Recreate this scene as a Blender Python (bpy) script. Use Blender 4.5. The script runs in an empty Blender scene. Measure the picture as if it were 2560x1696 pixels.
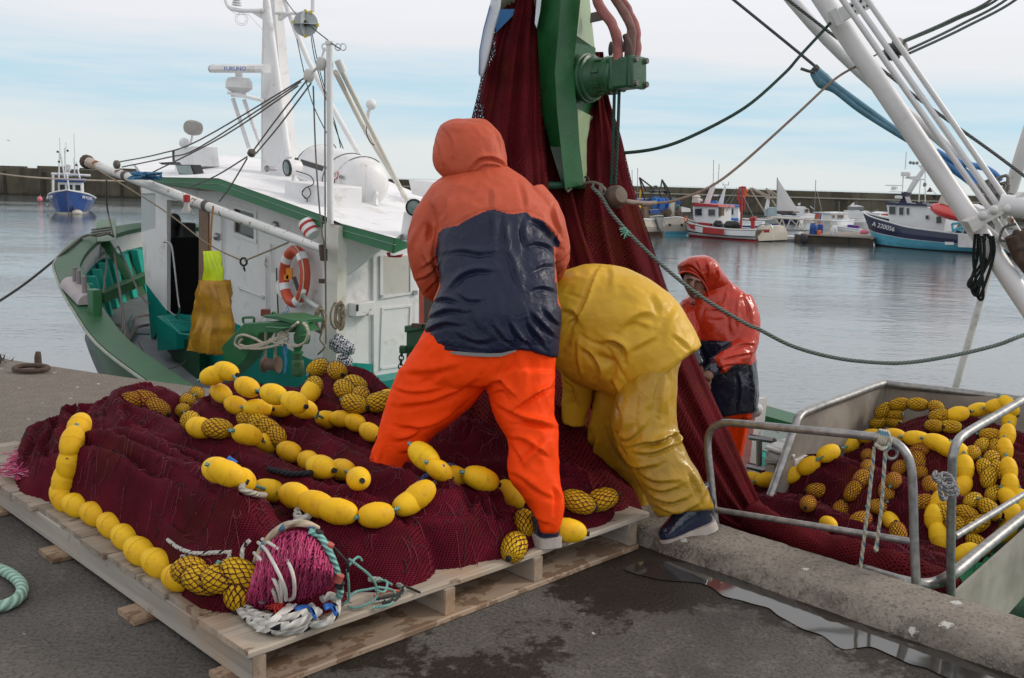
import bpy, bmesh, math, random
import numpy as np
from mathutils import Vector, noise
random.seed(7)
SC = bpy.context.scene
COL = SC.collection
R_ = math.radians

# ------------------------------------------------------------------ camera
LENS = 35.0
FPX = LENS/36*2560                       # focal length in photo pixels (2560 wide)
PITCH = math.atan((848-450)/FPX)
ROLL = R_(1.65)
CAM = np.array([0.0, 0.0, 1.55])
c_, s_ = math.cos(PITCH), math.sin(PITCH)
FW = np.array([0, c_, -s_]); R0 = np.array([1.0, 0, 0]); U0 = np.array([0, s_, c_])
RT = R0*math.cos(ROLL)+U0*math.sin(ROLL)
UP = U0*math.cos(ROLL)-R0*math.sin(ROLL)
cam = bpy.data.cameras.new('camera'); cam.lens = LENS; cam.sensor_width = 36
cam.clip_start = 0.05; cam.clip_end = 3000
co = bpy.data.objects.new('camera', cam); COL.objects.link(co)
from mathutils import Matrix
M = Matrix.Identity(4)
for i in range(3):
    M[i][0] = RT[i]; M[i][1] = UP[i]; M[i][2] = -FW[i]; M[i][3] = CAM[i]
co.matrix_world = M
SC.camera = co
cam.dof.use_dof = True; cam.dof.focus_distance = 4.6; cam.dof.aperture_fstop = 13.0

# ------------------------------------------------------------------ world: thin overcast over a Nishita sky
SUN_EL, SUN_AZ = R_(32), R_(78)          # sun off to the right, veiled by thin cloud
W = bpy.data.worlds.new('World'); SC.world = W; W.use_nodes = True
nt = W.node_tree; N = nt.nodes; L = nt.links; N.clear()
out = N.new('ShaderNodeOutputWorld'); bg = N.new('ShaderNodeBackground')
sky = N.new('ShaderNodeTexSky'); sky.sky_type = 'NISHITA'; sky.sun_disc = False
sky.sun_elevation = SUN_EL; sky.sun_rotation = SUN_AZ; sky.air_density = 1.0; sky.dust_density = 1.5
tc = N.new('ShaderNodeTexCoord'); sep = N.new('ShaderNodeSeparateXYZ'); L.new(tc.outputs['Generated'], sep.inputs[0])
def wm(op, a, b=None, c=None, clamp=False):
    n = N.new('ShaderNodeMath'); n.operation = op; n.use_clamp = clamp
    for i, x in enumerate((a, b, c)):
        if x is None: continue
        if hasattr(x, 'links'): L.new(x, n.inputs[i])
        else: n.inputs[i].default_value = x
    return n.outputs[0]
def wnoise(scale, vec, detail=5, rough=.55):
    n = N.new('ShaderNodeTexNoise'); n.inputs['Scale'].default_value = scale; n.inputs['Detail'].default_value = detail
    n.inputs['Roughness'].default_value = rough; L.new(vec, n.inputs['Vector']); return n.outputs['Fac']
mp = N.new('ShaderNodeMapping'); mp.inputs['Scale'].default_value = (1, 1, 9); L.new(tc.outputs['Generated'], mp.inputs[0])
mp2 = N.new('ShaderNodeMapping'); mp2.inputs['Scale'].default_value = (1.2, 1.2, 16); mp2.inputs['Location'].default_value = (3.1, .7, 0); L.new(tc.outputs['Generated'], mp2.inputs[0])
n1 = wnoise(2.6, mp.outputs[0], 6, .6); n2 = wnoise(5.0, mp2.outputs[0], 6, .6)
el = wm('MAXIMUM', sep.outputs['Z'], 0.0)
# a clear gap lies low over the horizon (about 2.5 to 6.5 degrees up), streaked with cirrus
elw = wm('ADD', el, wm('MULTIPLY', wm('SUBTRACT', n1, .5), .06))
elw = wm('ADD', elw, wm('MULTIPLY', sep.outputs['X'], .03))
g = wm('SUBTRACT', 1.0, wm('POWER', wm('ABSOLUTE', wm('DIVIDE', wm('SUBTRACT', elw, .072), .05)), 2.0), clamp=True)
st = wm('MULTIPLY_ADD', wm('SUBTRACT', n2, .5), 1.7, .80, clamp=True)
gap = wm('MULTIPLY', g, st)
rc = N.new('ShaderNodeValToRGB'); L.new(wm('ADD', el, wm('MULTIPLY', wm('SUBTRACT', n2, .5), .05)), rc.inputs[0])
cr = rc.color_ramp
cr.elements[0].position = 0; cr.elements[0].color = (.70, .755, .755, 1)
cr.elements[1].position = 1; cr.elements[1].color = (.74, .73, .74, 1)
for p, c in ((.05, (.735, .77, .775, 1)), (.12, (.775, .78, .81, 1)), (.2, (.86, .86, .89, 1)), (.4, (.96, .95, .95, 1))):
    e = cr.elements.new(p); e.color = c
mixb = N.new('ShaderNodeMix'); mixb.data_type = 'RGBA'
L.new(gap, mixb.inputs[0]); L.new(rc.outputs[0], mixb.inputs[6]); mixb.inputs[7].default_value = (.47, .67, .79, 1)
scl = N.new('ShaderNodeMix'); scl.data_type = 'RGBA'; scl.inputs[0].default_value = .93
skm = N.new('ShaderNodeVectorMath'); skm.operation = 'SCALE'; skm.inputs['Scale'].default_value = .12; L.new(sky.outputs[0], skm.inputs[0])
L.new(skm.outputs[0], scl.inputs[6]); L.new(mixb.outputs[2], scl.inputs[7])
# sky brightened to the right, the sun's side, and behind the camera as added fill
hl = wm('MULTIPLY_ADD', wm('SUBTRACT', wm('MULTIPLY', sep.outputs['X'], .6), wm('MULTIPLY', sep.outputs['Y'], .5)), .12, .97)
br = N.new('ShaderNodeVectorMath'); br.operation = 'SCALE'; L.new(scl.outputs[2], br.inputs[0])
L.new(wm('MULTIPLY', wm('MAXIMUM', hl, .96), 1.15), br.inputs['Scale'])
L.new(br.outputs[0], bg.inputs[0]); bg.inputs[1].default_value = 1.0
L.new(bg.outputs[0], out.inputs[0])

sl = bpy.data.lights.new('sun', 'SUN'); sl.energy = 1.5; sl.angle = R_(12); sl.color = (1, .91, .79)
so = bpy.data.objects.new('sun', sl); COL.objects.link(so)
sd = Vector((math.sin(SUN_AZ)*math.cos(SUN_EL), math.cos(SUN_AZ)*math.cos(SUN_EL), math.sin(SUN_EL)))
so.rotation_euler = sd.to_track_quat('Z', 'Y').to_euler()
SC.view_settings.view_transform = 'Standard'; SC.view_settings.look = 'None'
SC.view_settings.exposure = 0.0; SC.view_settings.gamma = 1.0
SC.cycles.max_bounces = 6; SC.cycles.transparent_max_bounces = 12

# ------------------------------------------------------------------ geometry helpers
def A(p): return np.array(p, float)
def ray(x, y): return RT*(x-1280)/FPX+UP*(848-y)/FPX+FW
def ppl(x, y, p0, n):
    d = ray(x, y); n = A(n); return CAM+d*(np.dot(A(p0)-CAM, n)/np.dot(d, n))
S2 = math.sqrt(.5)
TD = A((S2, -S2, 0)); VD = A((S2, S2, 0)); ZD = A((0, 0, 1))   # along the quay, out over the water, up
def tv(t, v, z): return TD*t+VD*v+ZD*z
def pz(x, y, z): return ppl(x, y, (0, 0, z), (0, 0, 1))
def pY(x, y, Y): return ppl(x, y, (0, Y, 0), (0, 1, 0))
def pv(x, y, v): return ppl(x, y, VD*v, VD)
def pt(x, y, t): return ppl(x, y, TD*t, TD)
def proj(P):
    d = np.asarray(P, float)-CAM
    w = d@FW
    return 1280+FPX*(d@RT)/w, 848-FPX*(d@UP)/w, w
def unit(v):
    v = A(v); return v/max(1e-9, np.linalg.norm(v))
def cat(P, k=5, closed=False):
    """Catmull-Rom through points (any dimension)"""
    P = [A(p) for p in P]; n = len(P); o = []
    if n < 3 and not closed:
        return [P[0]+(P[-1]-P[0])*i/k for i in range(k+1)]
    for i in range(n if closed else n-1):
        if closed: a, b, c, d = P[i-1], P[i], P[(i+1) % n], P[(i+2) % n]
        else: a, b, c, d = P[max(0, i-1)], P[i], P[i+1], P[min(n-1, i+2)]
        for j in range(k):
            t = j/k
            o.append(.5*((2*b)+(c-a)*t+(2*a-5*b+4*c-d)*t*t+(3*b-a-3*c+d)*t**3))
    if not closed: o.append(P[-1])
    return o

class MB:
    def __init__(s): s.v = []; s.f = []; s.m = []; s.uv = []
    def add(s, V, Fc, m=0, uv=None):
        b = len(s.v); s.v.extend([tuple(map(float, p)) for p in V])
        for i, f in enumerate(Fc):
            s.f.append([b+j for j in f]); s.m.append(m)
            s.uv.append(uv[i] if uv is not None else [(0, 0)]*len(f))
        return s
    def box(s, c, size, ax=None, m=0):
        c = A(c); X, Y, Z = ax if ax else (R0, A((0, 1, 0)), ZD)
        X, Y, Z = A(X)*size[0]/2, A(Y)*size[1]/2, A(Z)*size[2]/2
        V = [c+a*X+b*Y+d*Z for a, b, d in ((-1,-1,-1),(1,-1,-1),(1,1,-1),(-1,1,-1),(-1,-1,1),(1,-1,1),(1,1,1),(-1,1,1))]
        return s.add(V, [(0,3,2,1),(4,5,6,7),(0,1,5,4),(1,2,6,5),(2,3,7,6),(3,0,4,7)], m)
    def slab(s, poly, vec, m=0):
        P = [A(p) for p in poly]; n = len(P); vec = A(vec)
        V = P+[p+vec for p in P]
        return s.add(V, [tuple(range(n))[::-1], tuple(range(n, 2*n))]+[(i, (i+1) % n, n+(i+1) % n, n+i) for i in range(n)], m)
    def loft(s, rings, m=0, cap=True, closed=True, uvs=None):
        n = len(rings[0]); V = [p for r in rings for p in r]; Fc = []; U = []
        for i in range(len(rings)-1):
            for j in range(n if closed else n-1):
                k = (j+1) % n
                Fc.append((i*n+j, i*n+k, (i+1)*n+k, (i+1)*n+j))
                if uvs is not None:
                    U.append([uvs[i][j], uvs[i][j+1], uvs[i+1][j+1], uvs[i+1][j]])
                else: U.append([(j/n, i), ((j+1)/n, i), ((j+1)/n, i+1), (j/n, i+1)])
        if cap and closed:
            Fc.append(tuple(range(n))[::-1]); U.append([(0, 0)]*n)
            Fc.append(tuple(range((len(rings)-1)*n, len(rings)*n))); U.append([(0, 0)]*n)
        return s.add(V, Fc, m, U)
    def tube(s, path, r, n=8, m=0, cap=True, closed=False):
        P = [A(p) for p in path]; k = len(P)
        r = [r]*k if np.isscalar(r) else list(r)
        T = [unit((P[(i+1) % k] if (closed or i < k-1) else P[i])-(P[i-1] if (closed or i > 0) else P[i])) for i in range(k)]
        nrm = unit(np.cross(T[0], (0, 0, 1) if abs(T[0][2]) < .9 else (1, 0, 0)))
        rings = []; U = []; acc = 0
        for i in range(k):
            nrm = unit(nrm-T[i]*np.dot(nrm, T[i])); bn = np.cross(T[i], nrm)
            rings.append([P[i]+r[i]*(nrm*math.cos(2*math.pi*j/n)+bn*math.sin(2*math.pi*j/n)) for j in range(n)])
            if i: acc += np.linalg.norm(P[i]-P[i-1])
            U.append([(j/n, acc/max(r[0], 1e-4)) for j in range(n+1)])
        if closed:
            acc += np.linalg.norm(P[0]-P[-1]); rings.append(rings[0]); U.append([(j/n, acc/r[0]) for j in range(n+1)])
        return s.loft(rings, m, cap and not closed, True, U)
    def cyl(s, p0, p1, r0, r1=None, n=12, m=0): return s.tube([p0, p1], [r0, r0 if r1 is None else r1], n, m)
    def lathe(s, prof, base, axis, n=16, m=0, ref=None):
        base = A(base); axis = unit(axis); x = unit(np.cross(axis, ref if ref is not None else ((0, 0, 1) if abs(axis[2]) < .9 else (1, 0, 0)))); y = np.cross(axis, x)
        rings = [[base+axis*h+r*(x*math.cos(2*math.pi*j/n)+y*math.sin(2*math.pi*j/n)) for j in range(n)] for r, h in prof]
        return s.loft(rings, m)
    def ell(s, c, rad, ax=None, nu=16, nv=10, m=0):
        c = A(c); X, Y, Z = ax if ax else (R0, A((0, 1, 0)), ZD)
        X, Y, Z = A(X)*rad[0], A(Y)*rad[1], A(Z)*rad[2]
        rings = [[c+Z*(-math.cos(math.pi*i/nv))+math.sin(math.pi*i/nv)*(X*math.cos(2*math.pi*j/nu)+Y*math.sin(2*math.pi*j/nu)) for j in range(nu)]
                 for i in range(1, nv)]
        rings = [[c-Z*.9995+X*.02*math.cos(2*math.pi*j/nu)+Y*.02*math.sin(2*math.pi*j/nu) for j in range(nu)]]+rings+[[c+Z*.9995+X*.02*math.cos(2*math.pi*j/nu)+Y*.02*math.sin(2*math.pi*j/nu) for j in range(nu)]]
        return s.loft(rings, m)
    def build(s, name, mats, parent=None, org=None, ang=40, bevel=0, **kw):
        V = np.array(s.v)
        wo = A(parent['_w']) if parent is not None else (A(org) if org is not None else A((V[:, 0].mean(), V[:, 1].mean(), V[:, 2].min())))
        me = bpy.data.meshes.new(name)
        me.from_pydata((V-wo).tolist(), [], s.f)
        if not isinstance(mats, (list, tuple)): mats = [mats]
        for mt in mats: me.materials.append(mt)
        me.polygons.foreach_set('material_index', s.m)
        ul = me.uv_layers.new(name='UVMap')
        ul.data.foreach_set('uv', [c for f in s.uv for p in f for c in p])
        me.polygons.foreach_set('use_smooth', [True]*len(s.f))
        me.update()
        if ang < 179: me.set_sharp_from_angle(angle=R_(ang))
        o = bpy.data.objects.new(name, me); COL.objects.link(o)
        if parent is not None: o.parent = parent
        else: o.location = wo
        o['_w'] = list(map(float, wo))
        if bevel:
            b = o.modifiers.new('bevel', 'BEVEL'); b.width = bevel; b.segments = 2; b.limit_method = 'ANGLE'; b.angle_limit = R_(50)
        if kw: tag(o, **kw)
        return o
def tag(o, label=None, cat=None, group=None, kind=None):
    if label: o['label'] = label
    if cat: o['category'] = cat
    if group: o['group'] = group
    if kind: o['kind'] = kind
    return o
def thing(name, label, cat, loc, group=None):
    o = bpy.data.objects.new(name, None); COL.objects.link(o); o.empty_display_size = .2
    o.location = tuple(map(float, loc)); o['_w'] = list(map(float, loc))
    return tag(o, label, cat, group)

# ------------------------------------------------------------------ material helpers
class NT:
    def __init__(s, name):
        s.mat = bpy.data.materials.new(name); s.mat.use_nodes = True
        s.t = s.mat.node_tree; s.N = s.t.nodes; s.L = s.t.links
        s.b = s.N['Principled BSDF']; s.o = s.N['Material Output']
        s.tc = s.N.new('ShaderNodeTexCoord')
    def lk(s, a, b): s.L.new(a, b)
    def m(s, op, a, b=None, c=None, clamp=False):
        n = s.N.new('ShaderNodeMath'); n.operation = op; n.use_clamp = clamp
        for i, x in enumerate((a, b, c)):
            if x is None: continue
            if hasattr(x, 'links'): s.L.new(x, n.inputs[i])
            else: n.inputs[i].default_value = x
        return n.outputs[0]
    def noise(s, scale, detail=4, rough=.55, vec=None, sc=None, rot=None, dist=0):
        n = s.N.new('ShaderNodeTexNoise'); n.inputs['Scale'].default_value = scale; n.inputs['Detail'].default_value = detail
        n.inputs['Roughness'].default_value = rough; n.inputs['Distortion'].default_value = dist
        v = vec if vec is not None else s.tc.outputs['Object']
        if sc or rot:
            mp = s.N.new('ShaderNodeMapping'); s.L.new(v, mp.inputs[0])
            if rot: 
                mp.vector_type = 'POINT'
                m0 = s.N.new('ShaderNodeMapping'); m0.inputs['Rotation'].default_value = rot; s.L.new(v, m0.inputs[0]); s.L.new(m0.outputs[0], mp.inputs[0])
            mp.inputs['Scale'].default_value = sc or (1, 1, 1); v = mp.outputs[0]
        s.L.new(v, n.inputs['Vector']); return n.outputs['Fac']
    def mix(s, f, a, b):
        n = s.N.new('ShaderNodeMix'); n.data_type = 'RGBA'
        for i, x in ((0, f), (6, a), (7, b)):
            if hasattr(x, 'links'): s.L.new(x, n.inputs[i])
            elif i == 0: n.inputs[0].default_value = x
            else: n.inputs[i].default_value = (*x[:3], 1)
        return n.outputs[2]
    def step(s, f, lo, hi):
        n = s.N.new('ShaderNodeMapRange'); n.interpolation_type = 'SMOOTHSTEP'; s.L.new(f, n.inputs[0])
        n.inputs[1].default_value = lo; n.inputs[2].default_value = hi; return n.outputs[0]
    def bump(s, h, st=.3, d=.01, prev=None):
        n = s.N.new('ShaderNodeBump'); n.inputs['Strength'].default_value = st; n.inputs['Distance'].default_value = d
        s.L.new(h, n.inputs['Height'])
        if prev is not None: s.L.new(prev, n.inputs['Normal'])
        s.L.new(n.outputs[0], s.b.inputs['Normal']); return n.outputs[0]
    def set(s, col=None, rough=None, metal=None, alpha=None, spec=None, coat=None):
        for k, x in (('Base Color', col), ('Roughness', rough), ('Metallic', metal), ('Alpha', alpha), ('Specular IOR Level', spec), ('Coat Weight', coat)):
            if x is None: continue
            if hasattr(x, 'links'): s.L.new(x, s.b.inputs[k])
            else: s.b.inputs[k].default_value = (*x[:3], 1) if k == 'Base Color' else x
        return s.mat
RUST = (.20, .062, .018)
def paint(name, col, rough=.45, var=.18, scale=3, rust=0, streak=0, bump=.15, bscale=60, metal=0, spec=.5, coat=0, grime=.0, grcol=(.12, .10, .08), rscale=5):
    """painted / plain surface: tone variation, weathering, optional rust or grime patches"""
    s = NT(name)
    n = s.noise(scale, 6, .6); c = tuple(col)
    cc = s.mix(s.step(n, .25, .75), tuple(x*(1-var) for x in c), tuple(min(1, x*(1+var)) for x in c))
    rg = s.m('MULTIPLY_ADD', n, .25, rough-.12)
    if grime:
        g = s.step(s.noise(scale*2.3, 8, .65, dist=.6), .62-.25*grime, .85-.2*grime)
        cc = s.mix(s.m('MULTIPLY', g, .75), cc, grcol)
    if streak:
        k = s.step(s.noise(7, 6, .65, None, (1, 1, .09)), .56, .74); k = s.m('MULTIPLY', k, s.step(s.noise(1.7, 4, .6), .42, .62))
        cc = s.mix(s.m('MULTIPLY', k, streak), cc, (.36, .21, .09))
    if rust:
        r = s.step(s.noise(rscale, 8, .7), .70-.22*rust, .74-.22*rust)
        cc = s.mix(r, cc, s.mix(s.noise(rscale*6, 4), tuple(x*.5 for x in RUST), tuple(x*1.7 for x in RUST)))
        rg = s.m('MAXIMUM', rg, s.m('MULTIPLY', r, .85))
    if bump: s.bump(s.noise(bscale, 5, .6), bump, .004)
    return s.set(cc, rg, metal, None, spec, coat)
def rope_mat(name, col, dark=.45, strands=3, pitch=7.0, fleck=None):
    s = NT(name); sp = s.N.new('ShaderNodeSeparateXYZ'); s.lk(s.tc.outputs['UV'], sp.inputs[0])
    a = s.m('MULTIPLY_ADD', sp.outputs[0], strands, s.m('DIVIDE', sp.outputs[1], pitch/strands))
    w = s.m('SINE', s.m('MULTIPLY', a, 2*math.pi))
    h = s.m('MULTIPLY_ADD', w, .5, .5)
    cc = s.mix(s.step(h, 0, .6), tuple(x*dark for x in col), col)
    cc = s.mix(s.step(s.noise(40, 3), .45, .75), cc, tuple(x*.65 for x in col))
    if fleck:
        b = s.m('FRACT', s.m('MULTIPLY_ADD', sp.outputs[0], 1.0, s.m('DIVIDE', sp.outputs[1], 9.0)))
        q = s.m('FRACT', s.m('DIVIDE', sp.outputs[1], 4.2))
        cc = s.mix(s.m('MULTIPLY', s.step(b, .72, .74), s.step(q, .4, .45)), cc, fleck)
    s.bump(h, .6, .01); return s.set(cc, .85, 0, None, .2)
def net_mat(name, col, cell=.014, thread=.30, hole=(.04, .008, .014), open_=0.0, tint=None, rough=.75, uvw=True, hdark=1.0):
    """knotted netting: diamond mesh of threads from the UVs (metres); open_ lets the gaps be see-through"""
    s = NT(name); sp = s.N.new('ShaderNodeSeparateXYZ'); s.lk(s.tc.outputs['UV'], sp.inputs[0])
    wob = s.m('MULTIPLY', s.m('SUBTRACT', s.noise(30, 2), .5), cell*1.1)
    wob2 = s.m('MULTIPLY', s.m('SUBTRACT', s.noise(9, 2), .5), cell*2.5)
    u = s.m('ADD', sp.outputs[0], wob); v = s.m('ADD', sp.outputs[1], wob2)
    a = s.m('PINGPONG', s.m('DIVIDE', s.m('ADD', u, s.m('MULTIPLY', v, .62)), cell), .5)
    b = s.m('PINGPONG', s.m('DIVIDE', s.m('SUBTRACT', u, s.m('MULTIPLY', v, .62)), cell), .5)
    d = s.m('MINIMUM', a, b)
    th = s.m('SUBTRACT', 1.0, s.step(d, thread*.35, thread*.75))
    n = s.noise(5, 5, .6)
    base = s.mix(s.step(n, .3, .7), tuple(x*.72 for x in col), tuple(min(1, x*1.25) for x in col))
    if tint: base = s.mix(s.m('MULTIPLY', s.step(s.noise(3.1, 4, .6), .5, .72), .55), base, tint)
    cc = s.mix(th, tuple(x*hdark for x in hole), base)  # gap colour painted dark for the shade trapped between threads
    s.bump(th, .7, .006)
    al = None
    if open_ > 0:
        al = s.m('MAXIMUM', th, 1-open_)
    return s.set(cc, rough, 0, al, .04)
# ------------------------------------------------------------------ setting: water, quay, kerb, puddle, breakwater
WZ = -1.7
def water_mat():
    s = NT('water'); g = s.N.new('ShaderNodeNewGeometry'); P = g.outputs['Position']
    a = s.noise(.9, 3, .5, P, (1, 1.5, 1)); b = s.noise(4.2, 4, .55, P, (.8, 1.5, 1), dist=.3); c = s.noise(14, 3, .5, P)
    big = s.step(s.noise(.045, 3, .6, P, (1, 2.2, 1)), .38, .66)
    h = s.m('ADD', s.m('MULTIPLY', a, .38), s.m('ADD', s.m('MULTIPLY', s.m('MULTIPLY', b, .30), s.m('MULTIPLY_ADD', big, .8, .35)), s.m('MULTIPLY', c, .022)))
    s.bump(h, .24, .26)
    s.b.inputs['IOR'].default_value = 2.3
    return s.set((.085, .105, .110), .06, 0, None, .55)
mb = MB(); mb.add([(-1500, -40, WZ), (1500, -40, WZ), (1500, 2600, WZ), (-1500, 2600, WZ)], [(0, 1, 2, 3)])
mb.build('water', water_mat(), org=(0, 0, WZ), kind='structure')
mb = MB(); mb.add([(-1500, -40, -6), (1500, -40, -6), (1500, 2600, -6), (-1500, 2600, -6)], [(0, 1, 2, 3)])
mb.build('seabed', paint('seabed', (.03, .04, .04), .9, bump=0), org=(0, 0, -6), kind='structure')

def ground_mat():
    s = NT('quay_concrete'); g = s.N.new('ShaderNodeNewGeometry'); P = g.outputs['Position']
    sp = s.N.new('ShaderNodeSeparateXYZ'); s.lk(P, sp.inputs[0])
    n = s.noise(1.1, 7, .62, P); f = s.noise(70, 5, .65, P); m_ = s.noise(9, 6, .65, P)
    col = s.mix(s.step(n, .3, .7), (.072, .065, .060), (.140, .128, .117))
    col = s.mix(s.m('MULTIPLY', s.step(m_, .5, .72), .55), col, (.20, .18, .16))
    # far side of the quay is paler, browner, free of wet stains
    far = s.step(s.m('ADD', sp.outputs['Y'], s.m('MULTIPLY', s.m('SUBTRACT', n, .5), 2.2)), 4.0, 5.6)
    far = s.m('MULTIPLY', far, s.step(sp.outputs['X'], .5, -1.2))
    col = s.mix(s.m('MULTIPLY', far, .8), col, s.mix(m_, (.155, .128, .102), (.31, .27, .225)))
    col = s.mix(s.m('MULTIPLY', s.step(f, .42, .66), .62), col, (.030, .027, .025))
    col = s.mix(s.m('MULTIPLY', s.step(s.noise(110, 3, .6, P), .60, .72), .45), col, (.26, .24, .22))
    # wet stains: brown-black, glossier
    w1 = s.noise(1.6, 7, .68, P, (1, 1, 1), dist=.4)
    # wetter along the front of the pallet and by the kerb
    al = s.m('ADD', s.m('MULTIPLY', sp.outputs['X'], .70711), s.m('MULTIPLY', sp.outputs['Y'], -.70711))   # t
    vv = s.m('ADD', s.m('MULTIPLY', sp.outputs['X'], .70711), s.m('MULTIPLY', sp.outputs['Y'], .70711))    # v
    kr = None
    near = s.m('MULTIPLY', s.step(al, -2.75, -2.45), s.step(al, -1.75, -2.25))
    kr = s.step(vv, 2.85, 3.2)
    bias = s.m('ADD', s.m('MULTIPLY', near, .17), s.m('MULTIPLY', kr, .19))
    w1 = s.m('ADD', w1, s.m('MULTIPLY', s.m('SUBTRACT', s.noise(17, 5, .7, P), .5), .30))
    wet = s.step(s.m('ADD', w1, bias), .61, .68)
    wet = s.m('MULTIPLY', wet, s.m('SUBTRACT', 1.0, far))
    col = s.mix(s.m('MULTIPLY', wet, .86), col, s.mix(s.noise(3, 3, .5, P), (.007, .0055, .004), (.024, .015, .009)))
    # bird droppings, denser on the far side
    vo = s.N.new('ShaderNodeTexVoronoi'); vo.inputs['Scale'].default_value = 8.5; vo.feature = 'F1'
    dv = s.N.new('ShaderNodeVectorMath'); dv.operation = 'ADD'; s.lk(P, dv.inputs[0])
    nz = s.N.new('ShaderNodeTexNoise'); nz.inputs['Scale'].default_value = 26; s.lk(P, nz.inputs['Vector'])
    sc_ = s.N.new('ShaderNodeVectorMath'); sc_.operation = 'SCALE'; sc_.inputs['Scale'].default_value = .06; s.lk(nz.outputs['Color'], sc_.inputs[0]); s.lk(sc_.outputs[0], dv.inputs[1])
    s.lk(dv.outputs[0], vo.inputs['Vector'])
    sr = s.N.new('ShaderNodeSeparateColor'); s.lk(vo.outputs['Color'], sr.inputs[0])
    keep = s.step(sr.outputs[0], .62, .66)
    keep = s.m('MULTIPLY', keep, s.m('MAXIMUM', far, s.step(sr.outputs[1], .86, .88)))
    rad = s.m('MULTIPLY_ADD', sr.outputs[2], .10, .08)
    sp_ = s.m('MULTIPLY', s.m('LESS_THAN', vo.outputs['Distance'], s.m('MULTIPLY', rad, s.m('MULTIPLY_ADD', f, 1.6, .25))), keep)
    col = s.mix(s.m('MULTIPLY', sp_, .8), col, (.55, .54, .51))
    s.bump(s.m('ADD', f, s.m('MULTIPLY', m_, .8)), .85, .010)
    rg = s.m('MULTIPLY_ADD', wet, -.46, .82)
    return s.set(col, rg, 0, None, .22)
QE = [(30, 3.6), (-6.1, 3.6), (-6.6, 3.40), (-6.98, 3.24), (-7.49, 3.05), (-8.0, 2.87), (-8.56, 2.68), (-11, 1.6), (-16, -2), (-22, -9), (-22, -30), (30, -30)]
poly = [tv(t, v, 0) for t, v in QE]
gm = ground_mat()
mb = MB(); mb.slab([p+ZD*-4 for p in poly], (0, 0, 4.0)); mb.build('quay', gm, org=(0, 0, 0), kind='structure', ang=30)

def kerb_mat():
    s = NT('kerb_concrete'); g = s.N.new('ShaderNodeNewGeometry'); P = g.outputs['Position']
    n = s.noise(2.2, 6, .62, P); f = s.noise(60, 5, .7, P)
    col = s.mix(s.step(n, .3, .7), (.140, .120, .100), (.275, .242, .205))
    col = s.mix(s.m('MULTIPLY', s.step(f, .48, .70), .8), col, (.05, .042, .036))
    col = s.mix(s.m('MULTIPLY', s.step(s.noise(85, 4, .6, P), .58, .68), .5), col, (.36, .33, .29))
    sp = s.N.new('ShaderNodeSeparateXYZ'); s.lk(P, sp.inputs[0])
    vv = s.m('ADD', s.m('MULTIPLY', sp.outputs['X'], .70711), s.m('MULTIPLY', sp.outputs['Y'], .70711))
    ed = s.step(s.m('ADD', vv, s.m('MULTIPLY', s.noise(7, 4, .6, P), .10)), 3.48, 3.36)       # worn aggregate on the inner lip
    vo = s.N.new('ShaderNodeTexVoronoi'); vo.inputs['Scale'].default_value = 62; s.lk(P, vo.inputs['Vector'])
    peb = s.step(vo.outputs['Distance'], .55, .2)
    ed = s.m('MULTIPLY', ed, s.step(s.noise(9, 4, .6, P), .40, .62))
    col = s.mix(s.m('MULTIPLY', ed, .8), col, s.mix(peb, (.055, .047, .040), (.17, .148, .124)))
    v2 = s.N.new('ShaderNodeTexVoronoi'); v2.inputs['Scale'].default_value = 9; s.lk(P, v2.inputs['Vector'])
    sr = s.N.new('ShaderNodeSeparateColor'); s.lk(v2.outputs['Color'], sr.inputs[0])
    dr = s.m('MULTIPLY', s.m('LESS_THAN', v2.outputs['Distance'], s.m('MULTIPLY', s.m('MULTIPLY', s.noise(30, 5, .75, P), s.noise(75, 3, .7, P)), .62)), s.step(sr.outputs[0], .50, .54))
    col = s.mix(s.m('MULTIPLY', dr, .85), col, (.58, .57, .54))
    h = s.m('ADD', s.m('MULTIPLY', f, .8), s.m('MULTIPLY', s.m('MULTIPLY', peb, ed), 1.2))
    s.bump(h, .8, .010)
    return s.set(col, .85, 0, None, .35)
mb = MB(); prof = [(3.318, -.02), (3.328, .008), (3.343, .032), (3.360, .052), (3.384, .066), (3.43, .076), (3.53, .087), (3.60, .093), (3.615, .07), (3.615, -.02)]
rings = []; nseg = 760
for i in range(nseg+1):
    t = -4.85+ (9.0)*i/nseg; r = []
    for k, (v, z) in enumerate(prof):
        q = Vector((t*9, v*14, z*14)); d = noise.noise(q)*.009+noise.noise(q*2.7)*.007+noise.noise(q*5.3)*.006
        w = 1.0 if k in (1, 2, 3, 4) else .3
        r.append(tv(t, v+d*w, z+(d*w*.8 if k > 0 else 0)))
    rings.append(r)
mb.loft(rings, 0, True); mb.build('kerb', kerb_mat(), org=(0, 0, 0), kind='structure', ang=60)

# puddle along the foot of the kerb
lo = [(1560, 1425), (1610, 1440), (1680, 1452), (1767, 1464), (1807, 1489), (1861, 1503), (1919, 1518), (1954, 1543), (2008, 1567), (2052, 1587), (2111, 1618), (2184, 1621), (2233, 1636), (2272, 1660), (2331, 1680), (2430, 1720), (2560, 1790)]
up = [(1590, 1402), (1645, 1402), (1700, 1408), (1772, 1420), (1841, 1440), (1915, 1474), (1988, 1503), (2037, 1528), (2076, 1552), (2150, 1562), (2209, 1592), (2282, 1611), (2356, 1631), (2429, 1660), (2503, 1690), (2600, 1750), (2660, 1800)]
def jag(p, a): return [q+A((noise.noise(Vector((q[0]*9, q[1]*9, a))), noise.noise(Vector((q[0]*9, q[1]*9, a+5))), 0))*.025 for q in p]
lo3 = jag(cat([pz(x, y, .004) for x, y in lo], 6), 1); up3 = jag(cat([pz(x, y, .004) for x, y in up], 6), 2)
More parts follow.
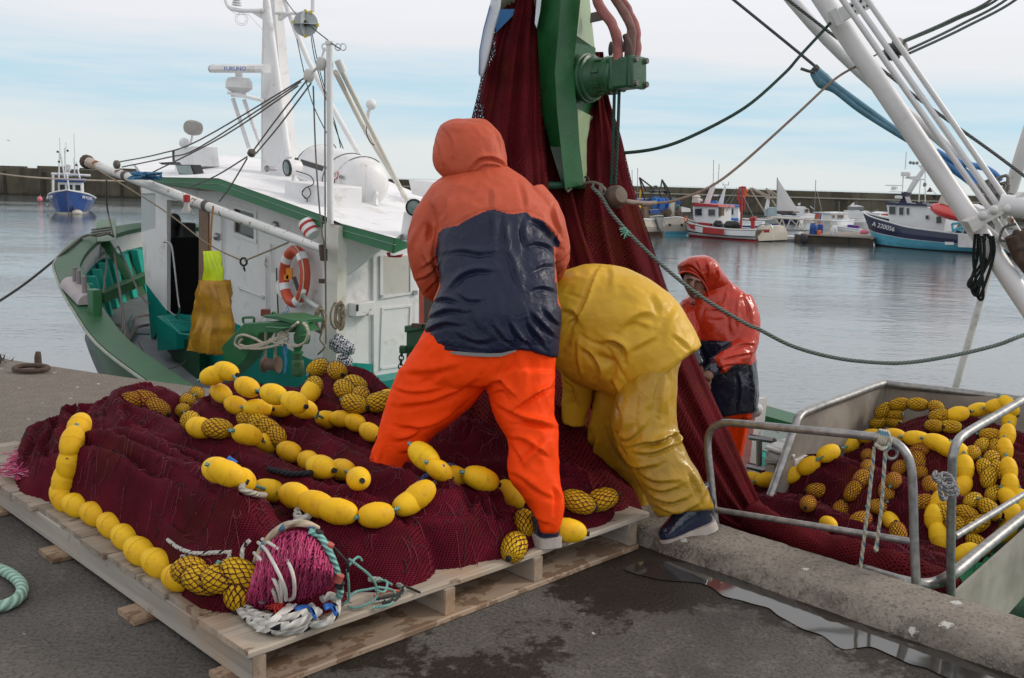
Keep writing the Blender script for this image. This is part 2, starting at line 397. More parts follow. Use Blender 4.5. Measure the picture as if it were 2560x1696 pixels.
mb = MB(); n_ = len(lo3); mb.add(lo3+up3, [(i, i+1, n_+i+1, n_+i) for i in range(n_-1)])
s = NT('puddle_water'); g_ = s.N.new('ShaderNodeNewGeometry')
s.bump(s.noise(5, 2, .5, g_.outputs['Position']), .04, .02); s.b.inputs['IOR'].default_value = 1.75
mb.build('puddle', s.set((.030, .028, .026), .06, 0, None, .6), org=(0, 0, .004), kind='structure')

# breakwater across the harbour
bl0 = pz(0, 487, WZ); bl1 = pz(2050, 541, WZ); bd = unit(bl1-bl0); bn = A((-bd[1], bd[0], 0))
def bwm():
    s = NT('breakwater_stone'); g = s.N.new('ShaderNodeNewGeometry'); P = g.outputs['Position']
    st = s.noise(.55, 6, .65, P, (1, 1, .12)); n = s.noise(.25, 6, .6, P); f = s.noise(2.5, 5, .7, P)
    sp = s.N.new('ShaderNodeSeparateXYZ'); s.lk(P, sp.inputs[0])
    col = s.mix(s.step(n, .3, .7), (.060, .052, .038), (.130, .116, .085))
    col = s.mix(s.m('MULTIPLY', s.step(st, .45, .7), .75), col, (.030, .028, .020))
    col = s.mix(s.m('MULTIPLY', s.step(s.noise(.7, 5, .6, P, (1, 1, .1)), .60, .74), .5), col, (.20, .185, .15))
    z = s.m('ADD', sp.outputs['Z'], s.m('MULTIPLY', f, .5))
    col = s.mix(s.m('MULTIPLY', s.step(z, -1.05, -1.5), .85), col, (.018, .018, .012))
    s.bump(f, .5, .05); return s.set(col, .9, 0, None, .2)
bm_ = bwm()
def zat(x, y, p0=bl0): return ppl(x, y, p0, bn)
bw = thing('breakwater', 'long dark stained breakwater wall across the far side of the harbour', 'breakwater', bl0)
mb = MB(); e0 = bl0-bd*60; e1 = bl1+bd*70
zt0 = zat(0, 421)[2]; ztm = zat(985, 449)[2]; zl = [zat(0, 436)[2], zat(345, 446)[2]]
ztr = zat(2050, 479)[2]; zled = zat(2050, 497)[2]
def bslab(a, b, z0, z1, off, th, m_=bm_, nm='wall'):
    q = MB(); p0 = bl0+bd*a+bn*off; p1 = bl0+bd*b+bn*off
    q.slab([p0*A((1,1,0))+ZD*z0, p1*A((1,1,0))+ZD*z0, p1*A((1,1,0))+ZD*z1, p0*A((1,1,0))+ZD*z1], bn*th)
    return q.build(nm, m_, bw)
LL = np.linalg.norm(bl1-bl0)
bslab(-60, 24, -3, zt0+.1, 0, 6, bm_, 'left_wall')
bslab(24.0, LL+70, -3, zled, .6, 6, bm_, 'lower_wall'); bslab(24.0, LL+70, zled+.14, ztr, 1.0, 2, bm_, 'parapet')
bslab(24.0, LL+70, zled, zled+.14, .45, 4, paint('ledge_concrete', (.30, .28, .24), .8), 'ledge')
q = MB(); random.seed(3)
for i in range(16):
    a = -40+i*4.1; q.box(bl0+bd*a+bn*1.6+ZD*(zt0+1.7+.2), (random.uniform(1.2, 3.4), .8, random.uniform(.15, .55)), (bd, bn, ZD))
q.build('coping_blocks', bm_, bw)
q = MB()
for i in range(9): q.box(bl0+bd*(-12+i*4.2)-bn*.06+ZD*(1.25), (.28, .14, 2.7), (bd, bn, ZD))
q.build('timber_fender', paint('fender_timber', (.03, .026, .02), .9), bw)
# gull over the harbour
gl = pY(21, 352, 104); mb = MB()
wing = [(0, 0, 0), (.10, .01, .05), (.2, 0, .01)]
for sg in (-1, 1):
    P = [gl+A((sg*a, b, c))*1.0 for a, b, c in wing]; mb.tube(cat(P, 4), [.025]*4+[.02]*4+[.01], 6)
mb.tube([gl+A((0, -.15, 0)), gl, gl+A((0, .15, .02))], [.01, .045, .02], 8)
mb.build('seagull', paint('gull_grey', (.35, .35, .36), .8, bump=0), label='small grey seagull flying low over the far breakwater', cat='bird')
# ------------------------------------------------------------------ pallet
def wood(name, along, c0=(.40, .31, .22), c1=(.66, .56, .44), wet=.0):
    s = NT(name); rot = (0, 0, R_(-45) if along == 'v' else R_(45)); P = s.tc.outputs['Object']
    g = s.noise(16, 6, .65, P, (.045, 1, 1), rot, dist=.2); g2 = s.noise(55, 4, .6, P, (.02, 1, 1), rot)
    big = s.noise(2.4, 5, .6, P)
    col = s.mix(s.step(g, .3, .72), c0, c1)
    col = s.mix(s.m('MULTIPLY', s.step(g2, .55, .7), .45), col, tuple(x*.42 for x in c0))
    col = s.mix(s.m('MULTIPLY', s.step(big, .52, .7), .55), col, (.42, .24, .12))
    oi = s.N.new('ShaderNodeObjectInfo'); col = s.mix(s.m('MULTIPLY', oi.outputs['Random'], .35), col, (.42, .39, .35))
    st = s.step(s.noise(13, 4, .6, P, (.7, 1, 1), rot), .63-.12*wet, .67-.12*wet)
    col = s.mix(s.m('MULTIPLY', st, .65 if wet else .35), col, (.13, .068, .034))
    kn = s.N.new('ShaderNodeTexVoronoi'); kn.inputs['Scale'].default_value = 4.2
    m0 = s.N.new('ShaderNodeMapping'); m0.inputs['Rotation'].default_value = rot; s.lk(P, m0.inputs[0]); m1 = s.N.new('ShaderNodeMapping'); m1.inputs['Scale'].default_value = (.5, 1, 1); s.lk(m0.outputs[0], m1.inputs[0]); s.lk(m1.outputs[0], kn.inputs['Vector'])
    col = s.mix(s.m('MULTIPLY', s.step(kn.outputs['Distance'], .07, .04), .8), col, (.12, .06, .03))
    s.bump(s.m('ADD', g2, g), .45, .003)
    return s.set(col, .8-.15*wet, 0, None, .3)
WV = wood('pallet_wood_boards', 'v', (.20, .155, .115), (.40, .34, .275), wet=.3); WT = wood('pallet_wood_beams', 't', (.27, .235, .20), (.44, .40, .35))
WB = wood('pallet_wood_wet', 'v', (.22, .13, .07), (.40, .28, .18), 1.0); WE = wood('pallet_end_grain', 't', (.20, .14, .09), (.36, .27, .19))
PT1 = -2.492; PV0 = 1.425; PV1 = 3.295; PT0 = -5.35
pal = thing('pallet', 'large weathered wooden pallet under the maroon net pile', 'pallet', tv((PT0+PT1)/2, (PV0+PV1)/2, 0))
def tvv(p): return (float(np.dot(p, TD)), float(np.dot(p, VD)))
ends = [(616, 1635), (494, 1540), (411, 1486), (340, 1435), (276, 1384), (225, 1340), (174, 1300), (120, 1260), (71, 1224), (0, 1177)]
ts = [tvv(pz(x, y, .14))[0] for x, y in ends]+[-5.12, -5.35]
random.seed(11)
def plank(nm, t0, t1, v0, v1, z0, z1, mt, par=pal, wob=.004, seg=22):
    """a board from v0 to v1 with slightly uneven, worn edges"""
    q = MB(); rings = []
    ph = random.random()*50
    for i in range(seg+1):
        v = v0+(v1-v0)*i/seg
        def w(k): return (noise.noise(Vector((v*3.1, ph+k, 0)))*1.0+.5*noise.noise(Vector((v*11, ph+k, 3))))*wob
        e = .004
        rings.append([tv(t0+w(1), v, z0+e), tv(t0+w(1), v, z1-e), tv(t0+e+w(1), v, z1+w(5)*.3), tv(t1-e+w(2), v, z1+w(5)*.3), tv(t1+w(2), v, z1-e), tv(t1+w(2), v, z0+e), tv(t1-e+w(2), v, z0), tv(t0+e+w(1), v, z0)])
    q.loft(rings); return q.build(nm, mt, par, ang=35)
for i in range(len(ts)-1):
    j = random.uniform(-.012, .02) if i else 0
    plank('deck_board', ts[i+1]+.006, ts[i]-.004, PV0+j, PV1+.085+random.uniform(-.02, .01), .1185, .141, WV if i else wood('pallet_wood_front', 'v', (.27, .21, .15), (.54, .48, .40), .15), wob=.006 if i == 0 else .003)
vs = [PV0+.012]+[tvv(pt(x, y, PT1))[1] for x, y in ((1113, 1530), (1335, 1450))]+[PV1-.06]
for k, v in enumerate(vs):
    q = MB(); q.box(tv((PT0+PT1)/2-.004, v+.0475/2, .0705), (PT1-PT0, .0475, .095), (TD, VD, ZD)); b = q.build('stringer', WT, pal, bevel=.004)
    q = MB(); q.box(tv(PT1-.003, v+.0475/2, .0705), (.004, .045, .092), (TD, VD, ZD)); q.build('end_grain', WE, b)
bt = [(PT1-.19, PT1+.012), (-3.30, -3.16), (-4.05, -3.90), (-4.75, -4.6), (-5.33, -5.18)]
for k, (a, b) in enumerate(bt):
    plank('bottom_board', a, b, PV0-.03-(.02 if k else 0), PV1-.01, .0005, .0225, WB, wob=.005)

# iron mooring ring set in the quay edge
RU = paint('rusted_iron', (.075, .045, .033), .8, .4, 20, bump=.6, bscale=120)
rg = thing('mooring_ring', 'rusty iron mooring ring lying at the far left quay edge', 'mooring ring', pz(82, 922, 0))
c = pz(78, 921, .03); mb = MB(); mb.tube([c+.125*(R0*math.cos(a)*1.0+A((0, 1, .10))*math.sin(a)*.62) for a in np.linspace(0, 2*math.pi, 28)[:-1]], .019, 8, closed=True); mb.build('ring', RU, rg)
c2 = pz(96, 921, 0); mb = MB(); mb.tube([c2+A((0, 0, -.02)), c2+A((0, 0, .09)), c2+A((.0, .01, .13))], [.028, .026, .018], 10); mb.build('eye_bolt', RU, rg)
# dark weed at the corner of the quay edge
mb = MB(); random.seed(5)
for i in range(240):
    p = tv(-8.72+random.gauss(0, .22), 2.60+random.gauss(0, .05), .006); a = random.random()*6.28
    d = A((math.cos(a), math.sin(a), random.uniform(.1, .7)))*random.uniform(.03, .09); sdv = unit(np.cross(d, ZD))*.008
    mb.add([p-sdv, p+sdv, p+d], [(0, 1, 2)])
o = mb.build('seaweed', paint('weed', (.02, .017, .012), .9, bump=0), kind='stuff'); tag(o, 'dark seaweed tuft on the far left quay corner', 'seaweed')
# heavy pale green mooring rope lying on the quay, left
GR = rope_mat('rope_pale_green', (.36, .56, .47), .5, 3, 5.0)
pts = [(-130, 1398), (-60, 1408), (0, 1424), (35, 1442), (55, 1466), (50, 1490), (22, 1510), (-30, 1522), (-120, 1530)]
mb = MB(); mb.tube(cat([pz(x, y, .024) for x, y in pts], 6), .0215, 14)
mb.build('mooring_rope', GR, label='thick pale green rope looped on the quay beside the pallet', cat='rope')
# ------------------------------------------------------------------ the green fishing boat alongside
WHT = paint('white_paint', (.74, .74, .745), .42, .05, 2.2, rust=.08, rscale=9, streak=.55, grime=.34, grcol=(.42, .38, .32), bump=.2, bscale=35)
FLUY = paint('clip_yellow', (.62, .50, .03), .5, bump=0)
WHR = paint('white_paint_rusty', (.70, .70, .70), .45, .06, 3, rust=.42, bump=.25, bscale=40, rscale=4)
WRF = paint('white_roof', (.78, .785, .81), .5, .06, 1.2, grime=.45, grcol=(.46, .42, .37), bump=.3, bscale=18, rust=.02)
GRN = paint('green_paint', (.020, .125, .040), .40, .22, 4, grime=.15, grcol=(.30, .33, .30), bump=.2)
GRT = paint('green_trim', (.030, .160, .070), .45, .12, 3, bump=.15)
GHL = paint('green_hull', (.012, .095, .034), .5, .3, 2.5, grime=.15, grcol=(.09, .12, .10), bump=.5, bscale=25)
GRL = paint('green_rail', (.016, .092, .033), .5, .28, 5, grime=.14, grcol=(.09, .13, .09), bump=.5, bscale=30)
TEA = paint('teal_paint', (.004, .235, .195), .40, .12, 3, bump=.2)
TEL = paint('teal_light', (.025, .44, .35), .40, .1, 3, bump=.2)
DCK = paint('grey_deck', (.20, .215, .235), .6, .15, 3, rust=.22, bump=.3, rscale=2.2)
DGR = paint('green_deck', (.012, .15, .055), .28, .25, 5, grime=.3, grcol=(.03, .09, .05), bump=.6, bscale=90)
BLK = paint('black_rubber', (.012, .012, .013), .5, bump=0)
STL = paint('dull_steel', (.34, .34, .35), .38, .12, 8, metal=.9, bump=.1)
GLS = NT('window_glass').set((.10, .10, .095), .06, 0, None, .6)
PAN = paint('grey_pane', (.40, .43, .44), .15, .06, 2, bump=0)
MAN = rope_mat('manila_rope', (.40, .33, .24), .5)
GRY = rope_mat('grey_rope', (.22, .20, .185), .5)
DGN = rope_mat('dark_green_rope', (.035, .075, .06), .5)
CRM = rope_mat('cream_rope', (.62, .53, .42), .6)

BO = tv(-8.0, 6.2, -.3)
boat = thing('fishing_boat', 'white and green fishing boat moored along the quay with its wheelhouse behind the net pile', 'fishing boat', BO)
def railz(t):
    k = max(0.0, -8.0-t); return -.3+.14*k if k > .4 else -.3+.14*k*k/.4*.5*1.0+0*.0
def railz(t):
    x = -8.0-t
    return -.3+.14*(.5*(x+math.sqrt(x*x+.08)))
PN = A((.14*S2, -.14*S2, 1)); PP = tv(-8.0, 0, -.3)
def prail(x, y, dz=0): return ppl(x, y, PP+ZD*dz, PN)          # the sheer plane of the fore part, dz above the rail
outer = [(3.5, 3.80), (1, 3.72), (-2, 3.69), (-5, 3.70), (-7, 3.73), (-8.18, 3.79), (-9.44, 3.87), (-10.67, 4.13), (-11.41, 4.31), (-12.38, 4.59), (-12.82, 4.75), (-13.56, 5.15), (-14.28, 5.63), (-14.57, 5.95), (-14.96, 6.42), (-15.25, 7.0), (-15.15, 7.7), (-14.5, 8.2), (-13.2, 8.6), (-11, 8.8), (-8, 8.5), (-5.5, 7.75), (-3.5, 7.25), (-1, 7.05), (3.5, 7.0)]
OU = cat([A(p) for p in outer], 4); cen = lambda t: 6.35 if t < -6 else 5.6
def off(k, dn):
    """rail outline moved inward by k"""
    n = len(OU); r = []
    for i in range(n):
        a, b = OU[max(0, i-1)], OU[min(n-1, i+1)]; d = b-a; nn = A((d[1], -d[0])); nn = nn/np.linalg.norm(nn)
        if np.dot(nn, A((-9, 6.2))-OU[i]) < 0: nn = -nn
        r.append(OU[i]+nn*k)
    return r
wid = .26
IN = off(wid, 0)
def tz(p, dz=0, tref=None): return tv(p[0], p[1], railz(p[0] if tref is None else tref)+dz)
# hull skin, rail to below the waterline
rows = []
for f in (0, .12, .3, .55, .8, 1.0):
    row = []
    for p in OU:
        t, v = p; zt = railz(t)-.03; z = zt+(-2.2-zt)*f
        vb = 6.3+(v-6.3)*(.80 if t > -9 else .80-.18*min(1, (-9-t)/5)); tb = t if t > -9.5 else -9.5+(t+9.5)*.74
        g = f**.75
        row.append(tv(t+(tb-t)*g, v+(vb-v)*g, z))
    rows.append(row)
mb = MB(); mb.loft(rows, 0, False, False); mb.build('hull', GHL, boat, ang=50)
mb = MB()
r0 = [tz(p, .0) for p in OU]; r1 = [tz(p, -.06) for p in OU]; r2 = [tz(p, -.06) for p in IN]; r3 = [tz(p, 0) for p in IN]
OU2 = off(-.03, 0); r0 = [tz(p, 0) for p in OU2]; r1 = [tz(p, -.07) for p in OU2]
mb.loft([r1, r0, r3, r2, r1], 0, False, False); mb.build('rail_cap', GRL, boat, ang=30)
# pale rubbing edge along the rail's outer lip
mb = MB(); mb.tube([tz(p, -.02) for p in off(-.045, 0)], .016, 6); mb.build('rubbing_strip', paint('worn_rubbing', (.30, .33, .28), .7, grime=.4), boat)
# inner bulwark: white strake under the rail, teal planking and frames below
IN2 = off(wid-.02, 0); DKH = -.92
w0 = [tz(p, -.05) for p in IN2]; w1 = [tz(p, -.30) for p in IN2]; w2 = [tz(p, DKH-.05) for p in off(wid+.10, 0)]
mb = MB(); mb.loft([w0, w1], 0, False, False); mb.build('bulwark_strake', WHR, boat)
mb = MB(); mb.loft([[q+ZD*.002 for q in w1], w2], 0, False, False); mb.build('bulwark', TEA, boat)
mb = MB(); INf = off(wid+.01, 0); INg = off(wid+.13, 0)
cum = 0
for i in range(1, len(IN2)):
    cum += np.linalg.norm(IN2[i]-IN2[i-1])
    if cum < .33: continue
    cum = 0
    d = unit(IN2[i]-IN2[i-1]); D3 = TD*d[0]+VD*d[1]
    a, b = tz(INf[i], -.30), tz(INg[i], DKH); a2, b2 = tz(off(wid+.12, 0)[i], -.30, INf[i][0]), tz(off(wid+.25, 0)[i], DKH, INg[i][0])
    mb = MB(); mb.slab([a-D3*.075, b-D3*.075, b2-D3*.075, a2-D3*.075], D3*.15); mb.build('bulwark_frame', TEL, boat, ang=30)
# deck
dk = [tz(p, DKH) if p[0] < -7 else tv(p[0], p[1], -1.05) for p in off(wid+.02, 0)]
mb = MB(); nn = len(dk); Vd = dk; mb.add(Vd, [(i, i+1, nn-2-i, nn-1-i) for i in range(nn//2-1)]); mb.build('fore_deck', DCK, boat)

# wheelhouse, near side in the plane v = CV
CV = 5.7
def W3(pts, v=CV): return [pv(x, y, v) for x, y in pts]
def wslab(nm, pts, mt, v=CV, th=.05, par=boat, bevel=0):
    q = MB(); q.slab(W3(pts, v), VD*th); return q.build(nm, mt, par, ang=30, bevel=bevel)
wall = MB()
for P in ([(351, 470), (353, 484), (389, 484), (389, 571), (417, 590), (417, 500), (417, 464), (388, 452)],
          [(353, 571+10), (389, 571), (417, 590), (417, 778), (364, 709)],
          [(417, 464), (417, 500), (505, 508), (505, 478)],
          [(505, 478), (505, 791), (560, 798), (571, 800), (571, 480)],
          [(571, 480), (571, 800), (585, 807), (585, 482)],
          [(585, 482), (585, 519), (634, 534), (634, 498)], [(585, 579), (585, 807), (634, 831), (634, 601)],
          [(634, 498), (634, 831), (773, 898), (840, 910), (840, 580), (800, 566)]):
    wall.slab(W3(P), VD*.05)
cab = wall.build('cabin_wall', WHT, boat, ang=30)
wslab('side_pane', [(353, 484), (389, 484), (389, 571), (353, 581)], PAN, CV+.02, .02)
teal = MB()
for P in ([(364, 709), (417, 778), (417, 800), (378, 850), (367, 727)], [(505, 791), (560, 798), (571, 800), (571, 960), (500, 900)], [(571, 800), (585, 807), (634, 831), (773, 898), (840, 912), (840, 1010), (571, 960)]):
    teal.slab(W3(P, CV-.004), VD*.054)
teal.build('lower_cabin_wall', TEA, boat, ang=30)
# cabin interior seen through the open door
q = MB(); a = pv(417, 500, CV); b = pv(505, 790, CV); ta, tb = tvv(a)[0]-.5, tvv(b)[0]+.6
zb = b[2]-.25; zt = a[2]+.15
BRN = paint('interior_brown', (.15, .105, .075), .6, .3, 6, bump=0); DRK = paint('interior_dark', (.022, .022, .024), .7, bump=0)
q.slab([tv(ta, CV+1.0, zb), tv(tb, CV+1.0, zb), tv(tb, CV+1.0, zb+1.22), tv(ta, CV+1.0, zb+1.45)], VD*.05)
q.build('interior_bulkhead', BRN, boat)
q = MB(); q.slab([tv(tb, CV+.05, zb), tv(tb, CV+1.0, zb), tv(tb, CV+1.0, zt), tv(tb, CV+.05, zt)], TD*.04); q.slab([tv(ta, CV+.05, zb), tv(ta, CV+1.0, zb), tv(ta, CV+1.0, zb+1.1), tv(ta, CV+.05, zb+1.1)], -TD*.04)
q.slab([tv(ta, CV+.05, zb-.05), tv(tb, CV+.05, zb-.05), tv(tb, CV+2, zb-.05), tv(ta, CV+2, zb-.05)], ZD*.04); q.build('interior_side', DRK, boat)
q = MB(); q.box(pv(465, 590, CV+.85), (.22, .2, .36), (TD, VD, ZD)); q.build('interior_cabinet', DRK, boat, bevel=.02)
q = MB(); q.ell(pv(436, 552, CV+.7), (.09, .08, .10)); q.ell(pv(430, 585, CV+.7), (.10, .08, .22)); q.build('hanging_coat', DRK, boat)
q = MB()
for y, h in ((640, .05), (672, .06)): q.box(pv(460, y, CV+.8), (1.0, .2, h*.5), (TD, VD, ZD))
q.build('interior_shelf', paint('shelf_brown', (.10, .048, .03), .5, bump=0), boat)
wslab('door_frame', [(497, 510), (520, 515), (520, 700), (512, 790), (497, 788)], paint('varnished_frame', (.18, .10, .055), .5, .3, 8), CV-.02, .03)
# cabin window
wslab('window', [(585, 519), (634, 534), (634, 601), (585, 579)], GLS, CV+.025, .01)
fr = MB()
for P in ([(578, 511), (640, 529), (640, 537), (578, 519)], [(578, 579), (640, 601), (640, 609), (578, 587)], [(578, 519), (585, 521), (585, 581), (578, 579)], [(634, 535), (640, 537), (640, 601), (634, 599)]): fr.slab(W3(P, CV-.015), VD*.014)
fr.build('window_frame', WHT, boat)
wslab('curtain', [(598, 560), (632, 573), (632, 599), (598, 585)], paint('curtain_brown', (.16, .11, .07), .9, bump=0), CV+.06, .01)
# step box and grating under the door
q = MB(); q.slab(W3([(391, 790), (441, 830), (441, 874), (394, 877)], CV-.3), VD*.34); q.build('step_box', TEA, boat)
q = MB(); q.slab(W3([(418, 785), (505, 791), (560, 806), (560, 812), (505, 800), (418, 795)], CV-.05), VD*.05)
for k in range(9):
    a = pv(425+k*12, 803+k*3.4, CV-.42); q.tube([a, a+VD*.4+TD*.08], .009, 6)
q.tube([pv(418, 800, CV-.42), pv(450, 835, CV-.42), pv(560, 850, CV-.42)], .013, 8)
q.build('step_grating', TEA, boat)
q = MB(); q.tube(cat([pv(410, 605, CV-.10), pv(424, 608, CV-.14), pv(432, 630, CV-.14), pv(445, 745, CV-.14), pv(449, 775, CV-.14), pv(440, 790, CV-.1), pv(420, 776, CV-.02)], 5), .0135, 8); q.build('grab_rail', STL, boat)
# pipes and fittings on the wall
q = MB()
for x0, y0, x1, y1 in ((553, 520, 556, 800), (664, 640, 668, 870), (676, 610, 678, 680), (833, 640, 833, 900)): q.tube([pv(x0, y0, CV-.03), pv(x1, y1, CV-.03)], .013, 8)
q.build('wall_pipe', WHR, boat)
q = MB(); q.tube([pv(691, 670, CV-.03), pv(696, 800, CV-.03)], .008, 6); q.build('wall_conduit', paint('dark_steel', (.06, .05, .045), .6), boat)
q = MB()
for x, y in ((598, 720), (655, 742)): q.cyl(pv(x, y, CV-.03), pv(x, y, CV), .02)
q.tube([pv(598, 720, CV-.02), pv(655, 742, CV-.02)], .008, 6); q.build('wall_hook', WHR, boat)
for x, y, r in ((692, 565, .05), (546, 592, .045)):
    q = MB(); q.lathe([(.001, 0), (r*.8, .0), (r, .01), (r, .03), (r*.7, .05), (.001, .06)], pv(x, y, CV), -VD, 16); q.build('vent_cover', STL, boat)

# green fascia boards and the roof
RV = 5.45
f1 = wslab('fascia', [(388, 443), (546, 447), (546, 478), (384, 458)], GRT, RV, .05)
wslab('fascia', [(546, 447), (808, 540), (801, 570), (546, 478)], GRT, RV, .05)
wslab('fascia', [(852, 560), (989, 597), (985, 634), (845, 590)], GRT, RV, .05)
e = pv(989, 597, RV); e2 = pv(985, 634, RV); tq = tvv(e)[0]
q = MB(); q.slab([e, pt(1022, 606, tq), pt(1022, 619, tq), e2+TD*0], -TD*.03); q.build('fascia_end', GRT, boat)
q = MB(); q.slab([e2, pt(1022, 619, tq), pt(1015, 634, tq), e2-ZD*.02], -TD*.05); q.build('fascia_block', WHT, boat)
near = [(360, 441), (393, 443), (546, 446), (808, 539), (852, 559), (989, 596)]
lin = lambda P, k: [P[i]+(P[i+1]-P[i])*j/k for i in range(len(P)-1) for j in range(k)]+[P[-1]]
far = [(330, 402), (393, 398), (560, 388), (830, 420), (930, 436), (1110, 512)]
N3 = lin([pv(x, y, RV-.01) for x, y in near], 6); F3 = lin([pv(x, y, 8.3) for x, y in far], 6)
rows = []
for i in range(9):
    f = i/8; rows.append([a+(b-a)*f+ZD*.10*math.sin(math.pi*f)*0 for a, b in zip(N3, F3)])
mb = MB(); mb.loft(rows, 0, False, False); under = [[p-ZD*.06 for p in r] for r in rows]; mb.loft(under, 0, False, False)
roof = mb.build('roof', WRF, boat, ang=60)
# hatch on the roof and painted letter
q = MB(); q.slab([pv(711, 452, 5.8), pv(814, 466, 5.8), pv(814, 545, 5.8), pv(711, 512, 5.8)], VD*.45); q.build('roof_locker', WHT, boat, bevel=.01)
def text(body, size, P, X, Y, mt, parent, nm='lettering', ext=.002, sx=1.0):
    cu = bpy.data.curves.new(nm, 'FONT'); cu.body = body; cu.size = size; cu.extrude = ext; cu.align_x = 'CENTER'; cu.align_y = 'CENTER'
    o = bpy.data.objects.new(nm, cu); X = unit(X); Z = unit(np.cross(X, Y)); Y = np.cross(Z, X)
    Mx = Matrix.Identity(4)
    po = A(P)-(A(parent['_w']) if parent is not None else 0)
    for i in range(3): Mx[i][0] = X[i]*sx; Mx[i][1] = Y[i]; Mx[i][2] = Z[i]; Mx[i][3] = po[i]
    me = bpy.data.meshes.new_from_object(o); bpy.data.objects.remove(o)
    o = bpy.data.objects.new(nm, me); me.materials.append(mt); COL.objects.link(o); me.transform(Mx)
    if parent is not None: o.parent = parent
    return o
def roofpt(x, y):
    a, b, c = rows[3][20], rows[3][27], rows[6][24]; n = np.cross(b-a, c-a); return ppl(x, y, a, unit(n))
LB = paint('letter_black', (.03, .03, .03), .6, bump=0)
a, b = roofpt(905, 572), roofpt(952, 565); u_ = unit(roofpt(960, 572)-roofpt(905, 560)); v_ = unit(roofpt(955, 560)-roofpt(912, 580))
q = MB()
E3 = roofpt(925, 572); ax = u_; ay = unit(VD*1.0+ZD*.05)
nrm_ = unit(np.cross(ax, ay)); nrm_ = nrm_ if nrm_[2] > 0 else -nrm_
for (x0, y0, x1, y1) in ((-.22, -.3, -.22, .3), (-.22, -.3, .2, -.3), (-.22, 0, .12, 0), (-.22, .3, .2, .3)):
    q.tube([E3+ax*x0*.5+ay*y0*.5+nrm_*.008, E3+ax*x1*.5+ay*y1*.5+nrm_*.008], .012, 4)
q.tube([E3+ax*(.26+.09*math.cos(k))+ay*.15*math.sin(k)+nrm_*.008 for k in np.linspace(0, 6.1, 18)], .011, 4)
q.build('roof_lettering', LB, boat)

# aft bulkhead of the cabin
AT = tvv(pv(842, 700, CV))[0]
def aslab(nm, pts, mt, th=.05, off=0.0, bevel=0):
    q = MB(); q.slab([pt(x, y, AT+off) for x, y in pts], -TD*th); return q.build(nm, mt, boat, ang=30, bevel=bevel)
aslab('aft_wall', [(841, 560), (1000, 600), (1048, 632), (1048, 760), (1046, 945), (930, 957), (841, 925)], WHT)
aslab('aft_lower_wall', [(845, 905), (931, 911), (931, 958), (845, 945)], TEA, .04, .02)
q = MB(); q.slab([pt(862, 592, AT+.06), pt(945, 625, AT+.4), pt(866, 690, AT+.06)], -TD*.0+VD*.04); q.build('bracket', WHT, boat)
q = MB()
q.slab([pt(933, 640, AT+.03), pt(1046, 634, AT+.03), pt(1046, 944, AT+.03), pt(934, 956, AT+.03)], -TD*.03); q.build('cabin_door', WHT, boat, bevel=.006)
aslab('door_pane', [(958, 640), (1026, 640), (1022, 731), (958, 737)], paint('cream_pane', (.56, .54, .49), .3, .08, 3, bump=0), .012, .04)
q = MB()
for P in ([(951, 640), (958, 640), (958, 745), (951, 747)], [(1026, 640), (1034, 640), (1034, 734), (1026, 735)], [(951, 738), (1034, 731), (1046, 733), (951, 748)]): q.slab([pt(x, y, AT+.05) for x, y in P], -TD*.015)
for P in ([(955, 770), (1034, 762), (1034, 767), (955, 775)], [(955, 775), (960, 775), (955, 925), (950, 925)], [(1026, 768), (1031, 768), (1024, 915), (1019, 915)], [(950, 920), (1024, 910), (1024, 915), (950, 925)]): q.slab([pt(x, y, AT+.042) for x, y in P], -TD*.01)
q.build('door_moulding', WHT, boat)
q = MB(); q.slab([pt(889, 761, AT+.12), pt(938, 753, AT+.12), pt(938, 788, AT+.12), pt(889, 793, AT+.12)], -TD*.12); q.build('junction_box', WHR, boat, bevel=.008)
q = MB(); q.slab([pt(890, 762, AT+.122), pt(896, 761, AT+.122), pt(896, 778, AT+.122), pt(890, 779, AT+.122)], TD*.004); q.build('socket', BLK, boat)
q = MB(); q.lathe([(.001, -.015), (.07, -.015), (.085, .015), (.085, .03), (.001, .03)], pt(987, 639, AT+.25), ZD, 16); q.build('red_deck_lamp', paint('red_lamp', (.38, .01, .012), .3, bump=0), boat)
aslab('hinge', [(1034, 727), (1044, 727), (1044, 737), (1034, 737)], STL, .02, .06)
# dark passage and red edge aft of the door, teal sill
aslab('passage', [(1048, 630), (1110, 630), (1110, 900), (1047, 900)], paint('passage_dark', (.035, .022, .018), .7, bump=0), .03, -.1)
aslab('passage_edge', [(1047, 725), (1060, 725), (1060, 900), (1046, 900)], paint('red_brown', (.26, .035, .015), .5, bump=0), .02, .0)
aslab('sill', [(930, 958), (1050, 938), (1050, 990), (930, 1010)], TEA, .3, .3)

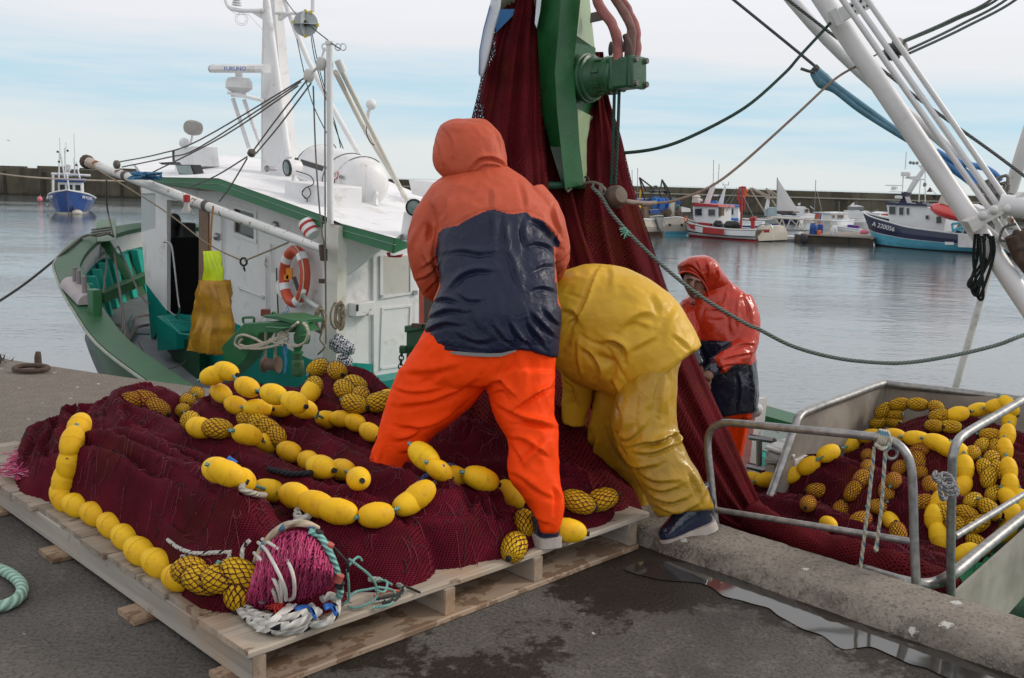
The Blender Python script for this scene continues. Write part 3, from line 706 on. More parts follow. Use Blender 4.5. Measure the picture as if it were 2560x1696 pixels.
# mast with its legs, radar and lamps
MV = 7.0
def M3(x, y, v=MV): return pv(x, y, v)
q = MB()
def cap(x0, x1, y, d): a, b = M3(x0, y), M3(x1, y); return [a, b, b+VD*d, a+VD*d]
q.loft([cap(655, 728, 448, .14), cap(656, 722, 400, .14), cap(658, 702, 200, .13), cap(659, 688, 40, .12), cap(659, 684, -60, .12)], 0, True)
mast = q.build('mast', WHT, boat, ang=30)
q = MB(); q.tube([M3(655, 430), M3(655, 200), M3(659, 40), M3(660, -60)], .012, 6); q.build('cable_run', WHT, mast)
for nm, P, r in (('mast_leg', [(664, -30, 6.8), (722, 395, 6.6)], .036), ('mast_leg', [(690, -60, 7.0), (770, 150, 7.1), (905, 400, 7.4)], .033)):
    q = MB(); q.tube(cat([M3(*p) for p in P], 4), r, 10); q.build(nm, WHT, boat)
q = MB(); q.tube(cat([M3(562, -40), M3(566, 5), M3(580, 22), M3(610, 27), M3(662, 27)], 5), .028, 10); q.slab([M3(625, 30), M3(660, 30), M3(660, 52)], VD*.05); q.slab([M3(695, 30), M3(722, 30), M3(695, 52)], VD*.05); q.tube([M3(690, 33), M3(760, 35)], .02, 8); q.build('mast_yard', WHT, boat)
q = MB()
for k in range(3): q.lathe([(.001, 0), (.065-.006*k, 0), (.065-.006*k, .016), (.03, .025), (.03, .035), (.001, .035)], M3(592, 14-k*6), ZD, 14)
q.build('masthead_lamp', WHT, boat)
q = MB(); q.tube([M3(782, 30), M3(782, -40)], .024, 8); q.tube([M3(782, 35), M3(782, 60)], .012, 6); q.build('antenna', WHT, boat)
q = MB()
for r in (.085, .062): q.tube([M3(604, 48)+A((r*math.cos(a), 0, r*.95*math.sin(a))) for a in np.linspace(0, 6.28, 24)], .004, 5)
q.tube([M3(575, 25), M3(590, 36), M3(620, 36), M3(656, 74)], .004, 5); q.build('cable_coil', WHT, boat)
# radar
q = MB(); q.slab([M3(568, 236, 6.5), M3(660, 257, 6.5), M3(660, 252, 7.3), M3(575, 232, 7.3)], ZD*.03)
for a, b in (((582, 246, 6.6), (622, 370, 6.8)), ((610, 250, 6.9), (652, 365, 7.2))): q.tube([M3(*a), M3(*b)], .026, 8)
q.build('radar_bracket', WHT, boat)
q = MB(); q.lathe([(.001, 0), (.11, 0), (.085, .05), (.08, .055), (.13, .075), (.175, .11), (.17, .19), (.14, .235), (.05, .25), (.045, .32), (.001, .32)], M3(598, 243, 6.75), ZD, 12); q.build('radar_gearbox', WHT, boat, ang=30)
q = MB(); a, b = M3(538, 172, 6.5), M3(668, 172, 6.75); h = .052
sec = [(-h, .0), (-h, .06), (-h*.3, .085), (h*.55, .07), (h, .01), (h, -.05), (-h*.9, -.05)]
q.loft([[a+ZD*s_*1.0-VD*w_ for s_, w_ in sec], [b+ZD*s_-VD*w_ for s_, w_ in sec]]); rad = q.build('radar_scanner', WHT, boat, ang=35)
q = MB(); q.loft([[a+ZD*s_*1.02-VD*w_*1.02-unit(b-a)*.02 for s_, w_ in sec], [a+ZD*s_*1.02-VD*w_*1.02 for s_, w_ in sec]]); q.build('scanner_end_cap', paint('grey_cap', (.42, .43, .47), .5, bump=0), rad)
text('FURUNO', .066, M3(614, 173, 6.62)-VD*.15-ZD*.012, b-a, ZD, paint('radar_blue', (.03, .12, .42), .5, bump=0), rad, sx=1.35)
# horn, small speaker dome and lamps on the roof
q = MB(); q.lathe([(.025, -.15), (.028, -.03), (.042, .0), (.038, .0), (.02, -.03), (.001, -.04)], pv(667, 422, 6.6), unit(-VD+TD*.25), 16); q.build('horn', STL, boat)
for x, y, v, fx in ((483, 320, 6.2, 1),):
    q = MB(); q.lathe([(.001, -.09), (.085, -.085), (.095, -.03), (.095, .05), (.08, .09), (.001, .1)], pv(x, y, v), unit(A((-.45, -.88, .05))), 24); d = q.build('searchlight', paint('dome_grey', (.30, .29, .26), .3, .1, 4, bump=0), boat)
    q = MB(); q.tube([pv(482, 334, v), pv(476, 362, v)], .014, 8); q.ell(pv(461, 358, v), (.068, .068, .068)); q.slab([pv(436, 378, v), pv(480, 366, v), pv(486, 415, v), pv(438, 440, v)], VD*.35); q.build('lamp_post', WHT, boat)
q = MB(); q.slab([pv(430, 376, 6.2), pv(437, 374, 6.2), pv(437, 404, 6.2), pv(431, 404, 6.2)], VD*.15); q.build('flood_lamp_back', BLK, boat); q = MB(); q.slab([pv(396, 407, 5.8), pv(430, 405, 5.8), pv(436, 413, 5.8), pv(404, 412, 5.8)], VD*.1); q.build('flood_lamp_back', BLK, boat)
def flood(nm, P, v, body, lab=None):
    q = MB(); q.slab([pv(x, y, v) for x, y in P], VD*.12); o = q.build(nm, body, boat, bevel=.01)
    c = sum(pv(x, y, v) for x, y in P)/len(P); q = MB(); q.slab([c+(pv(x, y, v)-c)*.82-VD*.012 for x, y in P], VD*.01); q.build('lens', PAN2, o)
PAN2 = paint('lamp_lens', (.20, .26, .25), .08, .1, 6, bump=0)
flood('flood_lamp', [(438, 412), (480, 412), (490, 440), (446, 436)], 5.75, BLK)
for c0, sz, ax in (((712, 420), .085, unit(A((-.75, -.62, -.1)))), ((1028, 519), .075, unit(A((-.2, -.95, -.05))))):
    v = 5.85 if c0[0] < 900 else 5.7
    P = pv(c0[0]+8, c0[1], v); q = MB(); q.lathe([(.001, -sz*1.8), (sz*.75, -sz*1.7), (sz, -sz*.7), (sz, .0), (.001, .01)], P, ax, 18); o = q.build('spotlight', WHT, boat)
    q = MB(); q.lathe([(sz*.6, 0), (sz*1.05, 0), (sz*1.05, .02), (sz*.85, .025), (sz*.8, .02)], P, ax, 18); q.build('rim', BLK, o)
    q = MB(); q.lathe([(.001, .02), (sz*.84, .02), (.001, .03)], P, ax, 18); q.build('lens', PAN2, o)
    q = MB(); q.tube([P-ax*.07, P-ax*.07-ZD*.17], .026, 8); q.build('stalk', WHT, o)
q = MB(); q.slab([pv(1010, 530, 5.72), pv(1050, 530, 5.72), pv(1056, 606, 5.72), pv(1000, 600, 5.72)], VD*.25); q.build('lamp_pedestal', WHT, boat)
q = MB(); q.tube(cat([*[pv(x, y, 5.77) for x, y in ((740, 428), (775, 440), (784, 460), (765, 470), (755, 482), (765, 497), (777, 485), (768, 468), (755, 485), (768, 500), (763, 512))]], 5), .0055, 6); q.build('lamp_cable', BLK, boat)
q = MB(); q.slab([pv(1022, 450, 7.6), pv(1085, 455, 7.6), pv(1085, 500, 7.6), pv(1030, 486, 7.6)], VD*.5); q.build('vent_box', WHT, boat)

# white post at the cabin corner with the derrick boom and its tackle
PV_ = 5.38
q = MB(); q.tube([pv(824, 112, PV_), pv(826, 560, PV_)], .031, 14); q.lathe([(.04, 0), (.04, .03), (.015, .035)], pv(824, 112, PV_), ZD, 14); post = q.build('derrick_post', WHT, boat)
q = MB(); q.slab([pv(808, 560, PV_+.02), pv(846, 566, PV_+.02), pv(838, 1010, PV_+.02), pv(806, 1000, PV_+.02)], VD*.1); q.build('post_pedestal', paint('white_streaked', (.66, .64, .58), .5, .08, 2, rust=.34, rscale=3.5, grime=.3, grcol=(.50, .36, .16)), boat)
q = MB()
for x in (812, 824, 845, 858): q.tube([pv(x, 118, PV_)+A((.026*math.cos(a), 0, .03*math.sin(a))) for a in np.linspace(0, 6.28, 12)][:-1], .007, 6, closed=True)
q.build('lifting_eye', WHT, post)
for P, nm in (([(845, 160, 5.5), (1000, 470, 6.9), (1010, 492, 6.9)], 'post_stay'), ([(838, 180, 5.5), (915, 330, 6.3), (1012, 490, 7.0), (1020, 505, 7.0)], 'post_stay')):
    q = MB(); q.tube([pv(*p) for p in P], .024, 10); q.build(nm, paint('white_yellowed', (.66, .63, .56), .5, .08, 3, rust=.12, grime=.3, grcol=(.52, .42, .26)), boat)
q = MB(); q.tube([pv(845, 150, 5.45), pv(858, 180, 5.5)], .038, 10); q.build('stay_socket', WHR, boat)
q = MB(); q.ell(pv(928, 262, 6.3), (.055, .055, .055)); q.cyl(pv(922, 275, 6.3), pv(915, 335, 6.3), .02); q.build('stay_lamp', WHT, boat)
q = MB(); q.tube(cat([pv(919, 300, 6.25), pv(916, 330, 6.2), pv(925, 355, 6.2), pv(936, 363, 6.2)], 4), .005, 5); q.build('lamp_wire', BLK, boat)
B0, B1 = pv(218, 405, 5.0), pv(806, 623, 5.3)
q = MB(); bp = [B0+(B1-B0)*f for f in (0, .02, .06, .3, .6, .9, 1)]; q.tube(bp, [.062, .062, .052, .054, .052, .048, .035], 14)
boom = q.build('derrick_boom', paint('boom_rusty_white', (.66, .66, .65), .45, .08, 4, rust=.50, rscale=8, grime=.3, grcol=(.45, .38, .3), bump=.3), boat)
q = MB(); q.tube([B0+(B1-B0)*f for f in (.018, .04, .065)], [.0635, .0575, .0545], 14); q.build('rusty_tip', paint('rust_streaked', (.50, .40, .33), .7, .2, 5, rust=.62, rscale=9), boom)
q = MB(); dd = unit(B1-B0); q.lathe([(.001, -.08), (.06, -.075), (.085, -.03), (.085, .02), (.07, .05), (.001, .05)], B0, dd, 12); q.build('boom_cap', RU, boom)
q = MB(); q.box(B1+dd*.02-ZD*.05, (.05, .05, .11), (TD, VD, ZD)); q.box(B1-ZD*.3, (.05, .05, .04), (TD, VD, ZD)); q.build('boom_pivot', RU, boom)
q = MB(); q.tube([pv(804, 612, 5.25), pv(806, 640, 5.25)], .028, 8); q.build('pivot_pin', RU, boom)
# running rigging
def rope(nm, pts, r, mt, par, k=5, n=7, **kw):
    q = MB(); q.tube(cat(pts, k) if len(pts) > 2 else cat(pts, 3), r, n); return q.build(nm, mt, par, **kw)
blkA = pv(772, 190, 5.3); blkB = pv(803, 160, 5.35); tip = pv(292, 412, 5.0); mid = pv(629, 383, 5.1)
WBK = paint('white_block', (.55, .53, .5), .5, .1, 6, rust=.3)
def pulley(P, ax, r, w, nm, par, mt):
    q = MB(); q.lathe([(.001, -w), (r*.7, -w), (r, -w*.6), (r, w*.6), (r*.7, w), (.001, w)], P, ax, 16); return q.build(nm, mt, par)
pulley(blkA, unit(VD), .062, .028, 'tackle_block', boat, WBK); pulley(blkB, unit(VD), .062, .028, 'tackle_block', boat, WBK)
q = MB(); q.tube([pv(812, 120, 5.4), pv(806, 140, 5.38), blkB], .010, 6); q.tube([blkB, blkA], .013, 6); q.build('shackle', WBK, boat)
pulley(tip, unit(VD), .05, .03, 'boom_tip_block', boat, paint('dark_block', (.10, .085, .07), .6, .3, 8)); pulley(mid, unit(TD+ZD), .04, .03, 'middle_block', boat, paint('dark_block2', (.09, .07, .06), .5, .3, 8))
for P in ([(760, 196), (500, 350), (400, 385), (300, 405)], [(752, 205), (500, 368), (420, 394), (305, 418)], [(745, 215), (560, 340), (380, 432)], [(768, 200), (690, 300), (634, 376)], [(778, 208), (700, 312), (640, 384)], [(618, 392), (540, 440), (470, 470)], [(618, 396), (580, 460), (548, 505)]):
    rope('boom_tackle', [pv(x, y, 5.1) for x, y in P], .0075, GRY, boat)
for P in ([(812, 170), (813, 560), (815, 780)], [(783, 215), (790, 400), (802, 560), (812, 640), (815, 860)]):
    rope('halyard', [pv(x, y, 5.25) for x, y in P], .0075, GRY, boat)
for P in ([(742, 98, 6.8), (775, 240, 6.4), (815, 330, 6.2), (840, 370, 6.4)], [(777, 85, 6.8), (790, 160, 6.6), (835, 310, 6.6), (858, 372, 6.6)], [(781, 88, 6.8), (800, 180, 6.6), (838, 310, 6.6), (852, 370, 6.6)], [(700, -20, 7), (740, 35, 6.8), (825, 105, 5.4), (850, 122, 5.4)]):
    rope('flag_halyard', [pv(*p) for p in P], .0055, DGN, boat)
for P in ([(212, 405, 4.9), (400, 520, 5.0), (520, 610, 5.1), (600, 650, 5.2)],): rope('boom_guy', [pv(*p) for p in P], .008, MAN, boat)
rope('boom_guy', [pv(612, 652, 5.2), pv(690, 620, 5.3), pv(722, 606, 5.4)], .009, MAN, boat)
q = MB(); c = pv(609, 655, 5.2); q.tube([c+A((.033*math.cos(a), 0, .038*math.sin(a))) for a in np.linspace(0, 6.28, 18)][:-1], .011, 8, closed=True); q.tube([c+A((0, 0, -.04)), c+A((.005, 0, -.07)), c+A((.015, 0, -.1))], [.007, .012, .005], 6); q.build('guy_ring', BLK, boat)
q = MB()
random.seed(2)
for k in range(7): q.tube([pv(362+random.uniform(-18, 18), 440, 4.95)+A((.11*math.cos(a), .06*math.sin(a), .035*math.sin(a+k))) for a in np.linspace(0, 6.28, 14)][:-1], .011, 6, closed=True)
q.build('blue_lashing', rope_mat('blue_rope', (.12, .32, .55)), boom)
for x, y in ((336, 455), (553, 515)):
    q = MB(); c = B0+(B1-B0)*((x-218)/588.); 
    for k in range(5): q.tube([c+dd*(k*.016)+.055*(np.cross(dd, ZD)*math.cos(a)+ZD*math.sin(a)) for a in np.linspace(0, 6.28, 14)][:-1], .007, 6, closed=True)
    q.build('rope_lashing', GRY, boom)
c = pv(764, 60, 6.2)
for ax_, ay_ in ((R0, ZD), (A((.2, 1, 0)), ZD), (R0, A((.2, 1, .1)))):
    q = MB(); q.loft([[c+.135*(unit(ax_)*math.cos(a)+unit(ay_)*math.sin(a))-np.cross(unit(ax_), unit(ay_))*.004*k for a in np.linspace(0, 6.2832, 25)[:-1]] for k in (-1, 1)]); q.build('reflector_plate', PAN, boat)
q = MB()
for dx, dz in ((-.13, .01), (.13, -.01), (0, .13), (0, -.13), (.06, .12)): q.box(c+A((dx, -.01, dz)), (.03, .03, .03))
q.build('reflector_clip', FLUY, boat)
q = MB(); q.ell(c+A((.0, -.03, 0)), (.03, .03, .035)); q.build('reflector_hub', BLK, boat)
q = MB(); q.lathe([(.02, .0), (.03, -.02), (.032, -.06), (.052, -.09), (.055, -.12), (.001, -.12)], pv(467, 503, 5.0), ZD, 14); lam = q.build('boom_lamp', paint('lamp_grey', (.35, .34, .34), .4), boom)
q = MB(); q.lathe([(.034, -.0), (.036, .07), (.001, .08)], pv(467, 505, 5.0), ZD, 14); q.build('lamp_cap', paint('lamp_red', (.42, .03, .025), .5, bump=0), lam)
# red and white drum hung under the roof
q = MB(); q.lathe([(.001, -.085), (.07, -.085), (.078, -.055), (.078, .055), (.07, .085), (.001, .085)], pv(773, 572, 5.4), unit(A((.45, -.3, -.55))), 16); d = q.build('marker_light', WHT, boat)
q = MB(); ax_ = unit(A((.45, -.3, -.55)))
for a in (-.05, .025): q.lathe([(.079, a), (.081, a), (.081, a+.028), (.079, a+.028)], pv(773, 572, 5.4), ax_, 16)
q.build('red_band', paint('red_band', (.45, .02, .02), .5, bump=0), d)
# rope tail of the hanging oilskins
rope('oilskin_lanyard', [pv(533, 515, 4.95), pv(528, 570, 4.95), pv(526, 630, 4.95)], .010, rope_mat('orange_line', (.55, .25, .10)), boat)

# bow fittings
q = MB(); a = prail(255, 575, .05); q.slab([prail(238, 605, .0), prail(266, 600, .0), prail(266, 548, .05), prail(238, 552, .05)], VD*.16); q.build('stem_post', GRN, boat, bevel=.02)
q = MB(); q.slab([prail(246, 604, -.05), prail(264, 600, -.05), prail(335, 712, -.55), prail(322, 715, -.55)], VD*.06); q.build('stem_knee', GRN, boat, bevel=.01)
q = MB(); a, b = prail(250, 745, -.55), prail(372, 690, -.55); q.box((a+b)/2, (np.linalg.norm(b-a), .13, .15), (unit(b-a), unit(np.cross(ZD, b-a)), ZD)); q.build('bow_beam', GRN, boat, bevel=.015)
q = MB(); a, b = prail(176, 716, .02), prail(222, 762, .02); ax_ = unit(b-a); sd_ = unit(np.cross(ax_, ZD))
q.loft([[p+sd_*.11*math.cos(k)+ZD*.11*math.sin(k) for k in np.linspace(0, math.pi, 12)] for p in (a, b)]); rol = q.build('fairlead_roller', paint('roller_pink_grey', (.36, .32, .33), .6, .15, 5, rust=.2, bump=.3), boat)
q = MB()
for x0, y0, x1, y1 in ((188, 672, 188, 710), (197, 680, 197, 716), (213, 694, 212, 738)):
    p0 = prail(x1, y1, .10); p1 = p0+ZD*(abs(y1-y0)/FPX*np.linalg.norm(p0-CAM)); q.cyl(p0, p1, .026)
q.build('bitt_post', paint('bitt_steel', (.22, .20, .20), .5, .1, 8), boat)
q = MB(); p0 = prail(238, 785, .0); q.box(p0+ZD*.08, (.14, .10, .36), (TD, VD, ZD)); q.build('rail_bollard', paint('green_chipped', (.022, .13, .045), .45, .2, 5, rust=.25, rscale=7), boat, bevel=.012)
# fore deck ropes
for P in ([(272, 590), (266, 660), (258, 732)], [(276, 590), (290, 670), (306, 780), (305, 830)], [(278, 588), (296, 700), (310, 800), (312, 845)], [(284, 590), (320, 670), (350, 735), (372, 760)]):
    rope('bow_line', [prail(x, y, -.2) for x, y in P], .0125, GRY, boat)
rope('bow_line', [prail(205, 594, .04), prail(222, 588, .06), prail(244, 590, .14), prail(270, 585, .2), prail(284, 592, .1)], .017, GRY, boat)
q = MB()
for k in range(3): q.tube([prail(253, 572+k*6, .16)+A((.12*math.cos(a), .12*math.sin(a), .02*math.cos(a))) for a in np.linspace(0, 6.28, 18)][:-1], .013, 6, closed=True)
q.build('post_turns', GRY, boat)
rope('deck_rope', [prail(x, y, -.85) for x, y in ((280, 812), (300, 815), (312, 835), (325, 850), (335, 800), (355, 790), (372, 788))], .018, GRY, boat)
rope('deck_hose', [prail(x, y, -.85) for x, y in ((330, 790), (322, 812), (335, 832), (375, 836))], .014, paint('hose_teal', (.03, .13, .13), .5), boat)
rope('deck_hose', [prail(x, y, -.85) for x, y in ((372, 812), (345, 818), (335, 832), (320, 855))], .020, GRY, boat)
rope('deck_line', [prail(x, y, -.80) for x, y in ((345, 855), (370, 895), (400, 917), (432, 920), (470, 900), (492, 870))], .008, GRY, boat)
q = MB(); q.slab([prail(418, 878, -.86), prail(441, 874, -.86), prail(520, 945, -.95), prail(500, 960, -.95)], ZD*.35); q.build('deck_coaming', paint('coaming_green', (.010, .07, .03), .45, .2), boat)
rope('mooring_line', [prail(205, 594, .02), prail(150, 640, -.0), prail(60, 712, -.25), prail(-20, 765, -.4)], .016, paint('dark_line', (.06, .055, .05), .8), boat)
rope('head_rope', [prail(266, 450, 1.2), pv(268, 520, 6.0), prail(284, 592, .1)], .011, GRY, boat)

# green fairlead arm amidships with a reel hanging under it
DV = 4.75
def D3(pts, v=DV): return [pv(x, y, v) for x, y in pts]
dav = thing('fairlead_arm', 'green steel fairlead arm draped with cream rope above the yellow floats', 'davit', pv(570, 950, DV))
q = MB(); q.slab(D3([(552, 868), (609, 808), (700, 803), (745, 810), (762, 830), (720, 832), (650, 834), (612, 900), (572, 940)]), VD*.16); q.build('arm', GRN, dav, bevel=.012)
q = MB(); q.slab(D3([(657, 794), (690, 800), (735, 812), (735, 800), (690, 788), (657, 788)], DV-.05), VD*.3); q.slab(D3([(662, 816), (716, 820), (700, 825), (664, 821)], DV-.14), VD*.14); q.build('top_bracket', GRN, dav, bevel=.008)
q = MB(); q.tube(cat(D3([(609, 808), (608, 796), (620, 794), (634, 795), (635, 806)], DV+.05), 4), .0125, 8); q.build('handle', GRN, dav); q = MB(); q.tube(cat(D3([(682, 794), (681, 783), (688, 783), (691, 796)], DV+.02), 4), .011, 8); q.build('handle', GRN, dav)
q = MB(); q.lathe([(.001, .075), (.045, .07), (.06, .045), (.06, -.04), (.072, -.05), (.072, -.11), (.06, -.13), (.001, -.13)], pv(755, 822, DV+.02), ZD, 14); q.lathe([(.045, -.0), (.03, -.04), (.052, -.05), (.052, -.065), (.028, -.07), (.028, -.13), (.001, -.13)], pv(744, 866, DV), ZD, 12); q.build('swivel_head', paint('green_rusty', (.022, .12, .045), .5, .25, 6, rust=.32, rscale=8), dav)
q = MB(); q.box(pv(745, 920, DV), (.105, .09, .16), (R0, A((0, 1, 0)), ZD)); q.box(pv(743, 890, DV), (.085, .07, .10)); q.build('swivel_weight', paint('green_old', (.035, .09, .035), .6, .3, 6, rust=.3), dav, bevel=.03)
q = MB(); q.tube(D3([(592, 866), (615, 834)], DV-.03), .011, 8); q.build('pin', GRN, dav)
q = MB(); q.lathe([(.001, -.075), (.075, -.075), (.08, -.065), (.055, -.055), (.055, .055), (.08, .065), (.075, .075), (.001, .075)], pv(678, 912, DV), unit(A((.95, -.25, .06))), 16); q.build('reel', paint('reel_rust', (.14, .08, .055), .6, .3, 6, rust=.4), dav)
q = MB()
for x in (665, 690): q.tube(D3([(x, 832), (x-3, 900)], DV), .014, 6)
q.build('reel_hanger', MAN, dav)
cr_ = MB()
for P in ([(600, 870), (588, 860), (594, 842), (612, 838), (640, 848), (660, 858), (690, 850), (705, 840), (745, 806)], [(600, 872), (625, 866), (660, 858), (700, 842)], [(605, 848), (600, 862), (640, 868), (690, 850), (720, 838)], [(675, 848), (690, 858), (710, 858), (716, 848), (705, 840), (700, 832), (710, 832), (720, 850)], [(712, 856), (735, 866), (760, 858), (770, 838), (768, 820), (758, 808)], [(600, 870), (650, 872), (700, 862)]):
    cr_.tube(cat(D3(P, DV-.06), 5), .0125, 8)
cr_.build('rope_bundle', CRM, org=pv(660, 870, DV), label='cream rope tangled over the green fairlead arm', cat='rope')
random.seed(4); q = MB()
for k in range(16):
    c = pv(716, 797, DV+.2); q.tube([c+A((random.gauss(0, .04), random.gauss(0, .03), random.gauss(0, .035))) for _ in range(6)], .004, 5)
q.build('twine_tangle', paint('blue_twine', (.03, .20, .48), .7, bump=0), org=pv(716, 800, DV+.2), label='tangle of bright blue twine behind the green fairlead arm', cat='twine')
q = MB()
for k in range(6): q.tube(cat([pv(712+random.uniform(-5, 5), y+random.uniform(-4, 4), DV-.02) for y in (855, 875, 900, 930)], 3), .005, 5)
q.build('hanging_twine', paint('blue_twine2', (.04, .17, .33), .7, bump=0), org=pv(712, 930, DV), label='short blue twine hanging between the reel and the swivel', cat='twine')
q = MB(); q.box(pv(664, 782, DV+.15), (.075, .07, .06)); q.build('rag', paint('red_rag', (.20, .05, .04), .9, .3, 20, bump=.8, bscale=80), org=pv(664, 790, DV+.15), label='dark red rag wedged on top of the fairlead arm', cat='rag')

# coil of rope at the post and a chequered cloth
q = MB(); random.seed(9)
for k in range(9):
    c = pv(800+random.uniform(-6, 6) if k % 2 else 846+random.uniform(-8, 8), 800 if k % 2 else 790, 5.2); w = .03+.012*random.random(); h = .10+.035*random.random()
    q.tube([c+A((w*math.cos(a)+random.gauss(0, .004), random.gauss(0, .012), h*math.sin(a))) for a in np.linspace(0, 6.28, 16)][:-1], .0095, 6, closed=True)
q.tube(cat([pv(805, 830, 5.2), pv(800, 850, 5.2), pv(812, 868, 5.2), pv(795, 886, 5.2)], 4), .009, 6)
q.build('rope_coil', MAN, org=pv(815, 850, 5.2), label='coiled grey brown rope tied to the rusty foot of the white post', cat='rope')
s = NT('chequered_cloth'); ck = s.N.new('ShaderNodeTexChecker'); ck.inputs['Scale'].default_value = 55; ck.inputs['Color1'].default_value = (.55, .56, .6, 1); ck.inputs['Color2'].default_value = (.012, .013, .02, 1)
m0 = s.N.new('ShaderNodeMapping'); m0.inputs['Rotation'].default_value = (.5, .4, .6); s.lk(s.tc.outputs['Object'], m0.inputs[0]); s.lk(m0.outputs[0], ck.inputs[0]); s.bump(s.noise(14, 3), .6, .03)
CKM = s.set(ck.outputs[0], .9)
q = MB()
def blob(q, c, rad, seed, amp=.25, nu=26, nv=18):
    b = len(q.v); q.ell(c, rad, None, nu, nv)
    for i in range(b, len(q.v)):
        p = A(q.v[i]); d = (p-c); f = 1+amp*noise.noise(Vector(tuple(d/max(rad)*2.2+seed)))+amp*.5*noise.noise(Vector(tuple(d/max(rad)*5+seed))); q.v[i] = tuple(c+d*f)
blob(q, pv(848, 860, 5.15), (.085, .07, .085), 3); blob(q, pv(868, 872, 5.1), (.07, .06, .06), 5); blob(q, pv(862, 908, 5.1), (.07, .06, .09), 8)
cl = q.build('chequered_cloth', CKM, org=pv(852, 920, 5.15), label='black and white chequered cloth bundle beside the netted floats', cat='cloth')

# oilskin overalls hung from the boom
ov = thing('oilskin_overalls', 'ochre oilskin trousers with a fluorescent yellow bib hanging from the white boom', 'overalls', pv(520, 880, 4.9))
def hung(nm, secs, mt, par, v, th, fold=.02, seed=0):
    rows = []; S = cat([A(s_) for s_ in secs], 5)
    for r in S:
        a, b = pv(r[0], r[1], v), pv(r[2], r[3], v); ring = []; c = (a+b)/2; ax = (b-a)/2
        for j in range(40):
            k = 2*math.pi*j/40; f = 1+.7*noise.noise(Vector((math.cos(k)*3.3, math.sin(k)*3.3+seed, r[1]*.016)))
            ring.append(c+ax*math.cos(k)*(1+.10*noise.noise(Vector((r[1]*.045, seed, math.copysign(3, math.cos(k))))))+VD*th*math.sin(k)*f+VD*fold*math.sin(j*2.1+r[1]*.01+3*noise.noise(Vector((r[1]*.02, seed, j*.1)))))
        rows.append(ring)
    q = MB(); q.loft(rows); return q.build(nm, mt, par, ang=70)
OCH = paint('ochre_oilskin', (.44, .215, .012), .42, .30, 6, bump=.9, bscale=14, grime=.2, grcol=(.16, .08, .03)); FLU = paint('fluorescent_bib', (.56, .72, .015), .5, .15, 5, bump=.4, bscale=30)
hung('trousers', [(512, 700, 555, 702), (508, 720, 560, 722), (500, 760, 568, 765), (490, 810, 571, 815), (482, 850, 570, 855), (480, 868, 566, 885), (482, 872, 558, 887)], OCH, ov, 4.9, .10, .034, 2)
hung('bib', [(521, 628, 537, 628), (518, 640, 545, 642), (517, 670, 552, 672), (512, 700, 553, 706), (511, 712, 553, 720)], FLU, ov, 4.9, .05, .018, 7)

# life ring
lr = thing('life_ring', 'orange life ring with white reflective bands on the white cabin wall', 'life ring', pv(735, 690, CV-.1))
C0 = pv(736, 692, CV-.12); rr = np.linalg.norm(pv(736, 613, CV-.12)-pv(736, 770, CV-.12))/2*.84
ux = unit(TD+VD*-.10); uz = unit(ZD+TD*.10)
ORR = paint('ring_orange', (.58, .085, .035), .5, .12, 4, bump=.2)
q = MB(); q.tube([C0+rr*(ux*math.cos(a)*.86+uz*math.sin(a)) for a in np.linspace(0, 2*math.pi, 49)[:-1]], .054, 12, closed=True); q.build('ring', ORR, lr)
RFL = paint('reflective_white', (.9, .92, .95), .25, .02, bump=0)
for a in (50, 140, 208, 300):
    q = MB(); q.tube([C0+rr*(ux*math.cos(R_(a+k))*.86+uz*math.sin(R_(a+k))) for k in (-9, -4, 0, 4, 9)], .057, 12); q.build('reflective_band', RFL, lr)
q = MB()
q.tube(cat([C0+(rr+.06)*(ux*math.cos(R_(a))*.88+uz*math.sin(R_(a)))-VD*.05 for a in range(-60, 100, 20)], 4), .006, 6); q.build('grab_line', paint('line_white', (.6, .6, .62), .8, bump=0), lr)
q = MB(); q.box(C0+A((-.05, 0, .03)), (.06, .05, .11)); q.box(C0+A((-.08, 0, -.01)), (.05, .05, .05)); q.build('ring_lamp', paint('lamp_orange', (.75, .27, .02), .5, bump=0), lr)
q = MB(); q.cyl(C0+A((.0, -.02, .0)), C0+A((.045, -.02, -.14)), .02); q.build('lamp_battery', paint('battery_grey', (.07, .07, .08), .5, bump=0), lr)
q = MB(); q.tube(cat([pv(697, 705, CV-.1), pv(694, 725, CV-.16), pv(706, 745, CV-.14)], 4), .022, 8); q.build('ring_hook', WHT, boat); q = MB(); q.tube(cat([pv(800, 772, CV-.05), pv(765, 748, CV-.12), pv(757, 735, CV-.2), pv(760, 728, CV-.22)], 4), .024, 8); q.build('ring_hook', WHT, boat)

# life raft canister on its cradle
LV = 6.9
rf = thing('life_raft', 'white life raft canister with a dark band lying on the cabin roof', 'life raft', pv(870, 500, LV))
a, b = pv(782, 418, LV+.05), pv(928, 464, LV-.25); ax_ = unit(b-a); Lr = np.linalg.norm(b-a); rad = .285
q = MB(); q.lathe([(.001, -.02), (rad*.55, 0), (rad*.85, .06), (rad, .18), (rad, Lr-.18), (rad*.85, Lr-.06), (rad*.55, Lr), (.001, Lr+.03)], a, ax_, 28); q.build('canister', WHT, rf, ang=60)
q = MB(); q.lathe([(rad*1.0, .20), (rad*1.03, .21), (rad*1.03, .26), (rad, .27)], a, ax_, 28); q.build('rib', WHT, rf); q = MB(); q.lathe([(rad*1.0, Lr-.30), (rad*1.03, Lr-.29), (rad*1.03, Lr-.23), (rad, Lr-.22)], a, ax_, 28); q.build('rib', WHT, rf)
sdv = unit(np.cross(ax_, ZD)); sdv = sdv if sdv[1] < 0 else -sdv; upv = np.cross(sdv, ax_); upv = upv if upv[2] > 0 else -upv
q = MB()
for sg in (-.02, .02): pass
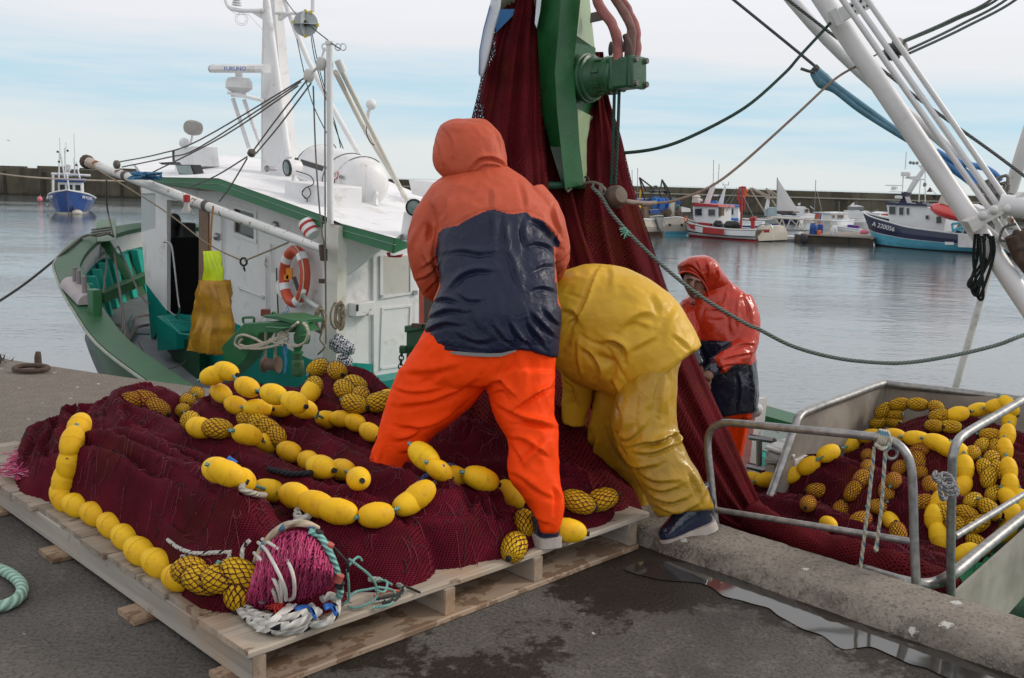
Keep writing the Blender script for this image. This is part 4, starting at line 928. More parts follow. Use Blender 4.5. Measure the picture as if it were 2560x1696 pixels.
q.tube([a+ax_*k+rad*1.01*(sdv*math.cos(R_(-20))+upv*math.sin(R_(-20))) for k in (.1, Lr*.5, Lr-.1)], .02, 6); q.build('seam_flange', WHT, rf)
def onraft(k, an, ex=1.012): return a+ax_*k+rad*ex*(sdv*math.cos(R_(an))+upv*math.sin(R_(an)))
q = MB(); q.loft([[onraft(k, an) for k in (.08, Lr*.30, Lr*.58)] for an in (12, 18, 24)], 0, False, False); q.build('dark_stripe', LB, rf)
q = MB(); q.loft([[onraft(k, an) for k in (Lr*.72, Lr*.8, Lr*.93)] for an in (9, 12.5, 16)], 0, False, False); plate = q.build('maker_plate', paint('plate_grey', (.18, .18, .18), .5, bump=0), rf)
cc_ = onraft(Lr*.825, 12.5, 1.03); nn_ = unit(cc_-(a+ax_*Lr*.825))
q = MB(); q.lathe([(.001, 0), (.045, 0), (.045, .008), (.001, .008)], cc_, nn_, 20); q.build('emblem_ring', paint('emblem_orange', (.62, .12, .05), .5, bump=0), plate)
q = MB(); q.lathe([(.001, .008), (.037, .008), (.037, .011), (.001, .011)], cc_, nn_, 20); q.build('emblem_disc', WHT, plate)
text('Z', .07, cc_+nn_*.014, ax_, upv, paint('emblem_red', (.55, .06, .03), .5, bump=0), plate, 'emblem_letter')
for k in (.12, Lr*.6, Lr*.80):
    q = MB(); q.tube([onraft(k+.15*math.sin(R_(an*.7)), an, 1.02) for an in range(-90, 130, 12)], .006, 5); q.build('strap', paint('strap_grey', (.16, .16, .17), .7, bump=0), rf)
for x in (846, 940): q = MB(); q.tube([pv(x, 482, LV-.2), pv(x, 515, LV-.3)], .026, 4); q.build('cradle_leg', WHT, rf)

# green winch box aft of the cabin with its chain
wn = thing('winch_box', 'dark green winch box with a hanging chain behind the orange trousers', 'winch', pv(1040, 960, 5.0))
q = MB(); q.slab([pv(1015, 830, 5.0), pv(1080, 818, 5.0), pv(1080, 960, 5.0), pv(1015, 960, 5.0)], VD*.22); q.slab([pv(1010, 815, 4.98), pv(1082, 805, 4.98), pv(1082, 822, 4.98), pv(1010, 832, 4.98)], VD*.25); q.box(pv(1008, 874, 4.95), (.06, .06, .06)); q.build('housing', paint('winch_green', (.014, .065, .024), .45, .2, 4), wn, bevel=.01)
q = MB()
for k in range(8):
    c = pv(1004-k*.8, 884+k*11, 4.95); u1 = R0 if k % 2 else A((.2, 1, 0)); q.tube([c+u1*.018*math.cos(a)+ZD*.025*math.sin(a) for a in np.linspace(0, 6.28, 12)][:-1], .006, 6, closed=True)
q.build('chain', paint('chain_green', (.02, .05, .025), .5), wn)
q = MB(); q.box(pv(1042, 814, 4.95), (.08, .05, .03)); q.build('controls', RU, wn)

# aft part of the boat seen past the third man: far bulwark, deck, hatch, stanchion
q = MB(); q.add([tv(-7.2, 3.85, -.98), tv(4, 3.85, -.62), tv(4, 7.3, -.62), tv(-7.2, 7.6, -.98)], [(0, 1, 2, 3)]); q.build('aft_deck', DGR, boat)
q = MB(); q.slab([pv(1668, 1010, 5.4), pv(1775, 1015, 5.4), pv(1760, 1240, 5.4), pv(1640, 1230, 5.4)], VD*.1)
q = MB(); q.slab([pv(1858, 1000, 5.3), pv(1893, 1000, 5.3), pv(1871, 1185, 5.3), pv(1840, 1185, 5.3)], VD*.12)
q.build('deck_upright', paint('white_chipped', (.66, .66, .66), .6, .06, 4, rust=.06, grime=.35, grcol=(.08, .08, .08)), boat)
q = MB(); q.tube(cat([pv(1858, 1026, 5.25), pv(1890, 1018, 5.25), pv(1892, 1030, 5.25), pv(1860, 1038, 5.25)], 4), .03, 8); q.build('upright_cleat', WHT, boat)
hb = thing('deck_locker', 'peeling white wooden deck locker beside the steel net bin', 'locker', pv(1970, 1210, 4.7))
q = MB(); q.slab([pv(1910, 1123, 4.75), pv(1992, 1092, 5.3), pv(2004, 1110, 5.1), pv(1985, 1148, 4.75)], ZD*.02); q.slab([pv(1914, 1128, 4.78), pv(1990, 1150, 4.78), pv(1990, 1215, 4.78), pv(1912, 1215, 4.78)], VD*.14); q.build('locker_body', paint('white_peeling', (.68, .67, .65), .6, .06, 4, grime=.55, grcol=(.16, .14, .12)), hb, bevel=.006)
q = MB(); q.slab([pv(1910, 1148, 4.74), pv(1942, 1152, 4.74), pv(1942, 1160, 4.74), pv(1910, 1156, 4.74)], VD*.04); q.slab([pv(1913, 1160, 4.75), pv(1935, 1163, 4.75), pv(1935, 1200, 4.75), pv(1913, 1200, 4.75)], VD*.03); q.build('locker_batten', paint('bare_wood', (.36, .34, .31), .8, .2, 10), hb)
q = MB(); q.tube([pv(1898, 1100, 5.0), pv(1898, 1180, 5.0)], .018, 8); q.tube([pv(1875, 1093, 5.0), pv(1935, 1102, 5.0)], .018, 8); q.tube([pv(1870, 1165, 5.0), pv(1935, 1180, 5.0)], .022, 8); q.build('side_rail', STL, boat)
# ------------------------------------------------------------------ nets
MAR = (.205, .022, .050)
NET1 = net_mat('net_maroon', (.112, .0085, .019), .0118, .46, (.013, .0013, .003), 0, (.085, .016, .009))
NET2 = net_mat('net_hanging', (.105, .0095, .0135), .0145, .50, (.016, .0016, .003), 0, (.115, .027, .008))
NETO = net_mat('net_open', (.055, .007, .013), .020, .40, (.02, .004, .008), .95)
NETB = net_mat('net_bin', (.085, .0085, .016), .0145, .46, (.018, .0025, .005), 0, (.14, .030, .010))
NETP = net_mat('net_pink', (.50, .050, .155), .026, .34, (.06, .006, .02), .25, (.34, .03, .09))
def nz3(a, b, c): return noise.noise(Vector((a, b, c)))
AX = np.linspace(0, 1, 200); _p = 1.15*(1-AX**2)**.6; ARC = np.concatenate([[0], np.cumsum(np.hypot(np.diff(AX), np.diff(_p)))])
class HF:
    """a heap of bundled netting as a height field over (t, v): ridges (path with crest heights, half width)"""
    def __init__(s, t0, t1, v0, v1, st, z0, ridges, seed=0, k=.025, fold=1.0):
        s.t0, s.v0, s.st, s.z0 = t0, v0, st, z0
        T = np.arange(t0, t1, st); V = np.arange(v0, v1, st); s.nt, s.nv = len(T), len(V)
        TT, VV = np.meshgrid(T, V, indexing='ij'); H = np.full(TT.shape, -1.0); s.U = np.zeros(TT.shape); s.S = np.zeros(TT.shape); best = np.full(TT.shape, -9.0); s.I = np.zeros(TT.shape, int)
        for ri, (path, w, fa) in enumerate(ridges):
            P = np.array(cat(path, 6)); acc = 0; D = np.full(TT.shape, 99.0); SS = np.zeros(TT.shape); ZZ = np.zeros(TT.shape); SG = np.zeros(TT.shape)
            for a, b in zip(P[:-1], P[1:]):
                d = b[:2]-a[:2]; l = np.linalg.norm(d)+1e-9; f = ((TT-a[0])*d[0]+(VV-a[1])*d[1])/l/l; f = np.clip(f, 0, 1)
                qx, qy = TT-(a[0]+f*d[0]), VV-(a[1]+f*d[1]); dd = np.hypot(qx, qy); m = dd < D
                D[m] = dd[m]; SS[m] = acc+(f*l)[m]; ZZ[m] = (a[2]+f*(b[2]-a[2]))[m]; SG[m] = np.sign(qx*d[1]-qy*d[0])[m]; acc += l
            dsg = D*SG
            fo = np.vectorize(lambda d_, s_: nz3(d_*9+.9*nz3(s_*1.6, d_*3, ri+seed), s_*1.3, ri*3.1+seed)*.062+(.5-abs(nz3(d_*13+1.2*nz3(s_*1.3, d_*3, ri), s_*.5, ri*1.7+seed+9)))*.135-.04+(.5-abs(nz3(d_*27+1.1*nz3(s_*1.8, d_*5, ri), s_*.8, ri*2.7+seed)))*.040+nz3(d_*40, s_*3, ri+seed)*.004)(dsg, SS)*fa*fold
            q = np.clip(1-(D/w)**2, 0, 1)
            h = np.where(D < w, ZZ*q**.55+fo*np.clip(q*1.6, 0, 1)**.6, -1)
            s.I = np.where(h > best, ri, s.I); s.U = np.where(h > best, np.sign(dsg)*np.interp(np.minimum(D/w, 1), AX, ARC)*w, s.U); s.S = np.where(h > best, SS, s.S); best = np.maximum(best, h)
            m = np.minimum(H, h); M_ = np.maximum(H, h); s_ = M_+k*.5*np.exp(-np.clip((M_-m)/k, 0, 30)); H = np.where((H > -.5) & (h > -.5), s_, M_)
        s.H = H; s.T, s.V = T, V
    def h(s, t, v):
        i = (t-s.t0)/s.st; j = (v-s.v0)/s.st; i0, j0 = int(i), int(j)
        if i0 < 0 or j0 < 0 or i0 >= s.nt-1 or j0 >= s.nv-1: return s.z0
        f, g = i-i0, j-j0; H = s.H
        z = (H[i0, j0]*(1-f)+H[i0+1, j0]*f)*(1-g)+(H[i0, j0+1]*(1-f)+H[i0+1, j0+1]*f)*g
        return s.z0+max(0, z)
    def hit(s, x, y, lift=0.0, y0=2.2, y1=9.0):
        d = ray(x, y); p = None
        for k in range(1400):
            p = CAM+d*(y0+(y1-y0)*k/1400); t, v = tvv(p)
            if p[2] <= s.h(t, v)+lift: return p
        return pv(x, y, s.V[-1]-.22)
    def build(s, mb, cut=.004):
        idx = -np.ones(s.H.shape, int); V = []
        s.H = np.maximum(s.H, 0); c0 = s.H > cut; ok = c0.copy()
        for a_, b_ in ((1, 0), (-1, 0), (0, 1), (0, -1), (1, 1), (-1, -1), (1, -1), (-1, 1)): ok |= np.roll(np.roll(c0, a_, 0), b_, 1)
        for i in range(s.nt):
            for j in range(s.nv):
                if ok[i, j]: idx[i, j] = len(V); V.append(tv(s.T[i], s.V[j], s.z0+s.H[i, j]))
        # let the rim drop to the base
        Fc = []; U = []
        for i in range(s.nt-1):
            for j in range(s.nv-1):
                q = (idx[i, j], idx[i+1, j], idx[i+1, j+1], idx[i, j+1])
                if min(q) < 0: continue
                Fc.append(q); I = s.I[i, j]; c = [(i, j), (i+1, j), (i+1, j+1), (i, j+1)]
                U.append([(s.T[a]-.8*s.H[a, b], s.V[b]+.8*s.H[a, b]) for a, b in c])
        mb.add(V, Fc, 0, U); return mb
PB = .138
ridges = [
    ([(-5.28, 2.02, .10), (-5.05, 1.92, .15), (-4.7, 1.78, .17), (-4.45, 1.72, .15)], .26, 1.0),
    ([(-5.30, 2.42, .18), (-5.15, 2.25, .20), (-4.85, 2.1, .21), (-4.5, 1.98, .22)], .26, 1.0),
    ([(-4.42, 1.68, .20), (-4.2, 1.71, .285), (-3.9, 1.735, .30), (-3.4, 1.73, .31), (-3.05, 1.69, .315), (-2.92, 1.67, .28)], .205, 1.3),
    ([(-4.75, 2.04, .18), (-4.2, 1.98, .25), (-3.6, 2.06, .255), (-3.1, 2.07, .24), (-2.85, 2.08, .2)], .145, 1.0),
    ([(-4.6, 2.44, .22), (-4.35, 2.38, .27), (-3.9, 2.43, .26), (-3.4, 2.41, .26), (-2.95, 2.40, .26)], .155, 1.0),
    ([(-4.95, 2.74, .22), (-4.4, 2.82, .27), (-3.9, 2.82, .27), (-3.4, 2.78, .25)], .165, 1.0),
    ([(-4.75, 3.02, .20), (-4.4, 3.08, .36), (-4.05, 3.06, .34), (-3.6, 2.98, .28), (-3.2, 2.9, .3)], .22, 1.0),
    ([(-2.98, 1.96, .22), (-2.84, 2.02, .25), (-2.76, 2.10, .20)], .205, 1.2),
    ([(-3.0, 2.34, .27), (-2.86, 2.38, .31), (-2.78, 2.40, .26)], .215, 1.2),
    ([(-2.98, 2.62, .20), (-2.80, 2.58, .24), (-2.72, 2.56, .16)], .19, 1.0),
    ([(-3.2, 2.85, .22), (-2.95, 2.95, .27), (-2.84, 3.02, .26), (-2.76, 3.08, .18)], .23, 1.1),
    ([(-4.3, 2.15, .07), (-3.6, 2.25, .08), (-3.1, 2.3, .08), (-2.95, 2.6, .10)], .42, .7),
    ([(-4.2, 2.75, .07), (-3.5, 2.75, .09)], .42, .7),
    ([(-4.36, 1.56, .16), (-4.0, 1.60, .27), (-3.5, 1.60, .275), (-3.05, 1.62, .28), (-2.90, 1.66, .22)], .055, .35),
    ([(-4.40, 1.66, .2), (-4.1, 1.665, .325), (-3.6, 1.675, .335), (-3.1, 1.66, .335), (-2.90, 1.67, .26)], .050, .35),
    ([(-4.42, 1.80, .2), (-4.1, 1.76, .325), (-3.6, 1.755, .34), (-3.1, 1.71, .335), (-2.90, 1.69, .26)], .055, .35),
    ([(-4.40, 1.90, .2), (-4.0, 1.85, .285), (-3.5, 1.835, .295), (-3.1, 1.78, .30), (-2.90, 1.72, .24)], .050, .35),
    ([(-4.8, 1.96, .18), (-4.3, 1.95, .24), (-3.7, 2.01, .265), (-3.0, 2.03, .25)], .050, .35),
    ([(-5.1, 2.16, .18), (-4.6, 2.08, .235), (-4.0, 2.05, .27), (-3.5, 2.10, .265), (-2.9, 2.12, .24)], .050, .35),
    ([(-4.6, 2.36, .2), (-4.2, 2.35, .275), (-3.6, 2.38, .275), (-3.0, 2.36, .28)], .055, .35),
    ([(-4.5, 2.48, .2), (-4.0, 2.50, .27), (-3.5, 2.47, .275), (-2.95, 2.45, .27)], .050, .35),
    ([(-4.9, 2.76, .2), (-4.3, 2.76, .275), (-3.8, 2.78, .285), (-3.4, 2.74, .25)], .050, .35),
    ([(-4.8, 2.88, .2), (-4.2, 2.89, .27), (-3.5, 2.84, .26)], .050, .35),
    ([(-3.1, 2.20, .2), (-2.92, 2.28, .30), (-2.80, 2.30, .26), (-2.68, 2.30, .14)], .055, .35),
    ([(-3.05, 2.40, .2), (-2.88, 2.42, .33), (-2.78, 2.44, .30), (-2.66, 2.46, .15)], .055, .35),
    ([(-3.0, 1.92, .2), (-2.86, 1.98, .26), (-2.74, 2.06, .23), (-2.66, 2.14, .14)], .050, .35),
    ([(-2.86, 1.80, .16), (-2.78, 1.78, .15), (-2.70, 1.76, .10)], .13, .6),
]
PILE = HF(-5.6, -2.44, 1.36, 3.42, .0105, PB, ridges)
net = thing('fishing_net', 'big maroon fishing net heaped in long folds on the wooden pallet', 'fishing net', tv(-3.9, 2.3, PB))
mb = MB(); PILE.build(mb); mb.build('net_heap', NET1, net, ang=180)
def strands(nm, hf, n, mt, par, seed, L_=.06):
    q = MB(); random.seed(seed)
    while n:
        i, j = random.randrange(4, hf.nt-4), random.randrange(4, hf.nv-4)
        if hf.H[i, j] < .05: continue
        n -= 1; t, v = hf.T[i], hf.V[j]; a = random.gauss(0, .9); da = random.gauss(0, .6); P = []
        for k in range(5):
            P.append(tv(t, v, hf.h(t, v)+.002+.010*random.random()*math.sin(k*.78))); t += L_/4*math.cos(a); v += L_/4*math.sin(a); a += da
        q.tube(P, .0013, 3, 0, False)
    return q.build(nm, mt, par, ang=180)
TWA = paint('twine_maroon', (.17, .018, .042), .7, .4, 40, bump=0); TWB = paint('twine_dark', (.030, .006, .010), .7, .3, 40, bump=0)
tag(strands('loose_strands', PILE, 1500, TWA, net, 61, .05), kind='stuff'); tag(strands('dark_strands', PILE, 1000, TWB, net, 62, .05), kind='stuff')
# dark soiled patches and bits lying on the heap
q = MB()
for P in ([(395, 1118), (440, 1128)], ):
    pass

def pxrings(secs, n=48, k=5, pleat=None, ex=2.0, seed=0):
    """rings through photo-pixel sections (xl, yl, xr, yr, Y, half depth)"""
    S = cat([A(s_) for s_ in secs], k); R = []
    for r in S:
        a, b = pY(r[0], r[1], r[4]), pY(r[2], r[3], r[4]); c = (a+b)/2; ax = (b-a)/2; w = np.linalg.norm(ax)
        nv = unit(c-CAM); nv = unit(nv-ax*np.dot(nv, ax)/max(1e-9, w*w)); ring = []
        for j in range(n):
            f = 2*math.pi*j/n; cx, sx = math.cos(f), math.sin(f)
            cx = math.copysign(abs(cx)**(2/ex), cx); sx = math.copysign(abs(sx)**(2/ex), sx)
            p = c+ax*cx+nv*(r[5]*sx)
            if pleat: p = p+pleat(f, c, ax, nv, w, r)
            ring.append(p)
        R.append(ring)
    return R
def hank(nm, secs, mats, par, seed, amp=.05, n=140, k=9, openf=None):
    def pl(f, c, ax, nv, w, r):
        z = c[2]
        g = nz3(math.cos(f)*3.2+seed, math.sin(f)*3.2, z*.55+seed)*amp*1.5+(.5-abs(nz3(f*3.6+.5*nz3(z*1.1, seed, 2), z*.5, seed+3)))*amp*1.7+(.5-abs(nz3(f*8.5+.6*nz3(z*1.5, seed, 5), z*.7, seed)))*amp*.8
        return (ax/w*math.cos(f)*.25+nv*math.sin(f))*g
    R = pxrings(secs, n, k, pl)
    U = []; acc = 0
    for i, r in enumerate(R):
        if i: acc += np.linalg.norm(np.mean(r, 0)-np.mean(R[i-1], 0))
        per = 1.35
        U.append([(per*j/n*1.0, acc) for j in range(n+1)])
    q = MB(); q.loft(R, 0, False, True, U)
    if openf:
        for i in range(len(q.f)):
            row, j = divmod(i, n)
            if openf(row/len(R), 2*math.pi*(j+.5)/n): q.m[i] = 1
    return q.build(nm, mats, par, ang=180)
hk = thing('hanging_net', 'maroon fishing net hanging from the green power block down to pallet and bin', 'fishing net', pY(1500, 700, 5.0))
left = [(1262, -40, 1352, -40, 5.62, .14), (1256, 20, 1350, 10, 5.60, .15), (1222, 130, 1350, 125, 5.56, .15), (1202, 230, 1352, 225, 5.52, .15), (1180, 330, 1356, 330, 5.45, .15), (1165, 420, 1364, 420, 5.38, .15), (1165, 520, 1374, 520, 5.3, .16), (1175, 620, 1405, 620, 5.2, .18), (1165, 720, 1430, 720, 5.08, .20), (1140, 820, 1440, 820, 4.97, .22), (1112, 920, 1446, 920, 4.86, .25), (1085, 1000, 1462, 1000, 4.76, .28), (1060, 1080, 1490, 1080, 4.66, .30), (1042, 1150, 1530, 1150, 4.56, .32), (1030, 1220, 1572, 1220, 4.46, .32), (1020, 1290, 1600, 1290, 4.36, .30)]
hank('left_hank', left, [NET2, NETO], hk, 4, .045, openf=lambda r, f: r < .34 and (abs(f-math.pi) < .55+.25*math.sin(r*60)))
right = [(1468, 130, 1500, 130, 5.80, .06), (1452, 240, 1514, 240, 5.78, .09), (1425, 338, 1544, 338, 5.74, .12), (1385, 458, 1574, 458, 5.68, .15), (1365, 567, 1610, 567, 5.6, .16), (1385, 723, 1662, 723, 5.45, .17), (1440, 830, 1706, 830, 5.3, .18), (1490, 920, 1745, 920, 5.15, .18), (1528, 1000, 1780, 1000, 5.03, .17), (1560, 1080, 1818, 1080, 4.93, .16), (1610, 1160, 1852, 1160, 4.85, .15), (1670, 1240, 1888, 1240, 4.78, .12), (1750, 1300, 1915, 1296, 4.74, .09), (1830, 1340, 1960, 1318, 4.70, .06)]
hank('right_hank', right, [NET2, NETO], hk, 11, .045, openf=lambda r, f: r > .18 and r < .62 and (f < .24 or f > 2*math.pi-.22))
# the middle of the curtain, in shade under the block
mid_ = [(1346, 230, 1420, 230, 5.74, .06), (1350, 340, 1428, 340, 5.70, .08), (1352, 440, 1440, 440, 5.66, .10), (1352, 560, 1470, 560, 5.52, .12), (1370, 700, 1520, 700, 5.36, .14), (1380, 850, 1560, 850, 5.2, .16), (1390, 1000, 1600, 1000, 5.05, .18), (1420, 1120, 1640, 1120, 4.9, .2), (1450, 1250, 1690, 1250, 4.76, .2)]
hank('middle_hank', mid_, [NET2, NETO], hk, 17, .05, n=90)
# strip of net running over the kerb into the bin
q = MB(); path = [(1880, 1292, .05), (1950, 1328, .03), (2020, 1358, .0), (2110, 1392, -.03), (2200, 1425, -.05), (2300, 1455, -.06), (2380, 1470, -.1)]
P = cat([pz(*p) for p in path], 8); rr_ = np.interp(np.linspace(0, 1, len(P)), [0, .2, .5, .8, 1], [.075, .055, .085, .10, .06])
b0 = len(q.v); q.tube(P, list(rr_), 30)
for i in range(b0, len(q.v)):
    p = A(q.v[i]); q.v[i] = tuple(p+ZD*(.022*nz3(p[0]*9, p[1]*9, 3)+.012*nz3(p[0]*24, p[1]*24, 1)))
for i in range(len(q.uv)): q.uv[i] = [(u*.5, v*.07) for u, v in q.uv[i]]
q.build('net_tail', NET2, hk, ang=180)

# net in the steel bin
bt_, bv_ = (-2.62, -1.54), (3.72, 6.02)
RB = []
for v, z in ((3.86, .48), (4.1, .50), (4.45, .58), (4.85, .70), (5.25, .82), (5.55, .86), (5.78, .88)):
    lt = -2.62 if v > 4.9 else -3.05+(v-3.8)*.15
    RB.append(([(lt, v, z*.72), (lt+.35, v+.05, z), (-1.95, v-.03, z*1.02), (-1.60, v, z*.95)], .34, .7))
BIN = HF(-3.35, -1.53, 3.72, 6.0, .0125, -.62, RB, 31, .05)
bn_ = thing('bin_net', 'maroon net and floats piled inside the stainless steel bin', 'fishing net', tv(-2.1, 4.9, -.6))
mb = MB(); BIN.build(mb); mb.build('net_heap', NETB, bn_, ang=180); tag(strands('loose_strands', BIN, 900, TWA, bn_, 63), kind='stuff'); tag(strands('dark_strands', BIN, 700, TWB, bn_, 64), kind='stuff')

# ------------------------------------------------------------------ floats
YEL = NT('float_yellow'); oi = YEL.N.new('ShaderNodeObjectInfo')
cY = YEL.mix(oi.outputs['Random'], (.78, .43, .006), (.86, .53, .012))
cY = YEL.mix(YEL.m('MULTIPLY', YEL.step(YEL.noise(14, 5, .65), .48, .74), .50), cY, (.50, .23, .02))
cY = YEL.mix(YEL.m('MULTIPLY', YEL.step(YEL.noise(60, 3, .6), .64, .72), .35), cY, (.30, .15, .02))
YEL.bump(YEL.noise(90, 4, .6), .12, .004); YEL.set(cY, .58, 0, None, .28); YEL = YEL.mat
COLR = paint('float_collar', (.012, .014, .014), .7, bump=0); TROPE = rope_mat('float_line_teal', (.20, .42, .38), .5)
def shellmat(nm, col, cell, th):
    return net_mat(nm, col, cell, th, (.02, .004, .008), 1.0, None, .8)
SH1 = shellmat('netting_dark', (.055, .010, .022), .0195, .165); SH2 = shellmat('netting_maroon', (.16, .018, .028), .0165, .27)
FL, FD = .148, .098
def float_mesh():
    q = MB(); n = 18; pr = []
    for i in range(n+1):
        a = math.pi*i/n; x = -math.cos(a); r = abs(math.sin(a))**.78
        pr.append((max(.012, r*FD/2), x*FL/2))
    pr = [(.009, pr[0][1]+.004)]+pr+[(.009, pr[-1][1]-.004)]
    mid = len(pr)//2; pr.insert(mid, (FD/2+.0012, -.0012)); pr.insert(mid+1, (FD/2+.0012, .0012))
    q.lathe(pr, (0, 0, 0), (1, 0, 0), 24); return q
FM = float_mesh()
proto = FM.build('float', YEL, org=(0, 0, 0), ang=50)
cq = MB(); cq.cyl((FL/2-.008, 0, 0), (FL/2+.012, 0, 0), .011, None, 8); collar = cq.build('collar', COLR, proto)
cq = MB(); cq.tube([(-FL/2-.016, 0, 0), (-FL/2+.008, 0, 0)], .0085, 8); stub = cq.build('rope_stub', TROPE, proto)
def shell_mesh(mt, nm):
    q = MB(); rings = []; U = []; nu, nv = 26, 16
    for i in range(nv+1):
        a = math.pi*(.03+.94*i/nv); x = -math.cos(a)*FL/2*1.07; r = math.sin(a)**.78*FD/2*1.07+.001
        rings.append([(x, r*math.cos(2*math.pi*j/nu), r*math.sin(2*math.pi*j/nu)) for j in range(nu)]); U.append([(.32*j/nu, i*.0125) for j in range(nu+1)])
    q.loft(rings, 0, False, True, U); return q.build(nm, mt, proto, ang=180)
shA = shell_mesh(SH1, 'netting'); shB = shell_mesh(SH2, 'netting')
ORD = 'first second third fourth fifth sixth seventh eighth ninth tenth eleventh twelfth thirteenth fourteenth fifteenth sixteenth seventeenth eighteenth nineteenth twentieth'.split()
def inst(src, par=None):
    o = src.copy(); COL.objects.link(o); o.parent = par; return o
def place(P, d, sc, net, label, group, up=ZD):
    o = inst(proto); X = unit(d); Y = unit(np.cross(up, X)); Z = np.cross(X, Y); m = Matrix.Identity(4)
    sx, sy = sc*random.uniform(.95, 1.06), sc*random.uniform(.95, 1.04)
    for i in range(3): m[i][0] = X[i]*sx; m[i][1] = Y[i]*sy; m[i][2] = Z[i]*sy; m[i][3] = P[i]
    o.matrix_world = m; o['_w'] = list(map(float, P)); tag(o, label, 'float', group)
    for c in (collar, stub): inst(c, o)
    if net: inst(shA if net == 1 else shB, o)
    return o
random.seed(21)
def string(nm, pts, hf, group, where, sc=1.0, lift=.035, dirs=None, flat=.3):
    P = [hf.hit(p[0], p[1]+0, lift) for p in pts]; cnt = {}
    for i, p in enumerate(P):
        a, b = P[max(0, i-1)], P[min(len(P)-1, i+1)]; d = b-a
        n_ = pts[i][2] if len(pts[i]) > 2 else 0; vw = unit(p-CAM); d = d-flat*np.dot(d, vw)*vw
        if dirs and i in dirs: d = pY(pts[i][0]+dirs[i][0]*10, pts[i][1]+dirs[i][1]*10, p[1])-p+A((0, .001, 0))
        kind = {0: 'bare yellow float', 1: 'netted yellow float', 2: 'veiled yellow float'}[n_]
        cnt[n_] = cnt.get(n_, 0)+1; k = cnt[n_]
        lab = '%s %s %s' % (ORD[min(k, 20)-1], kind, where) if sum(1 for q_ in pts if (q_[2] if len(q_) > 2 else 0) == n_) > 1 else 'lone %s %s' % (kind, where)
        place(p, d, sc*(pts[i][3] if len(pts[i]) > 3 else 1), n_, lab, group)
    return P
s1 = [(198, 1066), (180, 1106), (173, 1159), (160, 1202), (156, 1243), (191, 1264), (236, 1286), (279, 1315), (313, 1344), (350, 1379), (394, 1408), (445, 1444), (475, 1426, 1), (509, 1450, 1), (556, 1446, 1), (600, 1438, 1), (596, 1468, 1)]
string('a', s1, PILE, 'floats along the pallet edge', 'from the far end of the left pallet edge string', 1.0, .042)
s2 = [(545, 1176), (569, 1184), (602, 1201), (678, 1228), (736, 1239), (792, 1261), (845, 1279), (940, 1288), (1023, 1258), (1046, 1240)]
string('b', s2, PILE, 'floats on the front string', 'from the left on the front string before the orange leg', .93, .045)
s3 = [(491, 984, 1), (469, 1003, 1), (458, 1028, 1), (476, 1052, 1), (500, 1070), (545, 1072, 1), (618, 1088), (673, 1110), (724, 1130), (771, 1152), (803, 1168), (856, 1175), (896, 1197)]
string('c', s3, PILE, 'floats on the middle string', 'from the left on the middle string across the heap', .92, .04)
s4 = [(533, 939), (565, 928), (618, 968), (684, 986), (736, 1006)]
string('d', s4, PILE, 'floats on the raised string', 'from the left on the raised string below the green arm', .93, .16)
s5 = [(553, 984), (591, 1014), (645, 1021), (704, 1021), (760, 1023), (820, 1050), (854, 1048), (889, 1057), (925, 1081)]
string('e', s5, PILE, 'floats on the upper string', 'from the left on the upper string behind the middle one', .90, .05)
s6 = [(620, 1050, 1), (651, 1059, 1), (674, 1072, 1), (694, 1092, 1)]
string('f', s6, PILE, 'netted floats between the strings', 'from the left in the short row behind the middle string', .85, .02)
s7 = [(777, 980), (785, 965, 1), (794, 922, 1), (843, 928, 1), (862, 975, 1), (888, 962, 1), (902, 992, 1), (887, 1010, 1), (951, 1006, 1), (967, 999)]
string('g', s7, PILE, 'netted floats at the back', 'from the left in the clump below the chequered cloth', 1.0, .05)
s8 = [(1060, 1142, 0, .95), (1098, 1176, 0, .8), (1136, 1190, 0, .8), (1202, 1197), (1276, 1237), (1311, 1312, 1), (1285, 1368, 1)]
string('h', s8, PILE, 'floats between the orange legs', 'from the left on the string passing between the orange legs', 1.0, .03)
s9 = [(1445, 1255, 1), (1502, 1250, 1), (1420, 1326)]
string('i', s9, PILE, 'floats right of the orange leg', 'from the left at the right end of the pallet', 1.0, .05, dirs={0: (1, .4), 1: (1, -.3), 2: (1, .2)})
s10 = [(330, 1002, 2), (362, 1000, 2), (395, 1020, 2)]
string('j', s10, PILE, 'floats under the net at the far left', 'from the left at the far left top of the heap', 1.0, .01)
# floats in the bin
B = .80
ba = [(1878, 1200), (1922, 1200), (1976, 1189), (2022, 1165), (2071, 1134), (2123, 1114), (2176, 1091), (2233, 1091), (2293, 1098), (2342, 1107), (2369, 1122), (2402, 1133), (2411, 1171), (2403, 1218), (2354, 1249), (2336, 1294), (2347, 1342)]
string('k', ba, BIN, 'floats on the line across the bin', 'from the kerb end of the line curving across the bin', .92, .03, flat=.85)
bb = [(2394, 1036), (2445, 1025), (2492, 1016), (2522, 1015), (2522, 1049), (2518, 1089), (2512, 1125), (2522, 1174), (2525, 1214), (2522, 1249), (2552, 1256), (2525, 1289), (2512, 1330), (2415, 1385)]
string('l', bb, BIN, 'floats down the right side of the bin', 'from the top of the line down the bin right side', .86, .05, flat=.85)
bc = [(2111, 1073, 2), (2198, 1056, 1), (2209, 1027, 1), (2249, 1011, 1), (2294, 1011, 1), (2340, 1018, 1), (2349, 1040, 1), (2238, 1038, 1), (2234, 1054, 1), (2336, 1065, 1), (2376, 1067, 1)]
string('m', bc, BIN, 'netted floats at the back of the bin', 'from the left in the clump at the bin back', B, .03)
